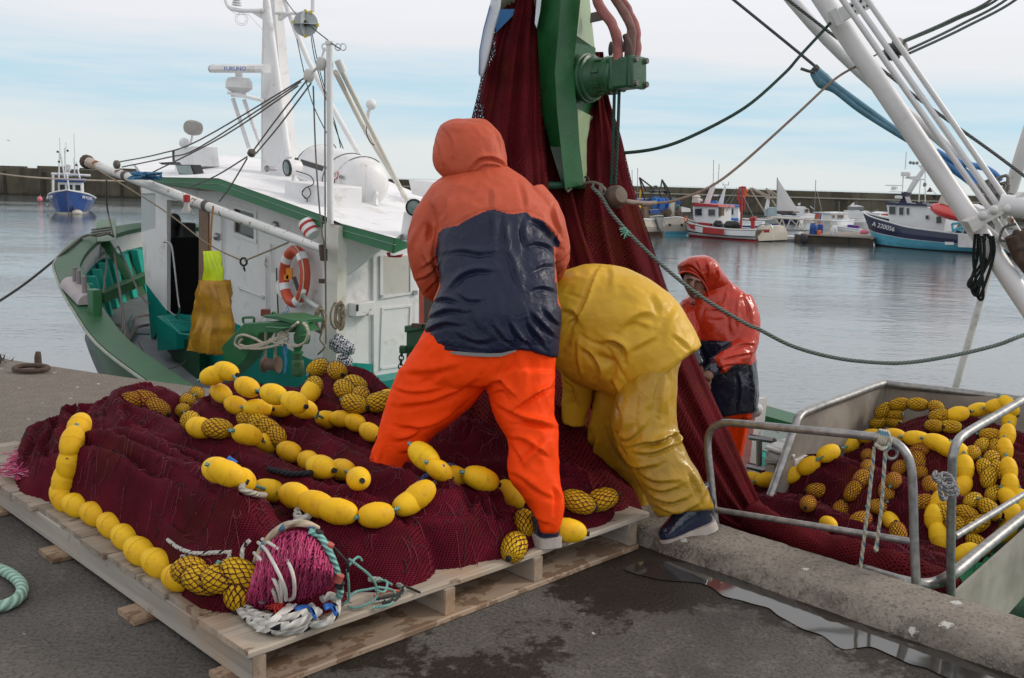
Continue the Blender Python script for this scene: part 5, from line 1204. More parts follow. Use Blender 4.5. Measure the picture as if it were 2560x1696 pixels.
bd_ = [(2169, 1140, 2), (2169, 1169, 2), (2153, 1198, 2), (2133, 1227, 2), (2102, 1273, 2), (2071, 1311), (2151, 1300, 2), (2196, 1267, 2), (2227, 1303), (2245, 1336, 2), (2216, 1229, 2), (2233, 1202, 2), (2249, 1171, 2), (2296, 1129, 2), (2296, 1152, 2), (2300, 1180, 2), (2325, 1213, 2), (2311, 1256, 2), (2042, 1227, 2), (2020, 1260, 2)]
string('n', bd_, BIN, 'veiled floats in the bin', 'along the chain in the middle of the bin net', B, .012)
be = [(2431, 1133, 1), (2456, 1114, 1), (2478, 1089, 1), (2489, 1118, 1), (2478, 1147, 1), (2463, 1173, 1), (2492, 1176, 1), (2471, 1194, 1), (2483, 1234, 1), (2432, 1253, 1), (2418, 1285, 1), (2474, 1274, 1), (2442, 1311, 1), (2391, 1311, 1), (2362, 1285, 1), (2445, 1362, 1)]
string('o', be, BIN, 'netted floats right of the bin middle', 'from the top between the two bin float lines', B, .02)
for o in (collar, stub, shA, shB, proto): bpy.data.objects.remove(o)

# float lines (the head rope threaded through each string)
def fline(pts, hf, lift, r, lab, k=4):
    q = MB(); q.tube(cat([hf.hit(p[0], p[1], lift) for p in pts], k), r, 7); q.build('float_line', TROPE, label=lab, cat='rope')
fline(s1, PILE, .042, .006, 'thin teal rope threading the floats along the left pallet edge')
fline(s2, PILE, .045, .006, 'thin teal rope threading the front float string')
fline(s3, PILE, .04, .006, 'thin teal rope threading the middle float string')
fline(s4, PILE, .16, .006, 'thin teal rope threading the raised float string')
fline(s5, PILE, .05, .006, 'thin teal rope threading the upper float string')
fline(ba, BIN, .03, .005, 'thin teal rope threading the floats across the bin')
fline(bb, BIN, .05, .005, 'thin teal rope threading the floats down the right of the bin')

# ------------------------------------------------------------------ the pink cod end with its ropes, front corner of the heap
PK = paint('pink_twine', (.52, .055, .17), .7, .3, 30, bump=0); PK2 = paint('pink_twine_dark', (.30, .028, .085), .7, .3, 30, bump=0)
ce = thing('cod_end', 'pink net cod end with pale ropes bulging at the front corner of the heap', 'net end', pz(700, 1520, .15))
top = [(628, 1452, .20), (640, 1405, .27), (668, 1362, .34), (705, 1335, .39), (748, 1326, .41), (785, 1340, .40), (812, 1375, .36), (835, 1420, .30)]
bot = [(606, 1512, .155), (625, 1522, .155), (655, 1524, .16), (690, 1520, .17), (725, 1512, .175), (760, 1506, .18), (795, 1496, .18), (828, 1470, .2)]
T_, B_ = cat(top, 5), cat(bot, 5); rowsP = []; U = []
def cod(i, b):
    x, y, z = T_[i]*(1-b)+B_[i]*b; bul = math.sin(math.pi*min(1, b*.9+.1))
    return pz(x, y, z+.06*bul)
nI = len(T_)
for r in range(25):
    b = r/24; rowsP.append([cod(i, b) for i in range(nI)])
    U.append([(i*.013*(1+.8*b), b*.30) for i in range(nI+1)])
q = MB(); q.loft(rowsP, 0, False, False, U); q.build('pink_netting', NETP, ce, ang=180)
q = MB(); q2 = MB(); random.seed(13)
def codpt(i, b, e=.004):
    i = min(max(i, 0), nI-1.001); k = int(i); f = i-k; return cod(k, b)*(1-f)+cod(k+1, b)*f+unit(CAM-cod(k, b))*e
for k in range(150):
    i = random.uniform(3, nI-2); b = random.uniform(0, .5); P = []; dr = random.choice((-1, 1))*random.uniform(.3, 2.2)
    L_ = random.uniform(.18, .55)
    for st in range(7): P.append(codpt(i+dr*(st/6)*(1 if st % 2 else .6)+random.uniform(-.35, .35), min(1, b+L_*st/6), random.uniform(.002, .014)))
    (q if k % 3 else q2).tube(P, .0021, 4)
q.build('loose_twine', PK, ce); q2.build('dark_twine', PK2, ce)
STR = rope_mat('rope_beige_blue', (.56, .46, .33), .75, 2, 9, (.10, .22, .36)); WRP = rope_mat('rope_white_fleck', (.62, .60, .55), .7, 2, 6, (.02, .02, .025)); TQ = rope_mat('rope_turquoise', (.26, .56, .50), .55, 3, 6); WCR = paint('white_cord', (.60, .57, .52), .7, .12, 20, bump=0)
def cord(nm, pts, r, mt, par, k=5, n=9): q = MB(); q.tube(cat([pz(*p) for p in pts], k), r, n); return q.build(nm, mt, par)
cord('hoop_rope', [(637, 1455, .19), (636, 1425, .25), (646, 1390, .31), (668, 1352, .37), (700, 1322, .42), (735, 1309, .445), (768, 1311, .45), (795, 1325, .43)], .0125, STR, ce)
cord('hoop_rope', [(775, 1330, .43), (800, 1342, .42), (822, 1378, .38), (838, 1415, .33), (848, 1455, .27), (850, 1485, .22), (840, 1502, .18)], .0115, TQ, ce)
for x, y, z in ((822, 1368, .39), (847, 1446, .29)): 
    c = pz(x, y, z); q = MB(); q.tube([c-A((.005, 0, .012)), c+A((.005, 0, .012))], .0145, 10); q.build('red_whipping', paint('red_whip', (.42, .10, .08), .8), ce)
for x, y, z in ((796, 1336, .425), (849, 1462, .265)):
    c = pz(x, y, z); q = MB(); q.tube([c-A((.005, 0, .010)), c+A((.005, 0, .010))], .0145, 10); q.build('black_whipping', COLR, ce)
for P in ([(640, 1352, .33), (665, 1375, .36), (690, 1420, .36), (712, 1470, .30), (715, 1500, .24)], [(650, 1346, .34), (680, 1362, .38), (712, 1390, .38), (733, 1440, .34), (735, 1490, .26), (722, 1500, .22)], [(630, 1378, .30), (662, 1410, .33), (690, 1460, .30), (703, 1505, .22)], [(632, 1382, .29), (660, 1420, .31), (680, 1470, .27), (692, 1505, .21)], [(655, 1480, .24), (670, 1440, .30), (690, 1425, .33), (704, 1480, .27), (700, 1508, .2)]):
    cord('white_cord', P, .0058, WCR, ce, 6)
cord('turquoise_tail', [(655, 1500, .20), (668, 1470, .25), (675, 1445, .28)], .017, TQ, ce)
for P in ([(548, 1496, .155), (590, 1515, .16), (620, 1545, .165), (660, 1572, .16), (710, 1575, .165), (760, 1560, .17), (782, 1530, .18), (775, 1515, .19)], [(640, 1548, .175), (690, 1566, .18), (740, 1560, .185), (780, 1540, .19), (800, 1525, .2)], [(600, 1500, .16), (630, 1530, .175), (670, 1545, .185), (720, 1545, .195), (770, 1530, .2)], [(770, 1560, .16), (810, 1560, .165), (838, 1535, .175), (842, 1505, .19), (825, 1490, .205), (805, 1500, .2)], [(690, 1580, .15), (730, 1578, .15), (770, 1566, .155), (790, 1548, .165)]):
    cord('white_rope', P, .0135, WRP, ce)
q = MB(); random.seed(8)
for k in range(26):
    x = 730+random.uniform(-12, 12); q.tube(cat([pz(x, 1515+random.uniform(-6, 6), .205), pz(690+random.uniform(-12, 12), 1545, .20), pz(645+random.uniform(-6, 26), 1578+random.uniform(-6, 2), .155)], 4), .0022, 4)
q.build('frayed_yarn', paint('yarn_white', (.70, .68, .64), .8, .08, 20, bump=0), ce)
BLW = paint('blue_whip', (.02, .14, .50), .6, .25, 30, bump=0)
for pts in ([(738, 1524), (752, 1519), (770, 1520), (782, 1530), (784, 1540)], [(810, 1518), (822, 1514), (834, 1520), (836, 1532)]):
    for k in range(3): cord('blue_whipping', [(x+k*1.5, y+k*3.5-2, .205) for x, y in pts], .0055, BLW, ce, 4, 6)
for P in ([(872, 1398, .34), (895, 1415, .32), (925, 1440, .27), (940, 1465, .22), (942, 1490, .18), (920, 1510, .16), (885, 1520, .15), (870, 1516, .15)], [(872, 1415, .32), (885, 1400, .33), (897, 1393, .33), (905, 1402, .31)], [(868, 1425, .30), (872, 1465, .24), (872, 1500, .18), (866, 1508, .17)], [(872, 1495, .19), (890, 1480, .2), (920, 1474, .2), (942, 1470, .2)], [(940, 1475, .2), (960, 1480, .17), (968, 1460, .18), (962, 1450, .19)], [(945, 1468, .19), (980, 1475, .16), (988, 1490, .15), (975, 1512, .147), (930, 1520, .147)], [(928, 1445, .2), (960, 1452, .18), (980, 1462, .17)], [(850, 1512, .16), (862, 1508, .17), (872, 1498, .18)]):
    cord('turquoise_cord', P, .0042, TQ, ce, 6, 6)
cord('grey_rope_end', [(925, 1448, .20), (965, 1452, .17), (1000, 1465, .155), (1012, 1480, .15)], .010, rope_mat('rope_grey_green', (.34, .38, .33), .6), ce)
for P, m_ in (([(935, 1505, .15), (965, 1500, .15), (985, 1490, .15)], WRP), ([(935, 1490, .16), (970, 1478, .155), (1000, 1478, .15)], paint('coral_cord', (.62, .15, .10), .8)), ([(940, 1498, .16), (980, 1490, .16), (1005, 1482, .155), (1008, 1468, .16), (1022, 1470, .15), (1050, 1482, .147)], COLR), ([(805, 1340, .40), (840, 1375, .38), (868, 1408, .335), (870, 1430, .3)], COLR), ([(955, 1508, .15), (985, 1502, .15), (1000, 1490, .155)], COLR)):
    cord('loose_end', P, .0045, m_, ce, 5, 6)
q = MB()
for k in range(30):
    c = pz(random.uniform(690, 705), random.uniform(1500, 1528), .2); q.tube([c+A((random.gauss(0, .012), random.gauss(0, .01), random.gauss(0, .012))) for _ in range(4)], .0022, 4)
q.build('red_yarn', paint('red_yarn', (.50, .04, .03), .8), ce)

# ropes lying on the heap
def onheap(pts, lift=.012, hf=None): return [(hf or PILE).hit(x, y, lift) for x, y in pts]
q = MB(); q.tube(cat(onheap([(672, 1172), (700, 1180), (735, 1186), (775, 1182), (800, 1172), (826, 1158)], .02), 5), .011, 10); q.build('black_rope', rope_mat('rope_black', (.020, .024, .032), .45), label='short black rope lying across the maroon net behind the orange leg', cat='rope')
q = MB(); q.tube(cat(onheap([(1042, 1214), (1060, 1196), (1085, 1178), (1110, 1166), (1135, 1168), (1155, 1186)], .025), 5), .0125, 10); q.build('blue_rope', rope_mat('rope_blue', (.10, .13, .27), .5), label='faded blue rope curving over the net between the orange legs', cat='rope')
q = MB(); q.tube(cat(onheap([(578, 1152), (590, 1168), (605, 1182), (622, 1180), (618, 1200), (604, 1222), (640, 1236), (662, 1238)], .03), 5), .0105, 10); q.build('knotted_rope', rope_mat('rope_tan', (.50, .46, .38), .55), label='tan rope end with a blue whipped tip lying on the front floats', cat='rope')
q = MB(); c = PILE.hit(581, 1155, .03); q.tube([c-A((.02, 0, -.012)), c+A((.012, 0, -.010))], .015, 8); q.build('whipped_tip', BLW, bpy.data.objects['knotted_rope'])
q = MB(); q.tube(cat(onheap([(762, 1238), (752, 1262), (740, 1285), (752, 1296), (772, 1290), (765, 1275)], .03), 5), .012, 10); q.tube(cat(onheap([(748, 1285), (742, 1296), (760, 1300)], .03), 5), .012, 8); q.build('white_lashing', WRP, label='white braided rope tied around the front float string', cat='rope')
q = MB()
for P in ([(420, 1350), (450, 1372), (490, 1384), (540, 1382), (580, 1380)], [(455, 1392), (490, 1396), (505, 1412)], [(545, 1412), (570, 1398), (575, 1385)], [(625, 1350), (608, 1370), (605, 1400), (612, 1425)]): q.tube(cat(onheap(P, .004), 5), .0075, 8)
q.build('light_rope', WRP, label='white rope showing through the maroon net near the netted floats', cat='rope')
# pink selvedge rope at the far left of the heap
sv = thing('selvedge_rope', 'pink meshed selvedge with a turquoise core trailing at the far left of the pallet', 'rope', pz(60, 1190, .14))
pth = [(90, 1128), (62, 1138), (40, 1160), (36, 1185), (58, 1192), (90, 1198), (125, 1205)]
P = cat([pz(x, y, .165) for x, y in pth], 8); q = MB(); q.tube(P, .012, 8); q.build('core', TQ, sv)
q = MB(); q2 = MB(); random.seed(14)
for k in range(150):
    i = random.randrange(len(P)); c = P[i]
    (q if k % 3 else q2).tube([c+A((random.gauss(0, .028), random.gauss(0, .03), abs(random.gauss(0, .018)))) for _ in range(4)], .0026, 4)
q.build('pink_mesh', PK, sv); q2.build('pale_mesh', paint('pale_pink', (.55, .22, .32), .8, bump=0), sv)
q = MB()
for k in range(40):
    c = pz(random.uniform(108, 140), random.uniform(1200, 1235), .15); q.tube([c+A((random.gauss(0, .014), random.gauss(0, .014), abs(random.gauss(0, .012)))) for _ in range(4)], .0026, 4)
q.build('red_yarn', paint('red_yarn2', (.60, .04, .03), .8), sv)
# ------------------------------------------------------------------ power block, bin, gates, gantry, ropes
PG = paint('block_green', (.012, .098, .028), .30, .22, 5, grime=.12, grcol=(.06, .12, .05), bump=.35, bscale=50, rust=.03)
PGP = paint('block_pale_green', (.32, .42, .25), .42, .12, 5, grime=.3, grcol=(.14, .22, .12), bump=.25)
MG = paint('motor_green', (.022, .092, .040), .38, .25, 10, grime=.35, grcol=(.02, .05, .03), bump=.5, bscale=60, rust=.06)
PBW = paint('block_white', (.60, .64, .70), .4, .08, 5, grime=.2); PBB = paint('block_blue', (.03, .17, .42), .45, .3, 6, grime=.3, grcol=(.25, .32, .36)); PBC = paint('block_cream', (.42, .44, .30), .5, .15, 7, grime=.4, grcol=(.15, .2, .12))
pb = thing('power_block', 'green hydraulic power block hauling the maroon net overhead', 'power block', pY(1420, 240, 5.5))
def yslab(nm, pts, Y, th, mt, par, bevel=0):
    q = MB(); q.slab([pY(x, y, Y) for x, y in pts], (0, th, 0)); return q.build(nm, mt, par, ang=30, bevel=bevel)
yslab('outer_flange', [(1236, -70), (1258, -70), (1251, 15), (1236, 69), (1224, 125), (1214, 165), (1204, 196), (1198, 182), (1199, 127), (1209, 73), (1224, 18)], 5.30, .10, PBW, pb, .012)
yslab('flange_edge', [(1225, 10), (1208, 73), (1198, 127), (1196, 184), (1202, 197), (1199, 182), (1200.5, 127), (1210.5, 73), (1226, 18)], 5.285, .012, PBB, pb)
q = MB(); q.lathe([(.001, -.12), (.26, -.12), (.24, -.10), (.22, -.05), (.21, 0), (.22, .05), (.24, .10), (.26, .12), (.001, .12)], pY(1298, -62, 5.62), R0, 40); q.build('sheave', PBC, pb)
yslab('sheave_patch', [(1252, 24), (1300, 22), (1262, 60), (1240, 82), (1240, 60)], 5.44, .02, PBB, pb)
yslab('inner_flange', [(1345, -40), (1358, -40), (1350, 30), (1342, 70), (1337, 58), (1340, 20)], 5.36, .05, PBW, pb)
def P_(x, y, Y): return pY(x, y, Y)
q = MB(); q.box(P_(1400, -300, 5.55), (.22, .30, 1.1)); q.build('hanger', PG, pb, bevel=.01)
# folded front housing: left facet, right facet, crease standing proud
YF, YC = 5.42, 5.34
Lh = [(1358, -60), (1354, 0), (1342, 76), (1347, 153), (1354, 284), (1376, 367), (1407, 470)]
Ch = [(1406, -60), (1402, 0), (1396, 76), (1387, 182), (1393, 284), (1402, 367), (1413, 471)]
Rh = [(1453, -60), (1451, 0), (1444, 73), (1433, 167), (1442, 276), (1449, 364), (1460, 462)]
q = MB(); q.loft([[P_(*p, YF+.03) for p in Lh], [P_(*p, YC) for p in Ch]], 0, False, False); q.loft([[P_(*p, YC) for p in Ch], [P_(*p, YF-.01) for p in Rh]], 0, False, False)
q.loft([[P_(*p, YF+.03) for p in Lh], [P_(*p, YF+.03)+A((.02, .25, 0)) for p in Lh]], 0, False, False)
q.build('housing', PG, pb, ang=12)
def rb(x, y): return P_(x, y, 5.66)
for _P in ([P_(1451, -60, YF), P_(1444, 73, YF), P_(1441, 89, YF), rb(1487, 121), rb(1474, 0), rb(1472, -60)], [P_(1443, 272, YF), P_(1449, 364, YF), P_(1460, 458, YF), rb(1471, 455), rb(1480, 374), rb(1490, 296)]):
    q = MB(); q.slab(_P, A((-.004, .006, 0))); q.build('side_plate', PGP, pb, ang=30)
q = MB(); q.slab([P_(1434, 92, YF+.03), P_(1434, 270, YF+.03), rb(1486, 296), rb(1489, 120)], A((-.012, .02, 0))); q.slab([P_(1442, 88, YF+.01), rb(1487, 120), rb(1460, 150), P_(1430, 130, YF+.1)], A((0, .01, -.01))); q.build('inner_plate', PG, pb)
q = MB(); q.tube([P_(1366, 464, 5.44), P_(1464, 463, 5.44)], .020, 10); q.build('base_tube', paint('tube_worn', (.02, .12, .07), .5, .3, 6, rust=.12, grime=.5, grcol=(.05, .22, .45)), pb)
q = MB(); q.tube([P_(1412, 468, 5.4), P_(1420, 478, 5.39), P_(1428, 470, 5.4)], .009, 8); q.build('drain_lip', PGP, pb)
q = MB(); c = P_(1463, 452, 5.44); q.tube([c+.020*(R0*math.cos(a)+ZD*math.sin(a)) for a in np.linspace(0, 6.28, 14)[:-1]], .006, 6, closed=True); q.build('shackle_hole', BLK, pb)
# hydraulic motor
ma, mbp = P_(1462, 197, 5.52), P_(1604, 180, 5.30); ax_ = unit(mbp-ma); LM = np.linalg.norm(mbp-ma)
mot = MB(); mot.lathe([(.001, 0), (.125, 0), (.13, .008), (.13, .03), (.122, .034), (.122, .055), (.108, .06), (.10, .10), (.092, .105), (.088, .15), (.10, .152), (.102, .185), (.09, .19), (.085, .205), (.001, .205)], ma, ax_, 36)
mo = mot.build('motor', MG, pb, ang=35)
sd_ = unit(np.cross(ax_, ZD)); up_ = np.cross(sd_, ax_)
if up_[2] < 0: up_ = -up_
q = MB()
for k in range(18):
    a = 2*math.pi*k/18; q.cyl(ma+ax_*.028+.112*(sd_*math.cos(a)+up_*math.sin(a)), ma+ax_*.046+.112*(sd_*math.cos(a)+up_*math.sin(a)), .010, None, 6)
for k in range(8):
    a = 2*math.pi*k/8+.2; q.box(ma+ax_*.125+.090*(sd_*math.cos(a)+up_*math.sin(a)), (.045, .02, .02), (ax_, sd_*math.sin(a)-up_*math.cos(a), sd_*math.cos(a)+up_*math.sin(a)))
q.build('flange_bolts', MG, mo)
q = MB(); cb = ma+ax_*.255; q.box(cb, (.115, .135, .155), (ax_, sd_, up_)); q.box(ma+ax_*.207, (.03, .15, .17), (ax_, sd_, up_)); q.box(ma+ax_*.325, (.04, .145, .165), (ax_, sd_, up_)); q.build('pump_head', MG, mo, bevel=.012)
q = MB()
for a, b in ((-.05, .06), (.05, .06), (-.05, -.06), (.05, -.06)): q.cyl(ma+ax_*.34+sd_*a+up_*b, ma+ax_*.362+sd_*a+up_*b, .017, .015, 8)
q.build('head_bolts', paint('bolt_steel', (.09, .10, .08), .5, .3, 20), mo)
def hose(pts, r, mt, nm='hose', par=pb):
    q = MB(); pp = cat([P_(*p) for p in pts], 8); b0 = len(q.v); q.tube(pp, r, 14)
    for i in range(b0, len(q.v)):
        p = A(q.v[i]); q.v[i] = tuple(p+A((nz3(p[0]*22, p[2]*22, 1), nz3(p[0]*22, p[2]*22, 7), 0))*.008)
    return q.build(nm, mt, par, ang=80)
HZ = paint('hose_sleeve_red', (.31, .105, .095), .7, .25, 14, grime=.5, grcol=(.18, .13, .12), bump=.5, bscale=50); HB = paint('hose_sleeve_brown', (.20, .10, .085), .75, .25, 14, grime=.5, grcol=(.1, .07, .06), bump=.6)
hose([(1478, -40, 5.36), (1500, 18, 5.34), (1524, 52, 5.33), (1541, 92, 5.33), (1546, 150, 5.34)], .0265, HZ)
hose([(1510, -40, 5.40), (1545, 8, 5.38), (1570, 50, 5.36), (1579, 86, 5.35), (1577, 148, 5.35)], .024, HB)
hose([(1530, -40, 5.44), (1560, 8, 5.42), (1582, 48, 5.40), (1592, 95, 5.38), (1594, 148, 5.36)], .020, HZ)
hose([(1566, 88, 5.34), (1570, 110, 5.33), (1572, 148, 5.33)], .021, paint('hose_dark', (.07, .035, .03), .7), 'hose_end')
q = MB(); q.box(P_(1497, 41, 5.5), (.09, .05, .045), (unit(P_(1512, 37, 5.5)-P_(1480, 44, 5.5)), A((0, 1, 0)), ZD)); q.build('bracket_bar', paint('bar_grey', (.13, .115, .10), .6), pb)
q = MB(); q.ell(P_(1527, 124, 5.5), (.014, .014, .042)); q.ell(P_(1556, 118, 5.5), (.018, .014, .03)); q.build('hose_nipple', paint('nipple_grey', (.05, .05, .05), .4), pb)
def rp(nm, pts, r, mt, lab, k=8, n=8, cat_='rope', par=None):
    q = MB(); q.tube(cat([P_(*p) for p in pts], k), r, n)
    o = q.build(nm, mt, par, org=None if par is not None else P_(*pts[len(pts)//2]))
    return tag(o, lab, cat_) if lab else o
for k, (x0, x1) in enumerate(((1536, 1528), (1548, 1538))):
    rp('tag_line', [(x0, 226, 5.36), ((x0+x1)/2+1, 350, 5.3), (x1, 462, 5.28)], .0085, DGN, ('left' if k == 0 else 'right')+' one of two dark green lines hanging below the hydraulic motor')
# shackle, wooden snatch block
sb = thing('snatch_block', 'brown wooden snatch block shackled below the green power block', 'pulley', P_(1542, 510, 5.25))
q = MB(); q.lathe([(.001, -.045), (.040, -.042), (.056, -.02), (.058, 0), (.056, .02), (.040, .042), (.001, .045)], P_(1541, 492, 5.25), unit(A((.55, -.8, .25))), 20); q.build('cheek', paint('block_wood', (.10, .066, .044), .55, .3, 10, bump=.4), sb)
q = MB(); q.lathe([(.001, -.006), (.061, -.006), (.061, .006), (.001, .006)], P_(1541, 492, 5.25)-unit(A((.55, -.8, .25)))*.012, unit(A((.55, -.8, .25))), 20); q.build('strap', paint('strap_iron', (.05, .04, .035), .5), sb)
q = MB(); q.tube(cat([P_(1458, 461, 5.38), P_(1475, 457, 5.33), P_(1494, 459, 5.28), P_(1510, 472, 5.26), P_(1520, 485, 5.25)], 5), .008, 8); q.tube(cat([P_(1486, 457, 5.3), P_(1482, 470, 5.28), P_(1496, 480, 5.26), P_(1508, 488, 5.26), P_(1514, 476, 5.26), P_(1500, 460, 5.27)], 5), .007, 8); q.box(P_(1502, 474, 5.26), (.02, .02, .06)); q.build('shackle', paint('shackle_iron', (.17, .145, .125), .5, .2, 12, rust=.2), sb)
rp('brown_rope', [(1560, 503, 5.25), (1590, 508, 5.25), (1616, 509, 5.27), (1682, 503, 5.35), (1772, 469, 5.5), (1853, 411, 5.65), (1991, 287, 5.9), (2085, 200, 6.1), (2143, 165, 6.25)], .0075, paint('rope_brown', (.17, .115, .085), .8, .25, 40), 'thin brown rope running from the snatch block to the white boom')
rp('splice', [(1558, 502, 5.25), (1580, 506, 5.25), (1616, 509, 5.27), (1640, 508, 5.29)], .0125, paint('rope_splice', (.32, .25, .21), .8, .2, 40), None, par=sb)
rp('green_rope', [(1470, 366, 5.8), (1510, 376, 5.75), (1551, 383, 5.68), (1645, 371, 5.72), (1736, 338, 5.8), (1863, 269, 5.95), (1960, 185, 6.1), (2002, 138, 6.15), (2076, 58, 6.3)], .0095, DGN, 'sagging dark green rope from behind the power block to the boom')
GG = rope_mat('rope_grey_green2', (.19, .23, .21), .45, 3, 6)
rp('heavy_rope', [(1480, 468, 5.28), (1496, 484, 5.24), (1509, 500, 5.22), (1527, 531, 5.2), (1567, 578, 5.16), (1618, 629, 5.12), (1691, 694, 5.06), (1763, 749, 5.0), (1860, 807, 4.94), (1898, 824, 4.92), (1982, 866, 4.88), (2088, 895, 4.86), (2194, 907, 4.85), (2278, 906, 4.85), (2384, 889, 4.86), (2489, 864, 4.88), (2560, 838, 4.9), (2680, 800, 5.2), (2740, 850, 5.32)], .0100, GG, 'thick grey green rope sagging in front of the man on the boat', n=10)
q = MB(); random.seed(6)
for k in range(40):
    c = P_(1566+random.gauss(0, 3), 580+random.gauss(0, 3), 5.14); q.tube([c, c+A((random.gauss(-.01, .012), random.gauss(0, .012), random.gauss(-.006, .012)))], .002, 4)
q.build('fray', paint('fray_teal', (.20, .46, .36), .8, bump=0), bpy.data.objects['heavy_rope'])

# ---------------- gantry on the right
gt = thing('boom', 'white tubular boom with thin pipes slanting across the right of the harbour view', 'boom', P_(2570, 770, 5.6))
WBM = paint('boom_white', (.66, .655, .665), .38, .05, 3, rust=.10, rscale=9, grime=.15, grcol=(.5, .46, .42), bump=.15)
WBR = paint('boom_white_rusty', (.60, .59, .58), .45, .08, 4, rust=.33, rscale=7, grime=.3, grcol=(.35, .25, .18), bump=.3)
def tubeP(nm, pts, r, mt, par, n=16, k=4):
    q = MB(); P = cat([P_(*p) for p in pts], k); rr = r if np.isscalar(r) else list(np.interp(np.linspace(0, 1, len(P)), np.linspace(0, 1, len(r)), r)); q.tube(P, rr, n); return q.build(nm, mt, par)
tubeP('main_tube', [(1810, -380, 6.9), (2058, 0, 6.4), (2303, 364, 6.0), (2440, 570, 5.78), (2590, 795, 5.55), (2760, 1050, 5.3)], [.060, .056, .054], WBM, gt, 24)
tubeP('back_tube', [(1700, -360, 7.2), (1980, 0, 6.85), (2145, 176, 6.75), (2335, 338, 6.6), (2420, 412, 6.5)], [.046, .036, .030], WBM, gt)
for k, (a, b) in enumerate((((1840, -380), (2490, 548)), ((1868, -380), (2516, 545)), ((1905, -380), (2533, 524)))):
    tubeP('thin_pipe', [(*a, 6.25), (*b, 5.75)], .017, WBM, gt, 10)
for a, b in (((2485, 545), (2600, 720)), ((2520, 540), (2640, 730)), ((2455, 560), (2545, 640))): tubeP('lower_pipe', [(*a, 5.8), (*b, 5.6)], .018, WBR, gt, 10)
q = MB(); a, b = P_(2088, 45, 6.2), P_(2174, 2, 6.2); d = unit(b-a); u2 = unit(np.cross(d, A((0, 1, 0)))); q.box((a+b)/2, (np.linalg.norm(b-a), .04, .085), (d, A((0, 1, 0)), u2)); q.box(a, (.05, .06, .11), (d, A((0, 1, 0)), u2)); pl = q.build('pipe_bracket', WBM, gt, bevel=.006)
q = MB()
for k in range(9):
    c = a+d*(.11+.028*(k//2)+.0)+u2*(.02 if k % 2 else -.02)+A((0, -.022, 0)); q.lathe([(.001, 0), (.009, 0), (.009, -.003), (.001, -.003)], c, A((0, 1, 0)), 10)
q.build('bracket_holes', BLK, pl)
q = MB(); a, b = P_(2418, 567, 5.68), P_(2560, 490, 5.66); d = unit(b-a); u2 = unit(np.cross(d, A((0, 1, 0))))
q.box((a+b)/2, (np.linalg.norm(b-a), .07, .05), (d, A((0, 1, 0)), u2)); q.box(a+d*.03, (.06, .09, .07), (d, A((0, 1, 0)), u2))
for k in (.09, .155, .22, .28): q.ell(a+d*k-A((0, .03, 0))+u2*(.02-.03*(k > .2)), (.027, .03, .028))
q.build('pipe_clamp', WBR, gt, ang=40)
q = MB(); q.tube([P_(2500, 510, 5.7), P_(2590, 525, 5.6)], .06, 14); q.build('cross_tube', WBM, gt)
q = MB(); blob(q, P_(2556, 612, 5.6), (.06, .05, .09), 4, .3); q.tube([P_(2530, 590, 5.6), P_(2548, 640, 5.6), P_(2580, 680, 5.6)], .04, 10); q.build('rusty_hook', RU, gt, ang=60)
tubeP('rusty_post', [(2580, 310, 6.6), (2550, 402, 6.62), (2520, 500, 6.66), (2494, 600, 6.7)], [.046, .044, .042, .028], WBR, gt, 14)
tubeP('lower_post', [(2497, 590, 6.7), (2455, 740, 6.75), (2400, 930, 6.8), (2388, 975, 6.82)], .0235, paint('post_chipped', (.60, .59, .57), .5, .08, 4, rust=.10, rscale=14, grime=.5, grcol=(.10, .08, .07)), gt, 12)
# ropes and blocks on the gantry
GRP = rope_mat('rope_dark_grey', (.16, .16, .165), .5)
rp('grey_stay', [(1600, -290, 6.8), (2012, 33, 6.6), (2092, 95, 6.55), (2209, 178, 6.5), (2281, 236, 6.45), (2365, 298, 6.4), (2480, 380, 6.3), (2600, 470, 6.2)], .010, GRP, 'straight grey stay passing behind the slanting white boom')
rp('dark_line', [(1500, -270, 6.8), (2004, 138, 6.55), (2038, 171, 6.5)], .0095, paint('line_slate', (.075, .080, .10), .8, .2, 30), 'dark slate line running down to the blue hose splice')
bh = thing('blue_hose', 'blue hose bound with cord crossing behind the white boom', 'hose', P_(2200, 300, 6.45))
BLH = paint('hose_blue', (.105, .255, .36), .5, .2, 8, grime=.4, grcol=(.16, .22, .24), bump=.3); BL2 = paint('hose_bright_blue', (.055, .20, .48), .45, .2, 8, grime=.2, grcol=(.12, .22, .34))
for off_, r in (((0, 0), .022), ((-8, 10), .022)):
    tubeP('hose', [(2038+off_[0]*.3, 176+off_[1]*.4, 6.45), (2062+off_[0], 198+off_[1], 6.44), (2092+off_[0]*.6, 219+off_[1]*.6, 6.44), (2160+off_[0]*.9, 267+off_[1], 6.42), (2240, 326+off_[1]*.6, 6.38), (2285, 356+off_[1]*.3, 6.36)], [.030, .034, .022, .019, .019, .019], BLH, bh, 12, 6)
tubeP('hose', [(2340, 378, 6.35), (2375, 398, 6.34), (2420, 412, 6.33), (2460, 420, 6.32), (2490, 438, 6.3), (2500, 452, 6.3)], .020, BL2, bh, 12, 6)
tubeP('hose', [(2345, 392, 6.36), (2385, 424, 6.35), (2420, 450, 6.34), (2455, 478, 6.32)], .024, BL2, bh, 12, 6)
tubeP('hose', [(2385, 408, 6.36), (2410, 428, 6.35), (2440, 452, 6.34), (2455, 458, 6.33)], .022, BL2, bh, 12, 6)
q = MB()
for k in range(6): 
    c = P_(2034+k*1.2, 172+k*1.4, 6.45); q.tube([c+.028*(unit(A((.6, 0, .7)))*math.cos(a)+A((0, 1, 0))*math.sin(a)) for a in np.linspace(0, 6.28, 12)[:-1]], .006, 6, closed=True)
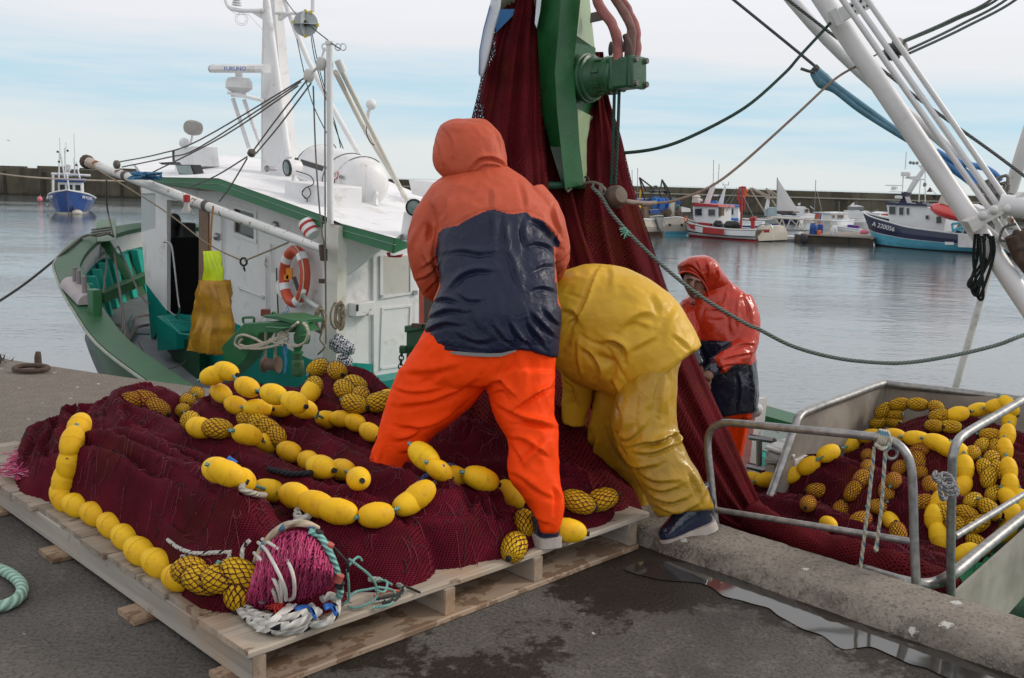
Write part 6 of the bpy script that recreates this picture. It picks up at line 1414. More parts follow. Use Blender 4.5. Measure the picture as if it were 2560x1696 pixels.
q.tube([P_(2036, 182, 6.42), P_(2020, 178, 6.42), P_(2002, 172, 6.42)], .010, 6); q.build('binding', GRP, bh)
gb = thing('grey_block', 'dark grey double pulley block behind the thin white pipes', 'pulley', P_(2238, 128, 6.6))
q = MB()
for k in (-.03, .03): q.lathe([(.001, -.025), (.05, -.024), (.062, -.01), (.062, .01), (.05, .024), (.001, .025)], P_(2240, 124, 6.55)+unit(A((.5, -.7, .5)))*k, unit(A((.5, -.7, .5))), 18)
q.build('sheaves', paint('block_grey', (.075, .072, .07), .5, .2, 8), gb); q = MB(); q.ell(P_(2222, 141, 6.5), (.06, .03, .028)); q.build('becket', BLK, gb)
for k, (a, b) in enumerate((((2252, 105), (2500, -20)), ((2258, 106), (2516, -20)), ((2256, 132), (2540, -20)), ((2264, 138), (2560, -16)))):
    rp('fall_line', [(*a, 6.55), ((a[0]+b[0])/2, (a[1]+b[1])/2+8, 6.5), (*b, 6.4), (b[0]*1.45-1000, b[1]-190+k*8, 6.1)], .0085, GG, ['topmost', 'second', 'third', 'lowest'][k]+' of four grey green lines fanning up from the grey pulley block')
rp('short_strop', [(2182, 142, 6.5), (2205, 130, 6.52), (2222, 122, 6.54)], .005, GRP, 'thin double strop between the boom and the grey pulley block')
q = MB(); random.seed(12)
for k in range(10):
    c = P_(2490+random.uniform(-26, 22), 470+random.uniform(-16, 22), 6.2); q.tube([c+A((.055*math.cos(a), .03*math.sin(a), .05*math.sin(a+.5)+.015*math.cos(2*a))) for a in np.linspace(0, 6.28, 14)[:-1]], .011, 6, closed=True)
q.tube(cat([P_(x, y, 6.15) for x, y in ((2505, 480), (2530, 488), (2560, 500), (2600, 512))], 5), .011, 6); q.tube(cat([P_(x, y, 6.15) for x, y in ((2470, 500), (2478, 530), (2500, 545))], 5), .010, 6)
q.build('rope_hank', rope_mat('rope_worn_grey', (.24, .225, .21), .5), org=P_(2490, 500, 6.2), label='worn grey rope knotted around the rusty post beside the blue hoses', cat='rope')
q = MB()
for k, (xa, xb, yb) in enumerate(((2438, 2452, 745), (2446, 2440, 735), (2462, 2434, 720), (2470, 2448, 738))):
    q.tube(cat([P_(xa, 585, 5.7), P_(xa-4, 650, 5.7), P_(xb-12, 705, 5.68), P_(xb-6, yb, 5.68), P_(xb+6, yb-6, 5.66), P_(xa+14, 640, 5.66), P_(xa+12, 590, 5.66)], 6), .0085, 7)
q.build('looped_line', rope_mat('rope_black_green', (.022, .030, .028), .5), org=P_(2445, 740, 5.7), label='looped black line hanging from the boom over the water', cat='rope')
rp('hook_strop', [(2540, 590, 5.6), (2520, 600, 5.6), (2500, 600, 5.62), (2510, 570, 5.62), (2540, 560, 5.6)], .008, GRP, 'grey strop looped around the rusty hook on the boom')

# ---------------- stainless bin and gates
SS = NT('stainless'); nS = SS.noise(3, 6, .6); nS2 = SS.noise(60, 4, .6, None, (1, 1, .05))
cS = SS.mix(SS.step(nS, .3, .7), (.24, .215, .19), (.42, .385, .345)); cS = SS.mix(SS.m('MULTIPLY', SS.step(SS.noise(2.2, 7, .7), .5, .75), .6), cS, (.20, .13, .08))
SS.bump(nS2, .15, .003); SS = SS.set(cS, SS.m('MULTIPLY_ADD', nS, .25, .4), .12)
TUB = NT('steel_tube'); nT = TUB.noise(30, 5, .6); TUB.bump(nT, .15, .002); TUB = TUB.set(TUB.mix(TUB.step(nT, .3, .7), (.24, .24, .24), (.40, .395, .385)), .42, .75)
bin_ = thing('net_bin', 'open stainless steel bin holding the net on the boat deck', 'bin', tv(-2.1, 4.9, -.6))
Bk = pz(2215, 958, .35); Lf = pz(2012, 1030, .35); tb_, vb_ = tvv(Bk); tl_, vl_ = tvv(Lf)
c1 = tv(tl_+.02, vl_-.14, .27); c2 = tv(tl_+.03, vl_-.36, -.06); c3 = tv(tl_+.05, vl_-.62, -.42)
rim = [tv(tl_+.0, vl_-.02, .345)]
q = MB(); q.slab([Bk, Lf, c1, c2, c3, tv(tl_+.05, vl_-.6, -.6), tv(tb_, vb_, -.6)], TD*-.012); q.build('left_wall', SS, bin_, ang=30)
Br = tv(-1.22, 6.32, .35)
q = MB(); q.slab([Bk, Br, tv(-1.22, 6.32, -.6), tv(tb_, vb_, -.6)], VD*.012); q.build('back_wall', SS, bin_, ang=30)
q = MB(); rp_ = [Br, Bk, Lf]+[tv(tl_+.005, vl_-.10, .315), c1, c2, c3]
rpath = [Br, tv(-2.0, 6.2, .352), Bk+TD*.08, Bk-VD*.06, tv((tb_+tl_)/2, (vb_+vl_)/2, .352), Lf+VD*.06, tv(tl_+.01, vl_-.07, .335), c1, c2, c3]
q.tube(cat(rpath, 5), .024, 10); q.build('rim', TUB, bin_)
TR = tvv(pz(2376, 1467, .0))[0]
rw0, rw1 = pz(2345, 1462, .0), pt(2570, 1283, TR)
tr0, vr0 = tvv(rw0)
q = MB(); q.slab([tv(TR-.0, vr0+.05, -.03), tv(TR, 5.25, rw1[2]-.01), tv(TR, 5.25, -.6), tv(TR, 4.95, -.6), tv(TR, 4.9, -.28), tv(TR, 4.35, -.36), tv(TR, 4.3, -.6), tv(TR, vr0+.05, -.6)], TD*.012); q.slab([tv(TR, 5.25, .34), tv(TR, 6.3, .36), tv(TR, 6.3, -.6), tv(TR, 5.25, -.6)], TD*.012); q.build('right_wall', SS, bin_, ang=30)
fr_ = [pz(1990, 1372, -.10), pz(2120, 1412, -.05), pz(2238, 1449, .0), pz(2300, 1461, .0), pz(2345, 1455, .0), pt(2385, 1432, TR), pt(2470, 1362, TR), pt(2600, 1258, TR)]
q = MB(); q.tube(cat(fr_, 6), .024, 10); q.build('sill', TUB, bin_)
q = MB(); q.slab([tv(-3.0, 3.70, -.12), tv(TR-.12, 3.70, -.02), tv(TR-.12, 3.70, -.6), tv(-3.0, 3.70, -.6)], VD*.01); q.build('front_wall', SS, bin_)
GV = 3.72
def gate(nm, lab, pts_main, rail2, fn, org):
    g = thing(nm, lab, 'railing', org); q = MB(); q.tube(cat([fn(*p) for p in pts_main], 6), .0172, 14); q.build('frame', TUB, g)
    q = MB(); q.tube([fn(*p) for p in rail2], .0135, 12); q.build('mid_rail', TUB, g); return g
g1 = gate('gate_rail', 'round cornered steel gate rail with striped cords at the kerb', [(1792, 1330), (1786, 1290), (1776, 1190), (1769, 1112), (1776, 1078), (1800, 1061), (1834, 1058), (2000, 1074), (2183, 1092), (2228, 1102), (2258, 1124), (2276, 1160), (2282, 1220), (2285, 1336), (2291, 1480)], [(1785, 1274), (2283, 1355)], lambda x, y: pv(x, y, GV), pv(1790, 1330, GV))
g2 = gate('gate_rail', 'steel gate rail with a grey knotted lashing beside the net bin', [(2378, 1510), (2377, 1400), (2380, 1180), (2384, 1132), (2396, 1101), (2424, 1078), (2490, 1040), (2600, 975)], [(2387, 1342), (2600, 1212)], lambda x, y: pt(x, y, TR+.01), pt(2378, 1500, TR))
q = MB(); c = pv(2229, 1134, GV); q.tube([c+.022*(R0*math.cos(a)+ZD*math.sin(a)) for a in np.linspace(0, 6.28, 18)[:-1]], .0065, 8, closed=True); q.build('ring', TUB, g1)
SB = rope_mat('cord_striped', (.50, .46, .37), .8, 2, 10, (.12, .26, .34))
q = MB()
for k in range(4): 
    c = pv(2196+k*6, 1094+k*1.2, GV); q.tube([c+.027*(unit(A((.15, 1, 0)))*math.cos(a)+ZD*math.sin(a))+R0*.006*math.sin(a) for a in np.linspace(0, 6.28, 14)[:-1]], .0085, 8, closed=True)
q.tube(cat([pv(2190, 1112, GV-.03), pv(2205, 1122, GV-.05), pv(2222, 1116, GV-.03), pv(2226, 1096, GV-.02)], 5), .0085, 8)
q.tube([pv(2186, 1118, GV-.03), pv(2170, 1270, GV-.04), pv(2151, 1420, GV-.03)], .0075, 8); q.tube([pv(2214, 1116, GV-.03), pv(2204, 1270, GV-.03), pv(2191, 1366, GV-.03)], .0075, 8); q.ell(pv(2190, 1372, GV-.03), (.010, .010, .016))
q.build('striped_cord', SB, org=pv(2200, 1110, GV), label='beige and blue striped cord knotted on the gate rail with two hanging ends', cat='cord')
q = MB(); LG = rope_mat('cord_grey', (.30, .30, .31), .6)
for x, y in ((2352, 1200), (2358, 1212), (2362, 1224)):
    c = pt(x+14, y, TR+.03); q.tube([c+A((.026*math.cos(a), .026*math.sin(a), .018*math.sin(a))) for a in np.linspace(0, 6.28, 12)[:-1]], .008, 6, closed=True)
q.tube(cat([pt(x, y, TR+.05) for x, y in ((2340, 1180), (2334, 1192), (2345, 1204), (2352, 1190), (2350, 1225), (2356, 1248), (2366, 1240), (2362, 1210))], 5), .0085, 8)
q.build('grey_lashing', LG, org=pt(2355, 1215, TR), label='grey knotted lashing on the right gate rail', cat='cord')
# ------------------------------------------------------------------ people
def oil(name, col, rough=.45, var=.12, grime=.2, grcol=(.1, .06, .04), coat=.0, wet=False, spec=.5, crump=.20):
    s = NT(name); n = s.noise(3.5, 6, .6); c = s.mix(s.step(n, .3, .7), tuple(x*(1-var) for x in col), tuple(min(1, x*(1+var)) for x in col))
    g = s.step(s.noise(7, 7, .7, dist=.8), .62, .80); c = s.mix(s.m('MULTIPLY', g, grime), c, grcol)
    sp = s.step(s.noise(120, 3, .5), .70, .76); c = s.mix(s.m('MULTIPLY', sp, grime*.8), c, tuple(min(1, x*.5+.25) for x in col))
    rg = s.m('MULTIPLY_ADD', s.noise(9, 5, .6), .35, rough-.17)
    a1 = s.m('ABSOLUTE', s.m('SUBTRACT', s.noise(5.5, 4, .5, dist=.9), .5)); a2 = s.m('ABSOLUTE', s.m('SUBTRACT', s.noise(13, 3, .5, dist=.7), .5))
    hh = s.m('ADD', s.m('MULTIPLY', s.step(a1, 0, .10), .7), s.m('ADD', s.m('MULTIPLY', s.step(a2, 0, .12), .30), s.m('MULTIPLY', s.noise(40, 4, .6), .12)))
    s.bump(hh, crump, .014)
    return s.set(c, rg, 0, None, spec, coat)
OJ = oil('jacket_orange', (.47, .078, .034), .55, .10, .22, (.24, .045, .02), spec=.28, crump=.12); NAVY = oil('jacket_navy', (.010, .0135, .040), .44, .15, .25, (.04, .04, .05), spec=.30)
OT = oil('trousers_orange', (.92, .062, .003), .6, .05, .2, (.5, .05, .005), spec=.12, crump=.12); YJ = oil('oilskin_yellow', (.62, .36, .022), .46, .08, .15, (.30, .16, .02), .0, spec=.35, crump=.10)
YT = oil('oilskin_yellow_shaded', (.42, .24, .013), .34, .16, .30, (.15, .075, .01), .1, spec=.4, crump=.14); RJ = oil('jacket_wet_red', (.50, .032, .010), .20, .10, .15, (.22, .02, .008), .25, spec=.35); NV2 = oil('jacket_wet_navy', (.012, .015, .030), .2, .1, .2, (.03, .03, .035), .4)  # YT: jacket yellow with the shade of its facing put into the colour
LIN = paint('lining_grey', (.30, .32, .33), .8, .1, 10, bump=0)
BTN = oil('boot_navy', (.012, .022, .055), .10, .1, .1, (.03, .03, .04), .6); SOL = paint('boot_sole', (.50, .44, .40), .6, .12, 14, grime=.4, grcol=(.22, .19, .16), bump=.4)
SKIN = paint('skin', (.26, .125, .085), .5, .12, 10, bump=.1)
def pxtube(q, pts, n=22, k=6):
    S = cat([A(p) for p in pts], k); P = [pY(s_[0], s_[1], s_[3]) for s_ in S]
    q.tube(P, [s_[2]*((p-CAM)@FW)/FPX for s_, p in zip(S, P)], n)
def pxloft(q, secs, n=36, k=5, ex=2.3): q.loft(pxrings(secs, n, k, None, ex))
def segd(X, Y, pl):
    """signed distance and parameter from points to a pixel polyline"""
    best = np.full(X.shape, 1e9); sg = np.zeros(X.shape); pr = np.zeros(X.shape); acc = 0
    pl = [A(p) for p in cat(pl, 6)]; tot = sum(np.linalg.norm(b-a) for a, b in zip(pl[:-1], pl[1:]))
    for a, b in zip(pl[:-1], pl[1:]):
        d = b-a; l2 = d@d+1e-9; f = np.clip(((X-a[0])*d[0]+(Y-a[1])*d[1])/l2, 0, 1); qx, qy = X-(a[0]+f*d[0]), Y-(a[1]+f*d[1]); dd = np.hypot(qx, qy); m = dd < best
        best[m] = dd[m]; sg[m] = np.sign(qx*d[1]-qy*d[0])[m]; pr[m] = ((acc+f*math.sqrt(l2))/tot)[m]; acc += math.sqrt(l2)
    return best*sg, pr
def inpoly(X, Y, P):
    r = np.zeros(X.shape, bool); n = len(P)
    for i in range(n):
        (x0, y0), (x1, y1) = P[i], P[i-1]
        c = ((y0 > Y) != (y1 > Y)) & (X < (x1-x0)*(Y-y0)/((y1-y0) or 1e-9)+x0); r ^= c
    return r
def garment(nm, q, mats, par, vox=.009, sm=6, strokes=(), wr=(.006, .004), dirv=(1, 1, 1), polys=None, seed=0, cut=None, post=None):
    """fuse the lofted volumes into one cloth surface, then fold it: strokes are (polyline on the photo, width px, height m)"""
    me = bpy.data.meshes.new('tmp'); me.from_pydata(q.v, [], q.f); me.update()
    bm = bmesh.new(); bm.from_mesh(me); bmesh.ops.recalc_face_normals(bm, faces=bm.faces); bm.to_mesh(me); bm.free()
    o = bpy.data.objects.new('tmp', me); COL.objects.link(o)
    r = o.modifiers.new('r', 'REMESH'); r.mode = 'VOXEL'; r.voxel_size = vox
    s = o.modifiers.new('s', 'SMOOTH'); s.factor = .5; s.iterations = sm
    dg = bpy.context.evaluated_depsgraph_get(); m2 = bpy.data.meshes.new_from_object(o.evaluated_get(dg)); bpy.data.objects.remove(o); bpy.data.meshes.remove(me)
    n = len(m2.vertices); V = np.empty(n*3); m2.vertices.foreach_get('co', V); V = V.reshape(-1, 3); Nn = np.empty(n*3); m2.vertex_normals.foreach_get('vector', Nn); Nn = Nn.reshape(-1, 3)
    D = V-CAM; w = D@FW; X = 1280+FPX*(D@RT)/w; Y = 848-FPX*(D@UP)/w
    fc = np.clip(-(Nn*D).sum(1)/np.linalg.norm(D, axis=1)*2.5+.5, 0, 1); disp = np.zeros(n)
    for st in strokes:
        pl, wd, h = st[:3]; d, p = segd(X, Y, pl); tp = np.clip(np.sin(np.clip(p, .02, .98)*math.pi), 0, 1)**.6
        u = d/wd
        if len(st) > 3: g = np.exp(-u*u)                                   # plain groove or seam
        else: u = u*1.2; h = h*1.15; g = np.where(u > 0, np.exp(-np.abs(u)**1.3*.8), np.exp(-(u*2.1)**2))-.8*np.exp(-((u+1.0)/.6)**2)   # soft side, sharp side with a hollow
        disp += h*g*tp*fc
    if wr[0] or wr[1]:
        S_ = np.array([(nz3(a*dirv[0]*5+seed, b*dirv[1]*5, c*dirv[2]*5)*1.0+(.5-abs(nz3(a*dirv[0]*7, b*dirv[1]*7+seed, c*dirv[2]*7+3)))*1.3) for a, b, c in V]); T2 = np.array([.5-abs(nz3(a*dirv[0]*19, b*dirv[1]*19, c*dirv[2]*19+seed)) for a, b, c in V])
        disp += wr[0]*S_+wr[1]*T2
    V = V+Nn*disp[:, None]
    if post is not None: V = post(V, X, Y)
    wo = A(par['_w']); m2.vertices.foreach_set('co', (V-wo).ravel())
    for mt in mats: m2.materials.append(mt)
    nf = len(m2.polygons); C = np.array([p.center[:] for p in m2.polygons])+wo; DD = C-CAM; ww = DD@FW; FX = 1280+FPX*(DD@RT)/ww; FY = 848-FPX*(DD@UP)/ww
    mi = np.zeros(nf, int)
    if polys is not None: mi = polys(FX, FY, C).astype(int)
    m2.polygons.foreach_set('material_index', mi); m2.polygons.foreach_set('use_smooth', [True]*nf); m2.update()
    if cut is not None:
        fn = np.array([p.normal[:] for p in m2.polygons]); kill = cut(FX, FY, C) & ((fn*DD).sum(1) < 0)
        bm = bmesh.new(); bm.from_mesh(m2); bm.faces.ensure_lookup_table(); bmesh.ops.delete(bm, geom=[bm.faces[i] for i in np.nonzero(kill)[0]], context='FACES'); bm.to_mesh(m2); bm.free()
    m2.name = nm; ob = bpy.data.objects.new(nm, m2); COL.objects.link(ob); ob.parent = par; ob['_w'] = list(wo); return ob
def boot(par, heel, toe, ank, w=.056, h=.10, shaft=None):
    """rubber boot from heel to toe; ank = where the shaft rises"""
    heel, toe, ank = A(heel), A(toe), A(ank); ax = unit(toe-heel); sd = unit(np.cross(ax, ZD)); up = unit(np.cross(sd, ax)); L_ = np.linalg.norm(toe-heel)
    root = thing('tmp_', None, None, heel) if False else None
    q = MB(); rings = []
    for f, ww, hh in ((-.02, .55, .75), (.03, .85, .95), (.12, .95, 1.05), (.3, .94, 1.12), (.45, .96, 1.02), (.62, 1.02, .82), (.8, 1.0, .60), (.92, .82, .52), (1.0, .5, .40)):
        c = heel+ax*L_*f; r = []
        for k in range(20):
            a = 2*math.pi*k/20; ca, sa = math.cos(a), math.sin(a); r.append(c+sd*w*ww*math.copysign(abs(ca)**.8, ca)+up*(h*hh*.5+h*hh*.5*math.copysign(abs(sa)**.8, sa)))
        rings.append(r)
    q.loft(rings)
    q.tube([ank-up*.01, ank+up*.05, ank+up*.10], [w*1.0, w*.98, w*1.05], 16)
    me = garment('boot', q, [BTN], par, .008, 5, (), (.0, .0))
    q = MB(); out = []
    for f, ww in ((-.05, .6), (.0, .92), (.12, 1.08), (.3, 1.02), (.45, .98), (.62, 1.1), (.8, 1.12), (.93, .92), (1.03, .55)): out.append((f, ww*w*1.04))
    ring = [heel+ax*L_*f+sd*x for f, x in out]+[heel+ax*L_*f-sd*x for f, x in out[::-1]]
    ring = cat(ring, 3, True); q.loft([[p-up*.006 for p in ring], [p+up*.004+(p-heel)*.0 for p in ring], [p+up*.030 for p in ring], [p+up*.034 for p in ring]])
    so_ = q.build('sole', SOL, me, ang=40); return me
# ---- man in the foreground seen from behind
m1 = thing('person', 'person from behind in orange hood, orange and navy oilskin jacket and orange trousers', 'person', pY(1200, 1330, 3.85))
q = MB()
pxloft(q, [(1056, 890, 1393, 882, 3.94, .172), (1064, 836, 1399, 822, 3.95, .182), (1074, 793, 1401, 780, 3.96, .188), (1087, 750, 1394, 745, 3.98, .188), (1099, 708, 1391, 703, 4.01, .185), (1094, 660, 1387, 660, 4.05, .185), (1090, 620, 1386, 618, 4.09, .18), (1094, 572, 1380, 570, 4.13, .175), (1082, 530, 1374, 530, 4.17, .17), (1066, 496, 1354, 493, 4.21, .155), (1080, 463, 1326, 460, 4.25, .135), (1112, 438, 1292, 434, 4.29, .11), (1140, 412, 1262, 412, 4.32, .09)])
pxtube(q, [(1118, 500, 50, 4.22), (1090, 545, 54, 4.20), (1071, 595, 51, 4.17), (1072, 645, 48, 4.15), (1083, 690, 45, 4.18), (1100, 722, 38, 4.26), (1150, 755, 34, 4.42)])
pxtube(q, [(1318, 490, 48, 4.24), (1350, 535, 52, 4.22), (1369, 590, 50, 4.20), (1376, 635, 46, 4.20), (1374, 668, 38, 4.26), (1350, 705, 32, 4.40), (1310, 745, 30, 4.52)])
navtop = [(1020, 640), (1088, 650), (1092, 600), (1095, 584), (1109, 571), (1145, 564), (1182, 542), (1218, 527), (1233, 524), (1262, 533), (1284, 536), (1316, 531), (1327, 542), (1356, 551), (1374, 571), (1389, 589), (1400, 606), (1397, 618), (1384, 617), (1387, 660), (1392, 709), (1394, 760), (1420, 800), (1420, 900), (1040, 900), (1055, 850), (1070, 800), (1082, 757), (1099, 722), (1099, 690), (1090, 650)]
armL = [(1000, 560), (1094, 560), (1096, 584), (1089, 633), (1098, 684), (1101, 715), (1086, 752), (1040, 760), (1000, 700)]
def m1mat(X, Y, C):
    r = inpoly(X, Y, navtop[2:]+[(1088, 650)]) & ~inpoly(X, Y, armL) & ~((X > 1387) & (Y > 620) & (Y < 706))
    back = (C[:, 1] > 4.28) & (C[:, 2] < 1.22); return r | back
S = lambda o, *p: [(o[0]+x/2.751, o[1]+y/2.751) for x, y in p]
O7 = (1000, 400); O3 = (900, 850); O4 = (1300, 620)
j1 = [(S(O7, (895, 395), (960, 430), (1040, 500), (1100, 590)), 11, .016), (S(O7, (870, 590), (930, 570), (1010, 590), (1060, 640)), 9, .010), (S(O7, (640, 360), (650, 480), (640, 600)), 9, .010), (S(O7, (720, 380), (730, 520), (750, 640)), 9, .008), (S(O7, (860, 420), (855, 520), (880, 600)), 9, .010),
      (S(O7, (760, 1110), (820, 1210), (905, 1300)), 8, .015), (S(O7, (880, 1110), (940, 1200), (1000, 1270)), 8, .014), (S(O7, (905, 1040), (980, 1130), (1060, 1210)), 8, .012), (S(O7, (980, 1010), (1040, 1090), (1095, 1130)), 7, .010), (S(O7, (650, 1130), (720, 1220), (790, 1300)), 9, .009),
      (S(O7, (330, 900), (420, 800), (520, 760), (650, 760)), 10, .011), (S(O7, (390, 900), (470, 960), (560, 960)), 9, .008), (S(O7, (300, 640), (420, 620), (560, 640), (700, 620)), 11, .008), (S(O7, (700, 600), (770, 680), (800, 780), (840, 900)), 10, .009), (S(O7, (200, 1080), (330, 1030), (460, 1040)), 9, .011), (S(O7, (170, 1180), (300, 1120), (420, 1130)), 9, .011), (S(O7, (230, 970), (330, 950), (420, 980)), 8, .010), (S(O7, (420, 1200), (520, 1240), (640, 1230)), 10, .007), (S(O7, (900, 760), (980, 720), (1060, 720)), 9, .009), (S(O7, (880, 900), (960, 870), (1070, 900)), 10, .008),
      (S(O7, (185, 420), (200, 480), (195, 550)), 9, -.022, 1), (S(O7, (215, 430), (235, 500), (210, 580)), 10, .014), (S(O7, (340, 260), (330, 340), (300, 420)), 12, .008), (S(O7, (165, 640), (190, 700), (255, 730)), 6, .010), (S(O7, (150, 740), (200, 700), (255, 660)), 6, .009), (S(O7, (105, 820), (180, 790), (270, 720)), 7, .010), (S(O7, (170, 905), (215, 850), (275, 800)), 6, .008), (S(O7, (75, 600), (110, 500), (160, 400)), 12, .006), (S(O7, (1050, 700), (1100, 680), (1150, 620)), 8, .010), (S(O7, (1080, 790), (1110, 740), (1145, 700)), 7, .009), (S(O7, (1060, 330), (1080, 430), (1110, 520)), 9, .010), (S(O7, (640, 200), (650, 280), (640, 350)), 12, .006), (S(O7, (830, 160), (870, 260), (880, 350)), 12, .006), (S(O7, (160, 1250), (340, 1320), (520, 1310), (700, 1325), (880, 1290), (1075, 1240)), 3, -.004, 1),
      (S(O7, (270, 480), (400, 440), (500, 380), (600, 345), (720, 362), (870, 355), (980, 412), (1040, 470)), 3.5, -.006, 1), (S(O7, (250, 560), (240, 700), (265, 800), (275, 880)), 7, -.016, 1)]
def hemcut(V, X, Y):
    V[:, 2] += np.where(Y > 855, .012*np.sin(X*.035)+.008*np.sin(X*.011+1), 0); return V
jk = garment('jacket', q, [OJ, NAVY], m1, .0062, 6, j1, (.005, .006), (1, 1, .6), m1mat, 3, None, hemcut)
q = MB(); hp = [(1124, 893), (1145, 893), (1180, 896), (1220, 898), (1254, 897), (1290, 889)]
q.loft([[pY(x, y-14, 3.765) for x, y in hp], [pY(x, y-5-(k in (0, 5))*5, 3.77) for k, (x, y) in enumerate(hp)]], 0, False, False); q.build('jacket_lining', LIN, m1)
q = MB(); pxloft(q, [(1120, 452, 1248, 442, 4.31, .09), (1100, 434, 1263, 426, 4.31, .115), (1088, 415, 1266, 405, 4.32, .127), (1083, 392, 1263, 380, 4.33, .132), (1086, 364, 1257, 358, 4.34, .132), (1092, 340, 1249, 336, 4.35, .125), (1101, 317, 1233, 316, 4.36, .108), (1120, 304, 1216, 302, 4.37, .08), (1145, 298, 1196, 296, 4.38, .045)], 36, 6)
hs = [([(1174, 424), (1182, 412), (1198, 396), (1226, 393), (1252, 404), (1266, 420)], 7, .012), ([(1190, 424), (1210, 412), (1240, 412), (1262, 424)], 6, .008), ([(1104, 316), (1120, 330), (1135, 360), (1130, 400)], 8, .005), ([(1092, 345), (1104, 380), (1110, 420)], 8, .006), ([(1240, 330), (1252, 360), (1256, 390)], 7, .006), ([(1108, 312), (1150, 303), (1200, 308), (1235, 326)], 3, -.003, 1)]
garment('hood', q, [OJ], m1, .006, 4, hs, (.004, .005), (1, 1, .7), None, 8)
q = MB()
pxloft(q, [(1072, 820, 1386, 820, 3.96, .155), (1046, 860, 1388, 864, 3.95, .165), (1020, 900, 1389, 905, 3.95, .172), (998, 940, 1388, 945, 3.95, .165), (1010, 965, 1375, 965, 3.95, .14)])
pxloft(q, [(1000, 925, 1240, 930, 3.96, .15), (975, 990, 1192, 1000, 3.96, .14), (958, 1045, 1130, 1055, 3.96, .122), (943, 1095, 1080, 1092, 3.96, .112), (928, 1145, 1044, 1140, 3.96, .106), (916, 1185, 1026, 1178, 3.96, .10), (908, 1213, 1012, 1216, 3.96, .095), (912, 1252, 1000, 1258, 3.96, .09), (922, 1300, 990, 1300, 3.96, .085)])
pxloft(q, [(1205, 925, 1388, 930, 3.94, .15), (1222, 985, 1387, 988, 3.91, .138), (1236, 1035, 1385, 1038, 3.88, .124), (1262, 1080, 1394, 1070, 3.85, .115), (1273, 1112, 1394, 1110, 3.82, .108), (1270, 1160, 1394, 1165, 3.79, .104), (1276, 1195, 1397, 1213, 3.76, .098), (1300, 1228, 1402, 1245, 3.74, .086), (1326, 1265, 1407, 1270, 3.72, .074), (1346, 1298, 1402, 1306, 3.70, .062), (1354, 1330, 1390, 1334, 3.69, .052)])
t1 = [(S(O3, (250, 330), (330, 350), (430, 350), (560, 320)), 8, .012), (S(O3, (270, 580), (430, 585), (560, 530), (700, 440)), 11, .016), (S(O3, (290, 760), (360, 740), (440, 690)), 9, .012), (S(O3, (230, 680), (330, 660), (420, 600)), 10, .010), (S(O3, (260, 440), (480, 410), (650, 340), (800, 250)), 14, .013), (S(O3, (300, 210), (500, 200), (700, 150)), 16, .008), (S(O3, (100, 800), (180, 900), (320, 880)), 9, .010), (S(O3, (60, 900), (160, 960), (290, 980)), 8, .008),
      (S(O3, (880, 300), (960, 265), (1020, 330), (1080, 400)), 8, .016), (S(O3, (900, 360), (990, 340), (1050, 420)), 8, .010), (S(O3, (1050, 480), (1130, 420), (1220, 360), (1335, 300)), 10, .016), (S(O3, (1180, 370), (1260, 340), (1330, 270)), 8, .010), (S(O3, (950, 440), (1080, 510), (1200, 560), (1350, 590)), 11, .016), (S(O3, (1050, 560), (1180, 560), (1300, 600)), 9, .010), (S(O3, (1030, 660), (1130, 680), (1200, 730), (1290, 790)), 9, .014), (S(O3, (1060, 730), (1110, 800), (1140, 880)), 8, .011), (S(O3, (1280, 700), (1210, 760), (1120, 860)), 9, .010), (S(O3, (1040, 900), (1120, 940), (1230, 1030), (1330, 1080)), 10, .010), (S(O3, (1330, 1000), (1370, 1100), (1350, 1230)), 9, .012), (S(O3, (1200, 1180), (1260, 1240), (1310, 1260)), 7, .010), (S(O3, (990, 110), (970, 190), (930, 260), (890, 300)), 3, -.006, 1), (S(O3, (610, 110), (560, 260), (420, 330)), 14, .006), (S(O3, (1100, 100), (1080, 200), (1000, 260)), 14, .008), (S(O3, (60, 980), (120, 860), (150, 740)), 9, .008)]
garment('trousers', q, [OT], m1, .0075, 4, t1, (.005, .007), (1, 1, .7), None, 12)
hl_ = pz(1377, 1372, .148); boot(m1, hl_+A((.0, .03, 0)), hl_+A((-.10, .29, 0)), hl_+A((-.01, .075, .06)), .05, .10)
fl_ = A((-.49, 3.90, .15)); boot(m1, fl_, fl_+A((-.10, .26, 0)), fl_+A((-.01, .05, .06)), .05, .10)
def bodymesh(par, q, vox=.011): return garment('body', q, [SKIN], par, vox, 4, (), (0, 0))
q = MB()
def bt_(q, pts): pxtube(q, pts, 16, 4)
bt_(q, [(1175, 345, 40, 4.40), (1178, 390, 50, 4.40), (1185, 430, 34, 4.36), (1200, 480, 70, 4.28), (1240, 600, 85, 4.16), (1240, 720, 88, 4.06), (1225, 840, 90, 4.0), (1222, 910, 92, 3.97)])
for a in ([(1130, 500, 30, 4.26), (1075, 600, 26, 4.19), (1085, 690, 24, 4.22), (1170, 770, 17, 4.46)], [(1310, 495, 30, 4.26), (1370, 600, 26, 4.22), (1368, 670, 22, 4.28), (1290, 760, 16, 4.56)], [(1160, 915, 52, 3.97), (1060, 1030, 40, 3.98), (985, 1130, 34, 3.98), (955, 1270, 26, 3.96)], [(1290, 920, 50, 3.95), (1312, 1050, 38, 3.88), (1338, 1160, 32, 3.80), (1368, 1300, 22, 3.72)]): bt_(q, a)
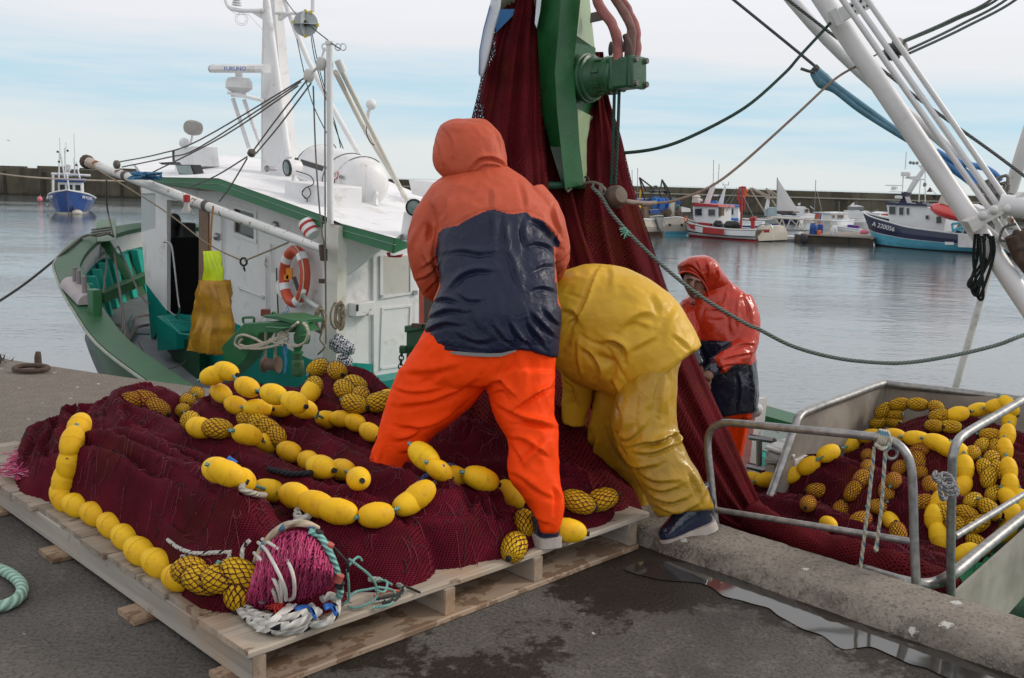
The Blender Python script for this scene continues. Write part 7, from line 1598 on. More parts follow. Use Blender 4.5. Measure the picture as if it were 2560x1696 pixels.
for c, s_ in (((1178, 772, 4.48), 1), ((1284, 764, 4.58), -1)):
    for k in range(4): bt_(q, [(c[0]+s_*4, c[1]-6+k*6, 6, c[2]), (c[0]+s_*20, c[1]+k*7, 5, c[2]+.03), (c[0]+s_*(30-abs(k-1.5)*2), c[1]+10+k*6, 4.2, c[2]+.05)])
    bt_(q, [(c[0]+s_*2, c[1]-10, 6, c[2]), (c[0]+s_*12, c[1]-20, 5, c[2]+.02), (c[0]+s_*22, c[1]-20, 4.4, c[2]+.03)])
bodymesh(m1, q)

# ---- bent man in yellow oilskins
m2 = thing('person', 'person bent double in shiny yellow oilskin jacket and trousers hauling net beside the kerb', 'person', pY(1700, 1330, 4.15))
q = MB()
def vloft(q, secs, n=36, k=5, ex=2.2):
    """sections given by a top and a bottom photo point"""
    S_ = cat([A(s_) for s_ in secs], k); R = []
    for r in S_:
        a, b = pY(r[0], r[1], r[4]), pY(r[2], r[3], r[4]); c = (a+b)/2; ax = (b-a)/2; nv = unit(c-CAM); nv = unit(nv-ax*np.dot(nv, ax)/(ax@ax)); ring = []
        for j in range(n):
            f = 2*math.pi*j/n; cx, sx = math.cos(f), math.sin(f); ring.append(c+ax*math.copysign(abs(cx)**(2/ex), cx)+nv*r[5]*math.copysign(abs(sx)**(2/ex), sx))
        R.append(ring)
    q.loft(R)
vloft(q, [(1362, 722, 1352, 860, 4.38, .16), (1392, 690, 1384, 905, 4.38, .20), (1430, 672, 1418, 938, 4.37, .215), (1478, 662, 1462, 962, 4.35, .22), (1533, 665, 1503, 976, 4.33, .22), (1591, 683, 1536, 994, 4.31, .22), (1645, 716, 1560, 1004, 4.29, .21), (1690, 755, 1574, 1004, 4.27, .20), (1725, 808, 1583, 996, 4.25, .19), (1752, 864, 1592, 986, 4.23, .185)])
pxtube(q, [(1425, 770, 50, 4.36), (1432, 850, 46, 4.36), (1447, 930, 42, 4.40), (1446, 985, 37, 4.44), (1438, 1022, 33, 4.46), (1432, 1056, 30, 4.47)])
j2 = [(S(O4, (540, 150), (500, 260), (450, 400), (370, 560)), 9, .016), (S(O4, (290, 310), (370, 330), (455, 362)), 4, -.008, 1), (S(O4, (370, 560), (330, 640), (270, 760)), 9, -.014, 1), (S(O4, (385, 565), (480, 640), (600, 690), (650, 780), (720, 890), (800, 1000)), 3.5, -.008, 1), (S(O4, (560, 640), (640, 630), (720, 680), (740, 770)), 11, .024), (S(O4, (500, 720), (560, 760), (640, 800), (620, 900)), 10, -.026, 1), (S(O4, (430, 680), (500, 730), (560, 830), (540, 930)), 11, .018), (S(O4, (400, 620), (400, 760), (430, 900)), 8, .010), (S(O4, (680, 560), (760, 480), (860, 440), (960, 470)), 18, .012), (S(O4, (720, 520), (800, 500), (900, 540)), 14, .008), (S(O4, (750, 700), (860, 640), (940, 600)), 14, .010), (S(O4, (900, 300), (960, 380), (980, 480)), 16, .008), (S(O4, (690, 1050), (800, 985), (960, 868), (1120, 760), (1235, 690)), 3.5, -.006, 1), (S(O4, (640, 900), (690, 980), (700, 1050)), 10, .016), (S(O4, (1050, 590), (1120, 640), (1180, 700)), 9, .008), (S(O4, (300, 420), (380, 440), (420, 520)), 12, .012), (S(O4, (280, 560), (330, 500), (400, 470)), 9, .010), (S(O4, (320, 900), (380, 960), (400, 1100)), 8, .010), (S(O4, (1090, 400), (1030, 520), (1000, 640)), 18, .008), (S(O4, (620, 130), (640, 200), (620, 290)), 12, .006)]
garment('jacket', q, [YJ], m2, .0075, 5, j2, (.006, .006), (1, 1, 1), None, 21)
q = MB()
pxloft(q, [(1560, 930, 1700, 850, 4.28, .15), (1540, 985, 1708, 885, 4.22, .16), (1532, 1022, 1692, 938, 4.18, .15), (1531, 1062, 1688, 1000, 4.15, .138), (1536, 1095, 1690, 1062, 4.13, .128), (1551, 1135, 1702, 1105, 4.11, .122), (1576, 1172, 1722, 1142, 4.09, .115), (1598, 1208, 1742, 1180, 4.07, .108), (1616, 1240, 1760, 1216, 4.06, .104), (1632, 1270, 1774, 1250, 4.05, .10), (1644, 1292, 1781, 1270, 4.05, .095)])
pxloft(q, [(1500, 940, 1610, 960, 4.36, .14), (1490, 990, 1602, 1005, 4.38, .135), (1480, 1045, 1592, 1065, 4.40, .125), (1470, 1098, 1592, 1118, 4.42, .115), (1496, 1150, 1600, 1160, 4.44, .105), (1528, 1185, 1612, 1195, 4.46, .10), (1552, 1218, 1622, 1218, 4.48, .095), (1570, 1275, 1632, 1275, 4.48, .09)])
t2 = [(S(O4, (860, 1340), (950, 1320), (1070, 1270)), 8, .020), (S(O4, (800, 1400), (920, 1400), (1090, 1330)), 9, .016), (S(O4, (1060, 1260), (1090, 1320), (1060, 1370)), 7, .014), (S(O4, (650, 1240), (740, 1310), (860, 1200)), 10, .010), (S(O4, (810, 1010), (800, 1180), (820, 1310)), 3.5, -.006, 1), (S(O4, (1000, 900), (970, 1000), (960, 1150)), 14, .012), (S(O4, (680, 1060), (720, 1180), (700, 1300)), 12, .012), (S(O4, (700, 1430), (800, 1500), (960, 1480)), 10, .012), (S(O4, (660, 1230), (680, 1350), (740, 1450)), 6, -.014, 1), (S(O3, (1900, 880), (2020, 960), (2180, 960)), 10, .012), (S(O3, (2000, 1060), (2120, 1110), (2250, 1080)), 9, .016), (S(O3, (2040, 1130), (2180, 1180), (2330, 1120)), 8, .014), (S(O3, (1980, 1000), (2080, 1030), (2200, 1000)), 9, .012), (S(O3, (2270, 900), (2320, 1000), (2350, 1100)), 9, .012), (S(O3, (1640, 660), (1620, 760), (1650, 840)), 8, .014), (S(O3, (1700, 560), (1740, 700), (1800, 800)), 8, .012), (S(O3, (1850, 730), (1960, 700), (2120, 690)), 9, .014)]
garment('trousers', q, [YT], m2, .0075, 4, t2, (.006, .007), (1, 1, .8), None, 27)
hb_, tb2 = pz(1783, 1312, .105), pz(1655, 1362, .012); boot(m2, hb_, tb2, hb_+(tb2-hb_)*.24+ZD*.10, .060, .135)
lf_ = A((.555, 4.60, .10)); boot(m2, lf_, lf_+A((-.26, -.02, 0)), lf_+A((-.05, 0, .06)), .05, .10)
q = MB(); vloft(q, [(1318, 800, 1330, 880, 4.46, .07), (1328, 768, 1345, 890, 4.44, .12), (1352, 748, 1370, 880, 4.42, .13), (1378, 745, 1388, 860, 4.40, .11)]); garment('hood', q, [YJ], m2, .009, 5, (), (.005, .003), (1, 1, 1), None, 5)
q = MB()
bt_(q, [(1345, 840, 38, 4.44), (1370, 815, 30, 4.42), (1420, 800, 75, 4.37), (1520, 810, 88, 4.33), (1610, 860, 86, 4.28), (1650, 910, 80, 4.25)])
bt_(q, [(1425, 790, 30, 4.37), (1440, 920, 26, 4.41), (1434, 1050, 17, 4.48), (1430, 1078, 16, 4.49)]); bt_(q, [(1640, 930, 48, 4.22), (1615, 1050, 42, 4.15), (1680, 1180, 34, 4.08), (1728, 1268, 20, 4.07)]); bt_(q, [(1560, 960, 46, 4.36), (1535, 1090, 38, 4.42), (1585, 1230, 28, 4.48)])
for k in range(4): bt_(q, [(1422+k*6, 1075, 5.5, 4.49), (1418+k*7, 1095, 5, 4.50), (1424+k*6, 1110-abs(k-1.5)*3, 4.2, 4.53)])
bt_(q, [(1446, 1068, 6, 4.49), (1456, 1084, 5, 4.48), (1454, 1098, 4.4, 4.49)])
bodymesh(m2, q)

# ---- man standing on the boat, looking down
m3 = thing('person', 'person standing on the boat in wet red hooded jacket with navy lower half, looking down', 'person', tv(-3.2, 4.95, -.85))
q = MB()
pxloft(q, [(1736, 1052, 1890, 1028, 5.9, .175), (1734, 1000, 1893, 985, 5.9, .185), (1730, 930, 1889, 925, 5.9, .19), (1726, 880, 1884, 878, 5.9, .19), (1716, 835, 1884, 835, 5.9, .185), (1707, 795, 1884, 795, 5.91, .18), (1706, 768, 1880, 765, 5.92, .165), (1716, 745, 1866, 740, 5.92, .145), (1738, 726, 1846, 718, 5.92, .11), (1758, 712, 1824, 706, 5.9, .085)])
pxtube(q, [(1846, 752, 36, 5.90), (1860, 790, 36, 5.86), (1862, 835, 34, 5.80), (1856, 872, 33, 5.74), (1830, 893, 31, 5.68), (1806, 907, 28, 5.64), (1790, 917, 25, 5.61)])
pxtube(q, [(1728, 765, 28, 5.90), (1716, 810, 28, 5.82), (1722, 870, 27, 5.74), (1745, 920, 22, 5.68)])
def m3mat(X, Y, C):
    arm = inpoly(X, Y, [(1822, 760), (1910, 760), (1910, 880), (1880, 912), (1835, 912), (1815, 932), (1790, 935), (1776, 905), (1800, 882), (1830, 866)]); return (Y > 852+(X-1760)*.03) & ~arm
O4s = [(S(O4, (1280, 390), (1250, 470), (1225, 550)), 2.6, -.006, 1), (S(O4, (1290, 430), (1360, 425), (1440, 470)), 4, .008), (S(O4, (1290, 490), (1350, 500), (1420, 490)), 4, -.006, 1), (S(O4, (1440, 380), (1430, 480), (1440, 640)), 6, -.012, 1), (S(O4, (1540, 330), (1580, 430), (1600, 560)), 6, .010), (S(O4, (1500, 340), (1490, 440), (1500, 560)), 6, .008), (S(O4, (1440, 700), (1530, 660), (1620, 660)), 5, .012), (S(O4, (1380, 770), (1480, 740), (1600, 720)), 5, .012), (S(O4, (1360, 820), (1440, 800), (1540, 790)), 5, .009), (S(O4, (1340, 770), (1390, 830), (1420, 870)), 4, .008), (S(O4, (1180, 420), (1200, 540), (1240, 640)), 6, .008), (S(O4, (1420, 300), (1400, 380), (1330, 420)), 6, .010), (S(O4, (1500, 850), (1520, 960), (1500, 1100)), 8, .010), (S(O4, (1590, 800), (1600, 960), (1590, 1100)), 7, .010), (S(O4, (1180, 640), (1320, 645), (1450, 650)), 2.5, -.004, 1)]
garment('jacket', q, [RJ, NV2], m3, .008, 4, O4s, (.006, .005), (1.2, 1.2, .8), m3mat, 33)
q = MB(); pxloft(q, [(1742, 744, 1838, 716, 5.91, .085), (1724, 722, 1820, 700, 5.89, .11), (1708, 698, 1806, 680, 5.87, .12), (1696, 676, 1795, 664, 5.86, .118), (1697, 660, 1785, 651, 5.85, .10), (1714, 647, 1773, 643, 5.85, .07), (1736, 640, 1760, 639, 5.85, .03)], 36, 6)
face = [(1700, 686), (1716, 681), (1736, 688), (1752, 702), (1764, 720), (1768, 735), (1756, 742), (1738, 740), (1722, 728), (1708, 708)]
garment('hood', q, [RJ], m3, .0065, 4, [([(1700, 668), (1730, 664), (1756, 690), (1772, 725)], 5, .010), ([(1765, 652), (1772, 672), (1768, 700)], 5, .010), ([(1740, 650), (1748, 665), (1752, 680)], 5, .007), ([(1790, 668), (1796, 690), (1785, 712)], 5, .008)], (.004, .004), (1.4, 1.4, 1), None, 41, lambda X, Y, C: inpoly(X, Y, face))
q = MB()
q.tube([pY(x, y, 5.75+max(0, (y-690))*.0006) for x, y in cat([(1696, 684), (1716, 679), (1737, 686), (1753, 700), (1766, 719), (1771, 738)], 4)], .006, 8); q.build('hood_brim', RJ, m3)
q = MB(); q.tube([pY(1735, 753, 5.73), pY(1732, 766, 5.72)], .0035, 5); q.ell(pY(1732, 760, 5.715), (.012, .008, .008)); q.build('hood_toggle', BLK, m3)
q = MB(); pxtube(q, [(1794, 913, 17, 5.63), (1782, 925, 16.5, 5.60), (1774, 934, 14, 5.585)], 16); garment('cuff', q, [NV2], m3, .005, 2, (), (.003, .004), (2, 2, 2), None, 3)
q = MB(); pxloft(q, [(1742, 1015, 1882, 1005, 5.92, .15), (1748, 1050, 1874, 1045, 5.92, .15)]); pxtube(q, [(1782, 1040, 40, 5.92), (1784, 1120, 37, 5.92), (1782, 1230, 34, 5.94), (1780, 1390, 33, 5.97)]); pxtube(q, [(1838, 1040, 37, 5.94), (1824, 1120, 33, 5.95), (1815, 1230, 30, 5.97), (1822, 1390, 30, 6.0)])
garment('trousers', q, [OT], m3, .010, 5, [(S(O4, (1560, 1130), (1530, 1260), (1500, 1400)), 8, .012), (S(O4, (1420, 1180), (1440, 1300), (1480, 1420)), 8, .010)], (.006, .004), (1, 1, .6), None, 44)
for dx in (-.03, .11): 
    p = A((1.17+dx, 5.98, -.80)); boot(m3, p, p+A((-.24, -.06, 0)), p+A((-.05, 0, .06)), .05, .10)
q = MB()
fc_ = [(1748, 672, 28, 5.86), (1742, 690, 31, 5.84), (1738, 712, 29, 5.83), (1742, 730, 20, 5.83), (1768, 735, 22, 5.88), (1800, 780, 60, 5.92), (1802, 900, 64, 5.91), (1806, 1030, 62, 5.92)]
bt_(q, fc_)
nz_ = lambda pts: pxtube(q, pts, 10, 4)
nz_([(1733, 702, 5, 5.735), (1729, 714, 6.2, 5.722), (1731, 720, 5, 5.727)]); nz_([(1718, 699, 5, 5.75), (1730, 697, 6, 5.735), (1750, 704, 5, 5.745)]); nz_([(1728, 729, 4, 5.745), (1738, 731, 4.5, 5.74), (1748, 731, 4, 5.75)]); nz_([(1736, 740, 8, 5.77), (1742, 741, 8, 5.77)])
bt_(q, [(1840, 770, 24, 5.90), (1858, 855, 20, 5.80), (1800, 905, 15, 5.64), (1776, 932, 11.5, 5.585)]); bt_(q, [(1782, 1040, 30, 5.92), (1782, 1230, 24, 5.94), (1780, 1380, 18, 5.97)]); bt_(q, [(1830, 1040, 30, 5.94), (1816, 1230, 24, 5.97), (1820, 1380, 18, 6.0)]); bt_(q, [(1728, 775, 22, 5.9), (1718, 860, 17, 5.76), (1748, 925, 12, 5.67), (1760, 940, 10, 5.62)])
bt_(q, [(1776, 932, 12, 5.585), (1770, 941, 12.5, 5.575), (1765, 948, 11, 5.57)])
for k, L_ in enumerate((21, 26, 25, 20)):
    bx, by = 1758+k*5.2, 946+k*2.2; bt_(q, [(bx+3, by-2, 4.2, 5.572+.004*k), (bx-1, by+L_*.5, 3.9, 5.566+.004*k), (bx+1+k*.5, by+L_, 3.2, 5.578+.004*k)])
bt_(q, [(1762, 938, 5, 5.575), (1754, 948, 4.4, 5.568), (1752, 958, 3.6, 5.574)])
garment('body', q, [SKIN], m3, .0055, 3, (), (0, 0))
q = MB()
for P in ([(1716, 700), (1724, 697), (1732, 700)], [(1740, 702), (1748, 704), (1754, 709)]): q.tube([pY(x, y, 5.722) for x, y in P], .0042, 6)
q.build('eyebrow', paint('brow_dark', (.03, .02, .015), .9, bump=0), m3)
# ------------------------------------------------------------------ boats across the harbour
FWH = paint('far_white', (.66, .67, .68), .5, .06, 1.5, grime=.25, grcol=(.40, .36, .30), bump=0); FNV = paint('far_navy', (.010, .016, .055), .35, .15, .8, bump=0); FLB = paint('far_light_blue', (.11, .43, .58), .45, .15, .8, grime=.35, grcol=(.10, .16, .16), bump=0)
FRD = paint('far_red', (.34, .020, .022), .5, .15, 1, bump=0); FBL = paint('far_blue', (.015, .065, .26), .4, .12, 1, bump=0); FBB = paint('far_bright_blue', (.02, .16, .52), .4, .12, 1, bump=0); FBK = paint('far_black', (.02, .02, .022), .6, bump=0)
FCR = paint('far_cream', (.50, .46, .39), .5, .1, 1.2, grime=.4, grcol=(.25, .2, .15), bump=0); FOR_ = paint('far_orange', (.62, .12, .04), .6, .1, 2, bump=0); FGL = NT('far_glass').set((.03, .035, .04), .08, 0, None, .6); FGR = paint('far_grey', (.20, .21, .21), .6, .15, 2, grime=.4, bump=0); FBR = paint('far_brown', (.13, .085, .055), .7, .2, 2, bump=0); FPK = paint('far_pink', (.66, .16, .22), .5, .08, 2, bump=0); FPU = paint('far_purple', (.055, .018, .26), .5, .1, 2, bump=0); FYE = paint('far_yellow', (.62, .40, .03), .5, .1, 2, bump=0)
class Far:
    """a boat built on the vertical plane through its waterline, o metres nearer the camera"""
    def __init__(s, name, label, cat_, a, b, group=None, z=WZ):
        s.a, s.b = pz(*a, z), pz(*b, z); d = unit((s.b-s.a)*A((1, 1, 0))); s.d = d; n = A((d[1], -d[0], 0)); s.n = n if n[1] < 0 else -n
        s.o = thing(name, label, cat_, (s.a+s.b)/2, group)
    def P(s, x, y, o=0): return ppl(x, y, s.a+s.n*o, s.n)
    def slab(s, nm, pts, mt, o=.0, th=.5, par=None):
        q = MB(); q.slab([s.P(x, y, o) for x, y in pts], -s.n*th); return q.build(nm, mt, par or s.o, ang=30)
    def tube(s, nm, pts, r, mt, o=0, n=7):
        q = MB()
        for P in (pts if isinstance(pts[0], list) else [pts]): q.tube([s.P(x, y, o) for x, y in P], r, n)
        return q.build(nm, mt, s.o)
    def win(s, rects, o, mt=None, par=None, nm='window'):
        for x0, y0, x1, y1 in rects:
            k = (y1-y0)*.0; w = s.slab(nm, [(x0, y0), (x1, y0+k), (x1, y1+k), (x0, y1)], FWH, o+.05, .06, par); s.slab('pane', [(x0+.8, y0+.8), (x1-.8, y0+.8), (x1-.8, y1-.8), (x0+.8, y1-.8)], mt or FGL, o+.07, .03, w)
    def hull(s, secs, mats, fr=(0, 1), deck=None):
        """secs: (x top, y top, x bottom, y bottom, half beam); colour bands at the fractions fr"""
        q = MB(); S_ = cat([A(k) for k in secs], 4); n = len(fr); rings = []
        for r in S_:
            x0, y0, x1, y1, b = r; top = s.P(x0, y0, b); bot = s.P(x1, y1, b*.72); sh = -2*s.n
            near = [top*(1-f)+bot*f+s.n*(.18*b*math.sin(math.pi*f)) for f in fr]
            def mir(p): 
                k = np.dot(p-s.a, s.n); return p-s.n*2*k
            rings.append(near+[near[-1]-ZD*.35]+[mir(near[-1])-ZD*.35]+[mir(p) for p in near[::-1]])
        nn = len(rings[0])
        for i in range(len(rings)-1):
            for j in range(nn-1):
                m = j if j < n-1 else (n-2 if j < n+1 else nn-2-j)
                q.add([rings[i][j], rings[i][j+1], rings[i+1][j+1], rings[i+1][j]], [(0, 1, 2, 3)], max(0, min(n-2, m)))
        for R in (rings[0], rings[-1]): q.add(R, [tuple(range(nn))], 0)
        h = q.build('hull', mats, s.o, ang=50)
        q = MB(); dk_ = [r[0]-ZD*.16-s.n*.03 for r in rings]; df = [r[-1]-ZD*.16+s.n*.03 for r in rings]
        q.loft([dk_, df], 0, False, False); q.build('deck', deck or FGR, s.o)
        q = MB(); q.tube([r[0] for r in rings], .045, 5); q.tube([r[-1] for r in rings], .045, 5); q.build('rail', FWH, s.o); return h
# ---- dark blue and light blue trawler on the right
f = Far('trawler', 'navy and light blue trawler with white wheelhouse at the far right pontoon', 'fishing boat', (2189, 614), (2440, 632))
f.hull([(2157, 531, 2187, 613, .05), (2180, 543, 2200, 615.5, .55), (2224, 556, 2232, 619, 1.05), (2269, 568, 2275, 623, 1.35), (2340, 578, 2345, 628, 1.45), (2395, 585, 2398, 631, 1.45), (2396, 585, 2399, 631, 1.45), (2470, 592, 2472, 634, 1.4), (2535, 597, 2535, 636, 1.25)], [FNV, FNV, FWH, FLB, FLB, FBK], (0, .30, .52, .54, .80, .94, 1.0))
f.slab('aft_bulwark', [(2395, 586), (2535, 598), (2535, 624), (2395, 618)], FWH, 1.62, .08); f.slab('blue_patch', [(2362, 605), (2384, 606), (2384, 613), (2362, 612)], FWH, 1.66, .05)
f.slab('wheelhouse', [(2216, 512), (2316, 514), (2316, 577), (2229, 565), (2224, 556)], FWH, .85, 1.6); f.slab('aft_house', [(2316, 516), (2330, 524), (2345, 530), (2366, 545), (2358, 580), (2316, 577)], FWH, .85, 1.6)
f.slab('roof', [(2212, 508), (2215, 505), (2316, 511), (2317, 516), (2214, 512)], FNV, 1.0, 1.9)
f.win([(2222, 516, 2239, 536), (2247, 518, 2259, 538), (2265.5, 520, 2273, 537), (2340, 541, 2354, 559), (2313, 538, 2322, 549)], .88)
q = MB()
f.slab('mast', [(2264, 482), (2272, 482), (2315, 414), (2294, 413), (2303, 424), (2290, 441), (2266, 442), (2262, 446), (2282, 450)], FWH, .2, .35)
f.slab('mast_foot', [(2251, 479), (2268, 481), (2262, 492), (2269, 511), (2245, 509), (2258, 491)], FNV, .3, .6)
f.slab('radar', [(2213, 462.5), (2256, 463.5), (2256, 465.5), (2213, 465)], FWH, .3, .15); f.slab('radar_base', [(2228, 467), (2239, 467), (2240, 476), (2227, 476)], FWH, .3, .3); f.slab('radar_shelf', [(2223, 478), (2258, 480), (2258, 481.5), (2223, 479.5)], FWH, .4, .5)
q = MB(); q.lathe([(.001, 0), (.25, 0), (.28, .1), (.26, .24), (.001, .27)], f.P(2264, 441, .2), ZD, 14); q.lathe([(.001, 0), (.2, 0), (.22, .08), (.2, .16), (.001, .18)], f.P(2246, 497, .5), ZD, 12); q.build('radome', FWH, f.o)
f.tube('aerial', [[(2313, 512), (2313, 418)], [(2297, 506), (2301, 450)], [(2263, 424), (2266, 380)], [(2256, 478), (2258, 440)]], .03, FWH, .2); f.tube('yard', [[(2276, 406), (2296, 411)], [(2290, 449), (2312, 449)]], .035, FWH, .2)
q = MB()
for x, y in ((2276, 407), (2284, 408), (2293, 408)): q.ell(f.P(x, y, .2), (.09, .09, .1))
q.ell(f.P(2312, 462, .2), (.11, .06, .14)); q.build('deck_lamp', FGR, f.o)
q = MB()
for (x, y), dz in (((2325, 468), 1), ((2338, 488), -1)): q.lathe([(.001, 0), (.17, .28)] if dz > 0 else [(.17, 0), (.001, .28)], f.P(x, y, .3), -ZD if dz > 0 else -ZD, 10)
q.tube([f.P(2318, 478, .3), f.P(2326, 470, .3), f.P(2340, 486, .3)], .012, 4); q.build('day_shapes', FBK, f.o)
f.slab('engine_hatch', [(2290, 506), (2306, 506), (2308, 513), (2288, 513)], FBK, .6, .8)
f.tube('deck_gear', [[(2380, 560), (2384, 583)], [(2380, 560), (2404, 558)], [(2404, 556), (2406, 585)], [(2390, 572), (2412, 570)], [(2384, 575), (2400, 575)], [(2420, 580), (2420, 562), (2440, 560)]], .07, FLB, .5)
q = MB(); q.lathe([(.001, -.2), (.2, -.2), (.2, .2), (.001, .2)], f.P(2423, 578, .8), f.n, 14); q.build('net_drum', FBK, f.o)
a, b = f.P(2180, 561.5, 1.5), f.P(2238, 577.5, 1.5)
def ftext(f, body, x0, y0, x1, y1, o, size, mt, sx=1.0):
    a, b = f.P(x0, y0, o), f.P(x1, y1, o); return text(body, size, (a+b)/2, b-a, ZD, mt, f.o, 'hull_number', .01, sx)
ftext(f, 'A 220056', 2177, 559, 2240, 576, 1.55, .36, FWH, 1.0)
rb_ = Far('rescue_dinghy', 'red dinghy with a cream cover slung over the trawler stern', 'dinghy', (2350, 622), (2410, 630))
q = MB(); sec = []
for x, yt, yb, w in ((2333, 513, 524, .15), (2340, 508, 533, .35), (2355, 508, 543, .5), (2380, 514, 551, .55), (2410, 527, 556, .55), (2440, 540, 562, .5)): sec.append((x, yt, yb, w))
rings = []
for x, yt, yb, w in sec: 
    c = (rb_.P(x, yt, 1.9)+rb_.P(x, yb, 1.9))/2; hz = (rb_.P(x, yt, 1.9)-rb_.P(x, yb, 1.9))/2; rings.append([c+hz*math.cos(k)+rb_.n*w*math.sin(k) for k in np.linspace(0, 2*math.pi, 18)[:-1]])
q.loft(rings); q.build('hull', paint('dinghy_red', (.55, .012, .012), .3, .1, 2, bump=0), rb_.o)
rb_.slab('cover', [(2346, 508), (2348, 500), (2353, 489), (2373, 491), (2398, 516), (2420, 532), (2390, 521), (2360, 511)], FCR, 2.1, .9)
rb_.slab('canvas_end', [(2428, 510), (2452, 522), (2446, 540), (2430, 530)], FWH, 1.9, .4)
# ---- red and white boat
f = Far('fishing_boat', 'red and white chequered fishing boat moored across the water with red mast', 'fishing boat', (1721, 590), (1895, 603))
f.hull([(1711, 547, 1721, 589.5, .06), (1718, 556, 1726, 591, .5), (1740, 562, 1744, 592.5, .9), (1773, 568, 1776, 595, 1.15), (1821, 573, 1822, 598.5, 1.25), (1860, 574.5, 1861, 601, 1.25), (1891, 575, 1892, 603, 1.15)], [FBR, FWH, FBK, FWH, FRD], (0, .10, .58, .68, .86, 1.0))
f.slab('red_panel', [(1757, 568), (1809, 574), (1808, 588), (1756, 583)], FRD, 1.48, .05); f.slab('red_panel', [(1719, 560), (1731, 562), (1733, 574), (1725, 571)], FRD, 1.1, .3)
q = MB(); P = [(1892, 572), (1898, 566), (1912, 564), (1926, 566), (1932, 576), (1936, 588), (1935, 601), (1897, 603), (1893, 590)]; q.slab([f.P(x, y, .9-(x-1892)*.03) for x, y in P], -f.n*1.5); q.build('transom', FCR, f.o, ang=30)
f.slab('name_panel', [(1908, 574), (1922, 574), (1921, 582), (1909, 582)], FRD, 1.0, .1)
f.tube('stern_rail', [(1893, 570), (1900, 562), (1914, 561), (1927, 563), (1931, 572)], .04, STL, .9)
f.slab('wheelhouse', [(1732, 516), (1796, 518), (1794, 560), (1745, 557), (1734, 550)], FWH, .75, 1.4); f.slab('roof', [(1731, 512), (1736, 508), (1795, 513), (1798, 518), (1732, 516)], FRD, .9, 1.7)
f.win([(1736, 521, 1755, 540), (1770, 523, 1788, 540)], .78); f.slab('red_skirt', [(1745, 556), (1776, 559), (1775, 566), (1746, 562)], FRD, .82, .2); f.slab('door', [(1795, 519), (1804, 520), (1803, 540), (1794, 540)], FBR, .7, .3)
f.slab('mast', [(1759, 510), (1768, 510), (1782, 470), (1784, 459), (1779, 459)], FWH, .2, .25)
q = MB(); q.lathe([(.001, 0), (.16, 0), (.18, .08), (.15, .15), (.001, .17)], f.P(1750, 504, .4), ZD, 12); q.build('radome', FWH, f.o)
q = MB(); q.lathe([(.27, 0), (.25, .36), (.30, .38), (.2, .46), (.001, .5)], f.P(1740, 507, -.2), ZD, 12); q.build('funnel', FCR, f.o)
f.tube('red_mast', [[(1852, 573), (1856, 466)], [(1848, 470), (1864, 469)], [(1846, 478), (1852, 530)]], .07, FRD, .3); f.tube('hauler', [[(1882, 572), (1882, 548)], [(1876, 549), (1890, 546)]], .13, FRD, .5)
f.tube('rigging', [[(1842, 470), (1780, 555)], [(1850, 475), (1885, 545)], [(1846, 472), (1815, 530)]], .02, FGR, .2)
q = MB(); blob(q, f.P(1832, 564, .5), (.55, .3, .28), 2, .3); blob(q, f.P(1795, 560, .6), (.28, .3, .25), 6, .3); q.build('net_heap', FBK, f.o, ang=80)
q = MB(); q.tube([f.P(1715, 548, .6)+.13*(f.d*math.cos(k)+ZD*1.3*math.sin(k)) for k in np.linspace(0, 6.28, 14)[:-1]], .04, 6, closed=True); q.build('life_ring', FOR_, f.o)
# ---- blue and white boat behind it
f = Far('fishing_boat', 'blue and white boat with sloping mast behind the red and white one', 'fishing boat', (1800, 576), (1890, 580))
f.hull([(1798, 548, 1800, 575, .3), (1820, 552, 1822, 577, .9), (1860, 556, 1860, 579, .9), (1905, 556, 1905, 581, .8)], [FWH, FBL], (0, .35, 1)); f.slab('wheelhouse', [(1806, 514), (1846, 516), (1845, 552), (1805, 550)], FWH, .5, 1.4); f.slab('blue_band', [(1805, 544), (1846, 546), (1846, 552), (1805, 550)], FBB, .53, .1); f.win([(1820, 521, 1834, 537)], .53); f.slab('roof', [(1800, 511), (1848, 514), (1848, 518), (1800, 515)], FBB, .7, 1.7)
f.slab('mast', [(1794, 512), (1806, 512), (1814, 468), (1812, 464)], FWH, .2, .25); f.tube('yard', [[(1806, 463), (1822, 463)], [(1808, 463), (1807, 456)], [(1821, 463), (1822, 455)], [(1783, 463), (1784, 400)], [(1795, 462), (1798, 410)]], .022, FGR, .2)
f.slab('blue_cover', [(1772, 503), (1790, 502), (1792, 510), (1775, 511)], FBB, .4, .5); f.slab('radar', [(1784, 487), (1795, 487), (1795, 491), (1784, 491)], FWH, .3, .2); f.slab('fish_box', [(1830, 556), (1845, 553), (1850, 563), (1836, 565)], FWH, 1.0, .3)
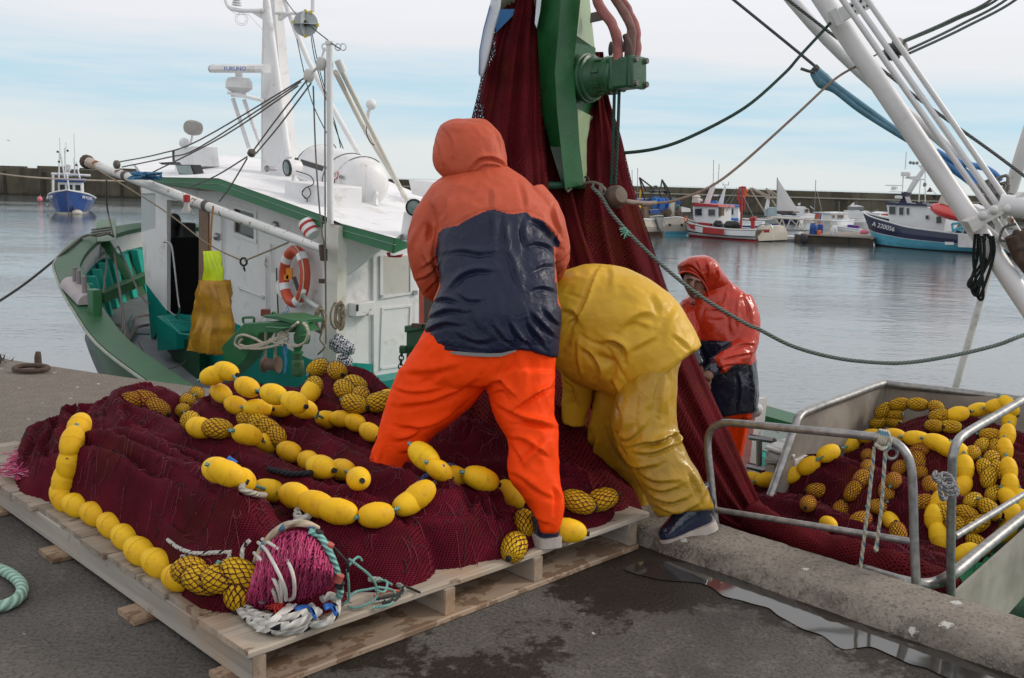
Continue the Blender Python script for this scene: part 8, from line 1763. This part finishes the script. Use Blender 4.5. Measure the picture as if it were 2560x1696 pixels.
# ---- sterns at the left, half behind the hanging net
f = Far('trawler', 'weathered cream stern trawler with blue net drums half hidden by the hanging net', 'fishing boat', (1612, 590), (1658, 588))
f.hull([(1600, 548, 1604, 590, .9), (1630, 549, 1632, 589, 1.0), (1657, 548, 1657, 588, .9)], [FCR, FCR, FBR], (0, .45, .75, 1)); f.slab('stern_ramp', [(1640, 543), (1658, 544), (1658, 585), (1648, 570)], FGR, 1.2, .1)
f.slab('deck_house', [(1588, 500), (1626, 497), (1627, 510), (1590, 512)], FBL, .2, 1.0)
for x, y in ((1640, 507), (1660, 510)):
    q = MB(); q.lathe([(.001, -.16), (.38, -.16), (.38, -.12), (.16, -.1), (.16, .1), (.38, .12), (.38, .16), (.001, .16)], f.P(x, y, .6), unit(f.d+f.n*.5), 20); q.build('net_drum', FBB, f.o)
f.slab('drum_stand', [(1626, 526), (1652, 524), (1652, 534), (1626, 534)], FBL, .6, .4); f.slab('deck_gear', [(1610, 520), (1624, 515), (1626, 546), (1612, 546)], FBR, .5, .4)
f.tube('gantry', [[(1599, 445), (1606, 480), (1612, 500)], [(1599, 445), (1632, 470), (1636, 466), (1642, 466)], [(1600, 447), (1614, 476)], [(1624, 478), (1665, 476)], [(1632, 470), (1624, 500)], [(1648, 472), (1653, 510)], [(1655, 450), (1652, 470)], [(1655, 450), (1672, 475)], [(1656, 451), (1662, 470), (1676, 482)], [(1672, 478), (1678, 500)]], .05, FBK, .3)
q = MB()
for x in (1639, 1665): q.tube([f.P(x, 472, .3)+.13*(f.d*math.cos(k)+ZD*1.4*math.sin(k)) for k in np.linspace(0, 3.2, 10)], .03, 6)
blob(q, f.P(1632, 478, .3), (.22, .1, .12), 2); blob(q, f.P(1668, 480, .3), (.26, .1, .14), 5); q.build('gantry_blocks', FBK, f.o, ang=80)
f.tube('whip_aerial', [[(1594, 520), (1594, 420)], [(1581, 480), (1580, 425)]], .018, FGR, 0); q = MB()
for x, y, mt in ((1600, 480, 0), (1607, 474, 1), (1587, 482, 1), (1599, 492, 0)): q.add([f.P(x, y-7, .3), f.P(x+3, y-4, .35), f.P(x+2, y+8, .3), f.P(x-2, y+9, .25)], [(0, 1, 2, 3)], mt)
q.build('marker_flags', [FYE, FOR_], f.o); q = MB(); q.ell(f.P(1597, 518, .5), (.13, .13, .13)); q.build('yellow_buoy', FYE, f.o)
f = Far('trawler', 'white stern trawler with a light blue waterline beside the red and white boat', 'fishing boat', (1660, 588), (1719, 588))
f.hull([(1660, 546, 1661, 588, .8), (1690, 543, 1690, 588, .95), (1712, 546, 1719, 588, .9)], [FCR, FCR, FLB], (0, .40, .78, 1)); f.slab('scupper', [(1674, 560), (1678, 560), (1678, 566), (1674, 566)], FBK, 1.12, .1); f.slab('scupper', [(1704, 560), (1708, 560), (1708, 566), (1704, 566)], FBK, 1.12, .1)
f.slab('winch_post', [(1678, 506), (1687, 505), (1686, 540), (1676, 540)], FCR, .5, .3); q = MB(); blob(q, f.P(1668, 530, .6), (.3, .25, .35), 3); blob(q, f.P(1697, 535, .6), (.2, .2, .32), 7); q.build('deck_gear', FBR, f.o, ang=80)
q = MB(); q.lathe([(.001, -.14), (.45, -.14), (.45, .14), (.001, .14)], f.P(1686, 512, -.3), unit(f.n+f.d*.4), 18); q.build('net_drum', paint('drum_green', (.015, .075, .09), .5, bump=0), f.o); f.slab('blue_box', [(1696, 503), (1703, 503), (1703, 511), (1696, 511)], FBL, .3, .2); f.slab('white_cover', [(1704, 517), (1726, 522), (1727, 530), (1703, 531)], FWH, .0, .7)
# ---- derrick boat and sailing boat
f = Far('derrick_boat', 'grey working boat with orange floats and pale derricks beside the white sail', 'fishing boat', (1860, 570), (1945, 572))
f.hull([(1862, 548, 1864, 570, .5), (1900, 550, 1900, 571, .8), (1945, 546, 1943, 572, .6)], [FGR, FBL], (0, .5, 1)); f.slab('deck_house', [(1920, 520), (1942, 519), (1942, 541), (1920, 541)], paint('house_blue_grey', (.30, .38, .42), .6, .1, 3, bump=0), .3, .8); f.slab('mast', [(1914, 524), (1922, 524), (1925, 497), (1920, 497)], FWH, .2, .25)
f.tube('derrick', [[(1874, 470), (1912, 532)], [(1876, 470), (1922, 496)], [(1880, 470), (1925, 492)], [(1915, 471), (1924, 488)], [(1916, 471), (1940, 496)], [(1922, 474), (1942, 488)], [(1912, 496), (1942, 495)], [(1930, 500), (1940, 517)]], .055, paint('derrick_tan', (.40, .33, .27), .6, .1, 3, bump=0), .3)
q = MB(); random.seed(31)
for k in range(9): q.ell(f.P(1866+random.uniform(-4, 4), 470+k*2.6, .4), (.10, .08, .12), None, 8, 6)
q.build('orange_floats', FOR_, f.o); f.tube('red_rig', [[(1843, 500), (1848, 470)], [(1861, 525), (1862, 490)]], .05, FRD, .2)
f = Far('sailing_boat', 'sailing boat with a single white triangular sail set', 'sailing boat', (1930, 556), (2000, 560))
f.hull([(1926, 535, 1930, 556, .2), (1960, 540, 1960, 558, .6), (2000, 541, 1998, 560, .4)], [FWH, FNV], (0, .4, 1)); q = MB()
top_, bl_, br_ = f.P(1943.5, 446, 0), f.P(1941.5, 527, 0), f.P(1997, 528, 0); rows = []
for i in range(9):
    u = i/8; rows.append([(top_*(1-u)+bl_*u)*(1-w)+(top_*(1-u)+br_*u)*w+f.n*.18*math.sin(math.pi*w)*u+f.n*.012 for w in np.linspace(0, 1, 9)])
q.loft(rows, 0, False, False); q.loft([[p-f.n*.015 for p in r] for r in rows], 0, False, False); q.build('sail', paint('sail_cloth', (.60, .585, .58), .8, .05, 1, bump=0), f.o, ang=80)
f.tube('mast', [(1943.5, 444), (1941, 540)], .045, FGR); f.tube('sail_boom', [(1941, 529), (1998, 531)], .05, FBR); q = MB(); blob(q, f.P(1960, 535, .3), (.35, .15, .12), 4); blob(q, f.P(1985, 537, .3), (.25, .15, .14), 9); q.build('boom_cover', FNV, f.o, ang=80)
# ---- small craft by the pontoon
f = Far('motor_boat', 'small white cabin cruiser right of the white sail', 'motor boat', (1990, 552), (2036, 553)); f.hull([(1990, 535, 1991, 552, .4), (2010, 537, 2010, 553, .7), (2038, 536, 2034, 553, .2)], [FWH, FWH], (0, .5, 1)); f.slab('cabin', [(1993, 518), (2012, 517), (2022, 524), (2024, 532), (2034, 537), (1994, 538)], FWH, .35, .9); f.win([(2012, 522, 2022, 532)], .38, FBR); f.tube('flag_staff', [(2001, 518), (2001, 506)], .02, FGR); f.slab('flag', [(1995, 509), (2001, 507), (2001, 513), (1995, 514)], FWH, 0, .01)
f = Far('mast_boat', 'orange hulled boat with a bare mast under the breakwater', 'boat', (2032, 542), (2052, 543)); f.hull([(2032, 531, 2034, 542, .2), (2042, 532, 2042, 542.5, .45), (2052, 530, 2049, 543, .15)], [FBL, FOR_], (0, .3, 1)); f.tube('mast', [(2039.5, 451), (2036, 532)], .04, FGR); f.tube('spar', [(2043, 479), (2054, 526)], .045, FGR); f.tube('bowsprit', [(2025, 516), (2036, 524)], .03, FWH)
bu = thing('buoy', 'small round orange mooring buoy left of the brown windowed cabin boat', 'buoy', pz(2069, 546, WZ)); q = MB(); q.ell(pz(2069, 546, WZ)+ZD*.12, (.19, .19, .19)); q.build('float_ball', FOR_, bu); q = MB(); q.tube([pz(2069, 546, WZ)+ZD*.28, pz(2069, 546, WZ)+ZD*.38], .02, 6); q.build('ring', FGR, bu)
f = Far('motor_boat', 'white cabin boat with brown windows moored behind the pontoon', 'motor boat', (2076, 576), (2134, 576)); f.hull([(2074, 552, 2077, 576, .5), (2100, 553, 2100, 577, .8), (2136, 550, 2130, 576, .2)], [FWH, FCR], (0, .5, 1)); f.slab('cabin', [(2078, 534), (2118, 533), (2122, 546), (2132, 552), (2120, 556), (2076, 556)], FWH, .45, 1.0); f.win([(2081, 537, 2088, 546), (2094, 537, 2110, 546)], .48, FBR); f.slab('roof', [(2077, 532), (2119, 531), (2119, 534), (2077, 535)], FWH, .55, 1.2); f.tube('aerial', [(2098, 532), (2098, 503)], .015, FGR)
f = Far('motor_boat', 'white flybridge cruiser with a grey windscreen left of the trawler bow', 'motor boat', (2118, 566), (2182, 568)); f.hull([(2118, 546, 2120, 566, .6), (2150, 545, 2150, 567, .9), (2186, 536, 2178, 568, .2)], [FWH, FWH], (0, .5, 1)); f.slab('cabin', [(2117, 527), (2148, 526), (2152, 530), (2172, 528), (2180, 534), (2186, 540), (2150, 548), (2118, 546)], FWH, .4, 1.1); f.slab('flybridge', [(2124, 518), (2132, 516), (2160, 518), (2160, 525), (2126, 526)], FGR, .3, .8); f.slab('bimini', [(2130, 515), (2150, 514), (2161, 518), (2130, 518)], FWH, .4, 1.0); f.tube('pulpit', [[(2176, 530), (2196, 525), (2198, 530), (2178, 538)], [(2186, 531), (2188, 537)]], .02, STL, .3); f.tube('mast', [(2136, 516), (2136, 506)], .02, FGR); f.slab('flag', [(2127, 511), (2136, 506), (2136, 513), (2128, 514)], FWH, .3, .01)
f = Far('red_boat', 'small boat with red and white stripes just behind the trawler bow', 'boat', (2195, 572), (2225, 572)); f.hull([(2196, 540, 2198, 572, .5), (2225, 542, 2225, 573, .5)], [FWH, FRD], (0, .4, 1)); f.slab('cabin', [(2200, 533), (2212, 530), (2226, 531), (2226, 545), (2200, 545)], FWH, .4, .9); f.slab('red_stripe', [(2204, 536), (2224, 534), (2224, 540), (2204, 542)], FRD, .43, .1)
# pontoon, gangway and what stands on it
f = Far('pontoon', 'low brown floating pontoon left of the trawler', 'pontoon', (2004, 610), (2184, 616)); f.slab('float_side', [(2004, 590), (2184, 599), (2184, 618), (2004, 613)], paint('pontoon_side', (.045, .036, .026), .9, .4, 1, bump=0), 0, 2.2); q = MB(); q.slab([f.P(2000, 588, .06), f.P(2186, 597.5, .06), f.P(2182, 582, -4.2), f.P(2018, 580, -4.2)], ZD*.05); q.build('deck', paint('pontoon_deck', (.20, .17, .145), .8, .2, 1, bump=0), f.o)
q = MB()
for x in (2006, 2012): q.ell(f.P(x, 596+(x-2004)*.2, .1), (.16, .16, .3))
q.build('tyre_fender', FBK, f.o); f.slab('pile', [(2124, 598), (2130, 598), (2130, 620), (2124, 620)], FBK, .1, .2)
pon = f
g = Far('gangway', 'grey lattice gangway leading down to the pontoon', 'gangway', (1918, 596), (2076, 600)); T0, T1, B0_, B1_ = (1918, 544), (2078, 553), (1944, 575), (2072, 581)
g.tube('handrail', [T0, T1], .05, FCR, 0); g.tube('lattice', [[(1944+k*21, 575+k*.9), (1934+k*21, 546+k*1.1)] if k % 2 else [(1934+k*21, 546+k*1.1), (1965+k*21, 576+k*.9)] for k in range(6)]+[[(1944+k*21, 575+k*.9), (1955+k*21, 547+k*1.1)] for k in range(6)]+[[(2076, 552), (2074, 582)], [(2058, 552), (2056, 586)]], .04, FCR, 0); g.slab('walkway', [(1944, 572), (2070, 578), (2070, 582), (1944, 577)], FGR, .3, .7)
def prop(nm, lab, c, mk):
    o = thing(nm, lab, c, mk[0]); 
    for pn, bld, mt in mk[1:]: q = MB(); bld(q, mk[0]); q.build(pn, mt, o)
prop('barrel', 'tall blue plastic barrel on the pontoon end', 'barrel', [pon.P(2032, 588, -.4), ('drum', lambda q, c: q.lathe([(.001, 0), (.19, 0), (.21, .05), (.2, .32), (.21, .34), (.2, .6), (.16, .66), (.001, .67)], c, ZD, 16), FBL), ('lid', lambda q, c: q.lathe([(.14, .665), (.14, .7), (.001, .7)], c, ZD, 14), FNV)])
prop('barrel', 'second blue barrel half behind the gangway post', 'barrel', [pon.P(2049, 588, -1.5), ('drum', lambda q, c: q.lathe([(.001, 0), (.16, 0), (.18, .05), (.18, .6), (.14, .64), (.001, .65)], c, ZD, 16), FBL), ('lid', lambda q, c: q.lathe([(.12, .645), (.12, .68), (.001, .68)], c, ZD, 14), FOR_)])
prop('canister', 'small orange canister beside the blue barrel', 'canister', [pon.P(2047, 589, -.3), ('can', lambda q, c: q.lathe([(.001, 0), (.13, 0), (.14, .03), (.13, .26), (.06, .31), (.001, .31)], c, ZD, 14), FOR_), ('cap', lambda q, c: q.lathe([(.05, .3), (.05, .35), (.001, .35)], c, ZD, 10), FBK)])
prop('buoy_drum', 'white drum shaped buoy standing on the pontoon', 'buoy', [pon.P(2084, 588, -.6), ('drum', lambda q, c: q.lathe([(.001, 0), (.14, 0), (.2, .1), (.2, .36), (.15, .5), (.001, .52)], c, ZD, 16), FWH), ('seam', lambda q, c: q.box(c+A((0, -.2, .26)), (.02, .02, .3)), FGR)])
f = Far('skiff', 'white open skiff lying on the pontoon with purple crates', 'skiff', (2093, 592), (2150, 595)); f.hull([(2082, 565, 2094, 577, .1), (2110, 569, 2115, 581, .4), (2150, 574, 2150, 584, .4)], [FWH, FWH], (0, .6, 1))
for x, y, lab, mt in ((2126, 567, 'purple crate stacked at the left on the white skiff', FPU), (2141, 569, 'magenta edged crate at the right on the white skiff', FPU)):
    c = f.P(x, y, .1); o = thing('crate', lab, 'crate', c-ZD*.12); q = MB(); q.box(c, (.34, .4, .2), (f.d, f.n, ZD)); q.build('box', mt, o, bevel=.02); q = MB(); q.box(c+ZD*.11, (.36, .42, .03), (f.d, f.n, ZD)); q.build('rim', FPU if x < 2130 else paint('magenta', (.35, .02, .2), .5, bump=0), o)
prop('fender', 'pink cylindrical fender lying on the pontoon near the trawler bow', 'fender', [pon.P(2160, 586, -.3), ('body', lambda q, c: q.tube([c+A((-.24, 0, .13)), c+A((-.19, 0, .13)), c+A((.19, .0, .13)), c+A((.24, 0, .13))], [.05, .13, .13, .05], 14), FPK), ('eye', lambda q, c: q.tube([c+A((.22, 0, .13)), c+A((.29, 0, .13))], .04, 8), FPK)])
f = Far('dinghy', 'low white dinghy between the red and white boat and the pontoon', 'dinghy', (1938, 602), (2001, 603)); f.hull([(1938, 591, 1940, 602, .3), (1970, 592, 1970, 603, .45), (2001, 593, 2000, 603.5, .35)], [FWH, FWH], (0, .5, 1))
# ---- blue boat lying at anchor on the left, bow towards the camera
bo_ = pz(171, 536, WZ); fwd = unit(A((.36, -1, 0))); lat = A((-fwd[1], fwd[0], 0))
bb_ = thing('fishing_boat', 'small blue fishing boat moored bow on in front of the left breakwater', 'fishing boat', bo_)
def bl(x, y, z): return bo_-fwd*x+lat*y+ZD*z            # x aft of the stem, y to port of camera right, z above water
q = MB(); rings = []
for x, b, zt in ((-.25, .03, 1.68), (.1, .30, 1.62), (.6, .80, 1.52), (1.4, 1.25, 1.38), (2.6, 1.5, 1.2), (4.5, 1.55, 1.02), (7.5, 1.4, 1.0)):
    xs = max(x, 0); r = []
    for f_ in (0, .12, .4, .75, .9, 1.0): r.append(bl(x+(xs-x)*f_+.25*f_*(x < .5), b*(1-.38*f_**1.4), zt*(1-f_)-.05*f_))
    rings.append(r+[bl(xs, 0, -.4)]+[p-lat*2*np.dot(p-bo_, lat) for p in r[::-1]])
nn = len(rings[0])
for i in range(len(rings)-1):
    for j in range(nn-1):
        k = min(j, nn-2-j); q.add([rings[i][j], rings[i][j+1], rings[i+1][j+1], rings[i+1][j]], [(0, 1, 2, 3)], 1 if k in (0,) else (2 if k == 4 else (3 if k > 4 else 0)))
FB2 = paint('hull_royal_blue', (.012, .055, .22), .35, .15, .8, bump=0)
q.add(rings[-1], [tuple(range(nn))], 0); q.build('hull', [FB2, FB2, FCR, FBK], bb_, ang=60)
q = MB(); q.tube([r[0] for r in rings], .055, 6); q.tube([r[-1] for r in rings], .055, 6); q.build('rail', FWH, bb_)
q = MB(); q.loft([[r[0]-ZD*.12 for r in rings], [r[-1]-ZD*.12 for r in rings]], 0, False, False); q.build('deck', FGR, bb_)
q = MB(); q.tube([bl(-.27, 0, 1.68), bl(-.02, 0, .7), bl(.0, 0, .0)], .03, 6); q.build('stem', FBR, bb_)
q = MB(); W_ = lambda x0, x1, y0, y1, z0, z1: q.box((bl(x0, y0, z0)+bl(x1, y1, z1))/2, (abs(x1-x0), abs(y1-y0), abs(z1-z0)), (fwd, lat, ZD))
W_(2.6, 4.4, -.8, .8, .9, 2.22); q.build('wheelhouse', FWH, bb_, bevel=.03)
q = MB(); W_(2.4, 4.6, -.95, .95, 2.18, 2.44); q.build('roof', FBL, bb_, bevel=.08)
for y0 in (-.72, -.22, .3):
    q = MB(); W_(2.56, 2.62, y0, y0+.42, 1.55, 2.05); o = q.build('window', FWH, bb_); q = MB(); W_(2.54, 2.58, y0+.04, y0+.38, 1.6, 2.0); q.build('pane', FGL, o)
q = MB()
for P in ([(2.9, -.75, 2.4), (3.0, -.62, 4.3)], [(2.9, -.35, 2.4), (3.0, -.58, 4.2)], [(2.9, .65, 2.4), (3.0, .45, 3.6)], [(1.2, .05, 1.35), (1.4, -.1, 2.9)], [(3.0, -.9, 2.75), (3.0, 1.0, 2.7)], [(3, -.3, 2.7), (3, -.28, 4.6)], [(3, .3, 2.7), (3, .32, 3.9)], [(6, -1.45, 1.0), (6.0, -1.38, 2.75)], [(6.0, -1.5, 2.72), (6, 1.2, 2.66)]): q.tube([bl(*p) for p in P], .055 if P[0][0] != 6 else .09, 7)
q.build('mast_frame', FWH, bb_); q = MB(); q.lathe([(.001, 0), (.22, 0), (.22, .1), (.08, .15), (.08, .35), (.16, .4), (.16, .8), (.001, .85)], bl(3.2, -.1, 2.6), ZD, 12); q.build('radar', FWH, bb_)
q = MB()
for y0, z0, z1 in ((-.6, 4.2, 5.3), (.35, 3.6, 5.6), (-.2, 4.5, 5.0)): q.tube([bl(3, y0, z0), bl(3, y0, z1)], .014, 5)
q.build('whip_aerial', FGR, bb_); q = MB()
for y0, z0 in ((-.75, 4.3), (-.7, 3.6), (.45, 3.4), (-.1, 4.4)): q.ell(bl(2.95, y0, z0), (.09, .06, .08))
q.build('deck_lamp', FBK, bb_)
for sg, sx in ((-1, -1), (1, 1)):
    a_, b_ = bl(1.75, -1.53, 1.02), bl(.55, -.98, 1.18)
    if sg > 0: a_, b_ = bl(.42, .90, 1.2), bl(1.5, 1.50, 1.02)
    text('NV 913193', .30, (a_+b_)/2, b_-a_, ZD, FWH, bb_, 'hull_number', .01, .85)
q = MB(); q.tube([bl(3.4, -1.60, .42), bl(2.2, -1.52, .55)], .06, 6); q.build('rubbing_strake', FWH, bb_)
c = pz(100, 508, WZ); o = thing('buoy', 'pink round fender buoy at the left side of the blue boat', 'buoy', c+ZD*.2); q = MB(); q.ell(c+ZD*.35, (.22, .22, .24)); q.build('float_ball', FPK, o); q = MB(); q.tube([c+ZD*.55, c+A((.1, 0, .75))], .03, 6); q.build('lanyard', FGR, o)
c = pz(193, 536, WZ); o = thing('buoy', 'white mooring buoy with rusty chain under the blue bow', 'buoy', c); q = MB(); q.ell(c+ZD*.10, (.36, .30, .22)); q.build('float_ball', FCR, o); q = MB(); q.tube([c+A((-.12, -.1, .24)), c+A((-.3, .1, .6)), c+A((-.5, .1, 1.2))], [.07, .05, .03], 7); q.build('chain', RU, o)
# long slack mooring line across the left background
q = MB(); q.tube(cat([pY(-60, 425, 40), pY(40, 440, 40), pY(150, 448, 42), pY(260, 452, 45), pY(350, 453, 48), pY(440, 452, 50)], 6), .035, 6); q.build('mooring_line', paint('line_tan', (.30, .255, .21), .9, bump=0), label='pale mooring line sagging across the left breakwater', cat='rope')
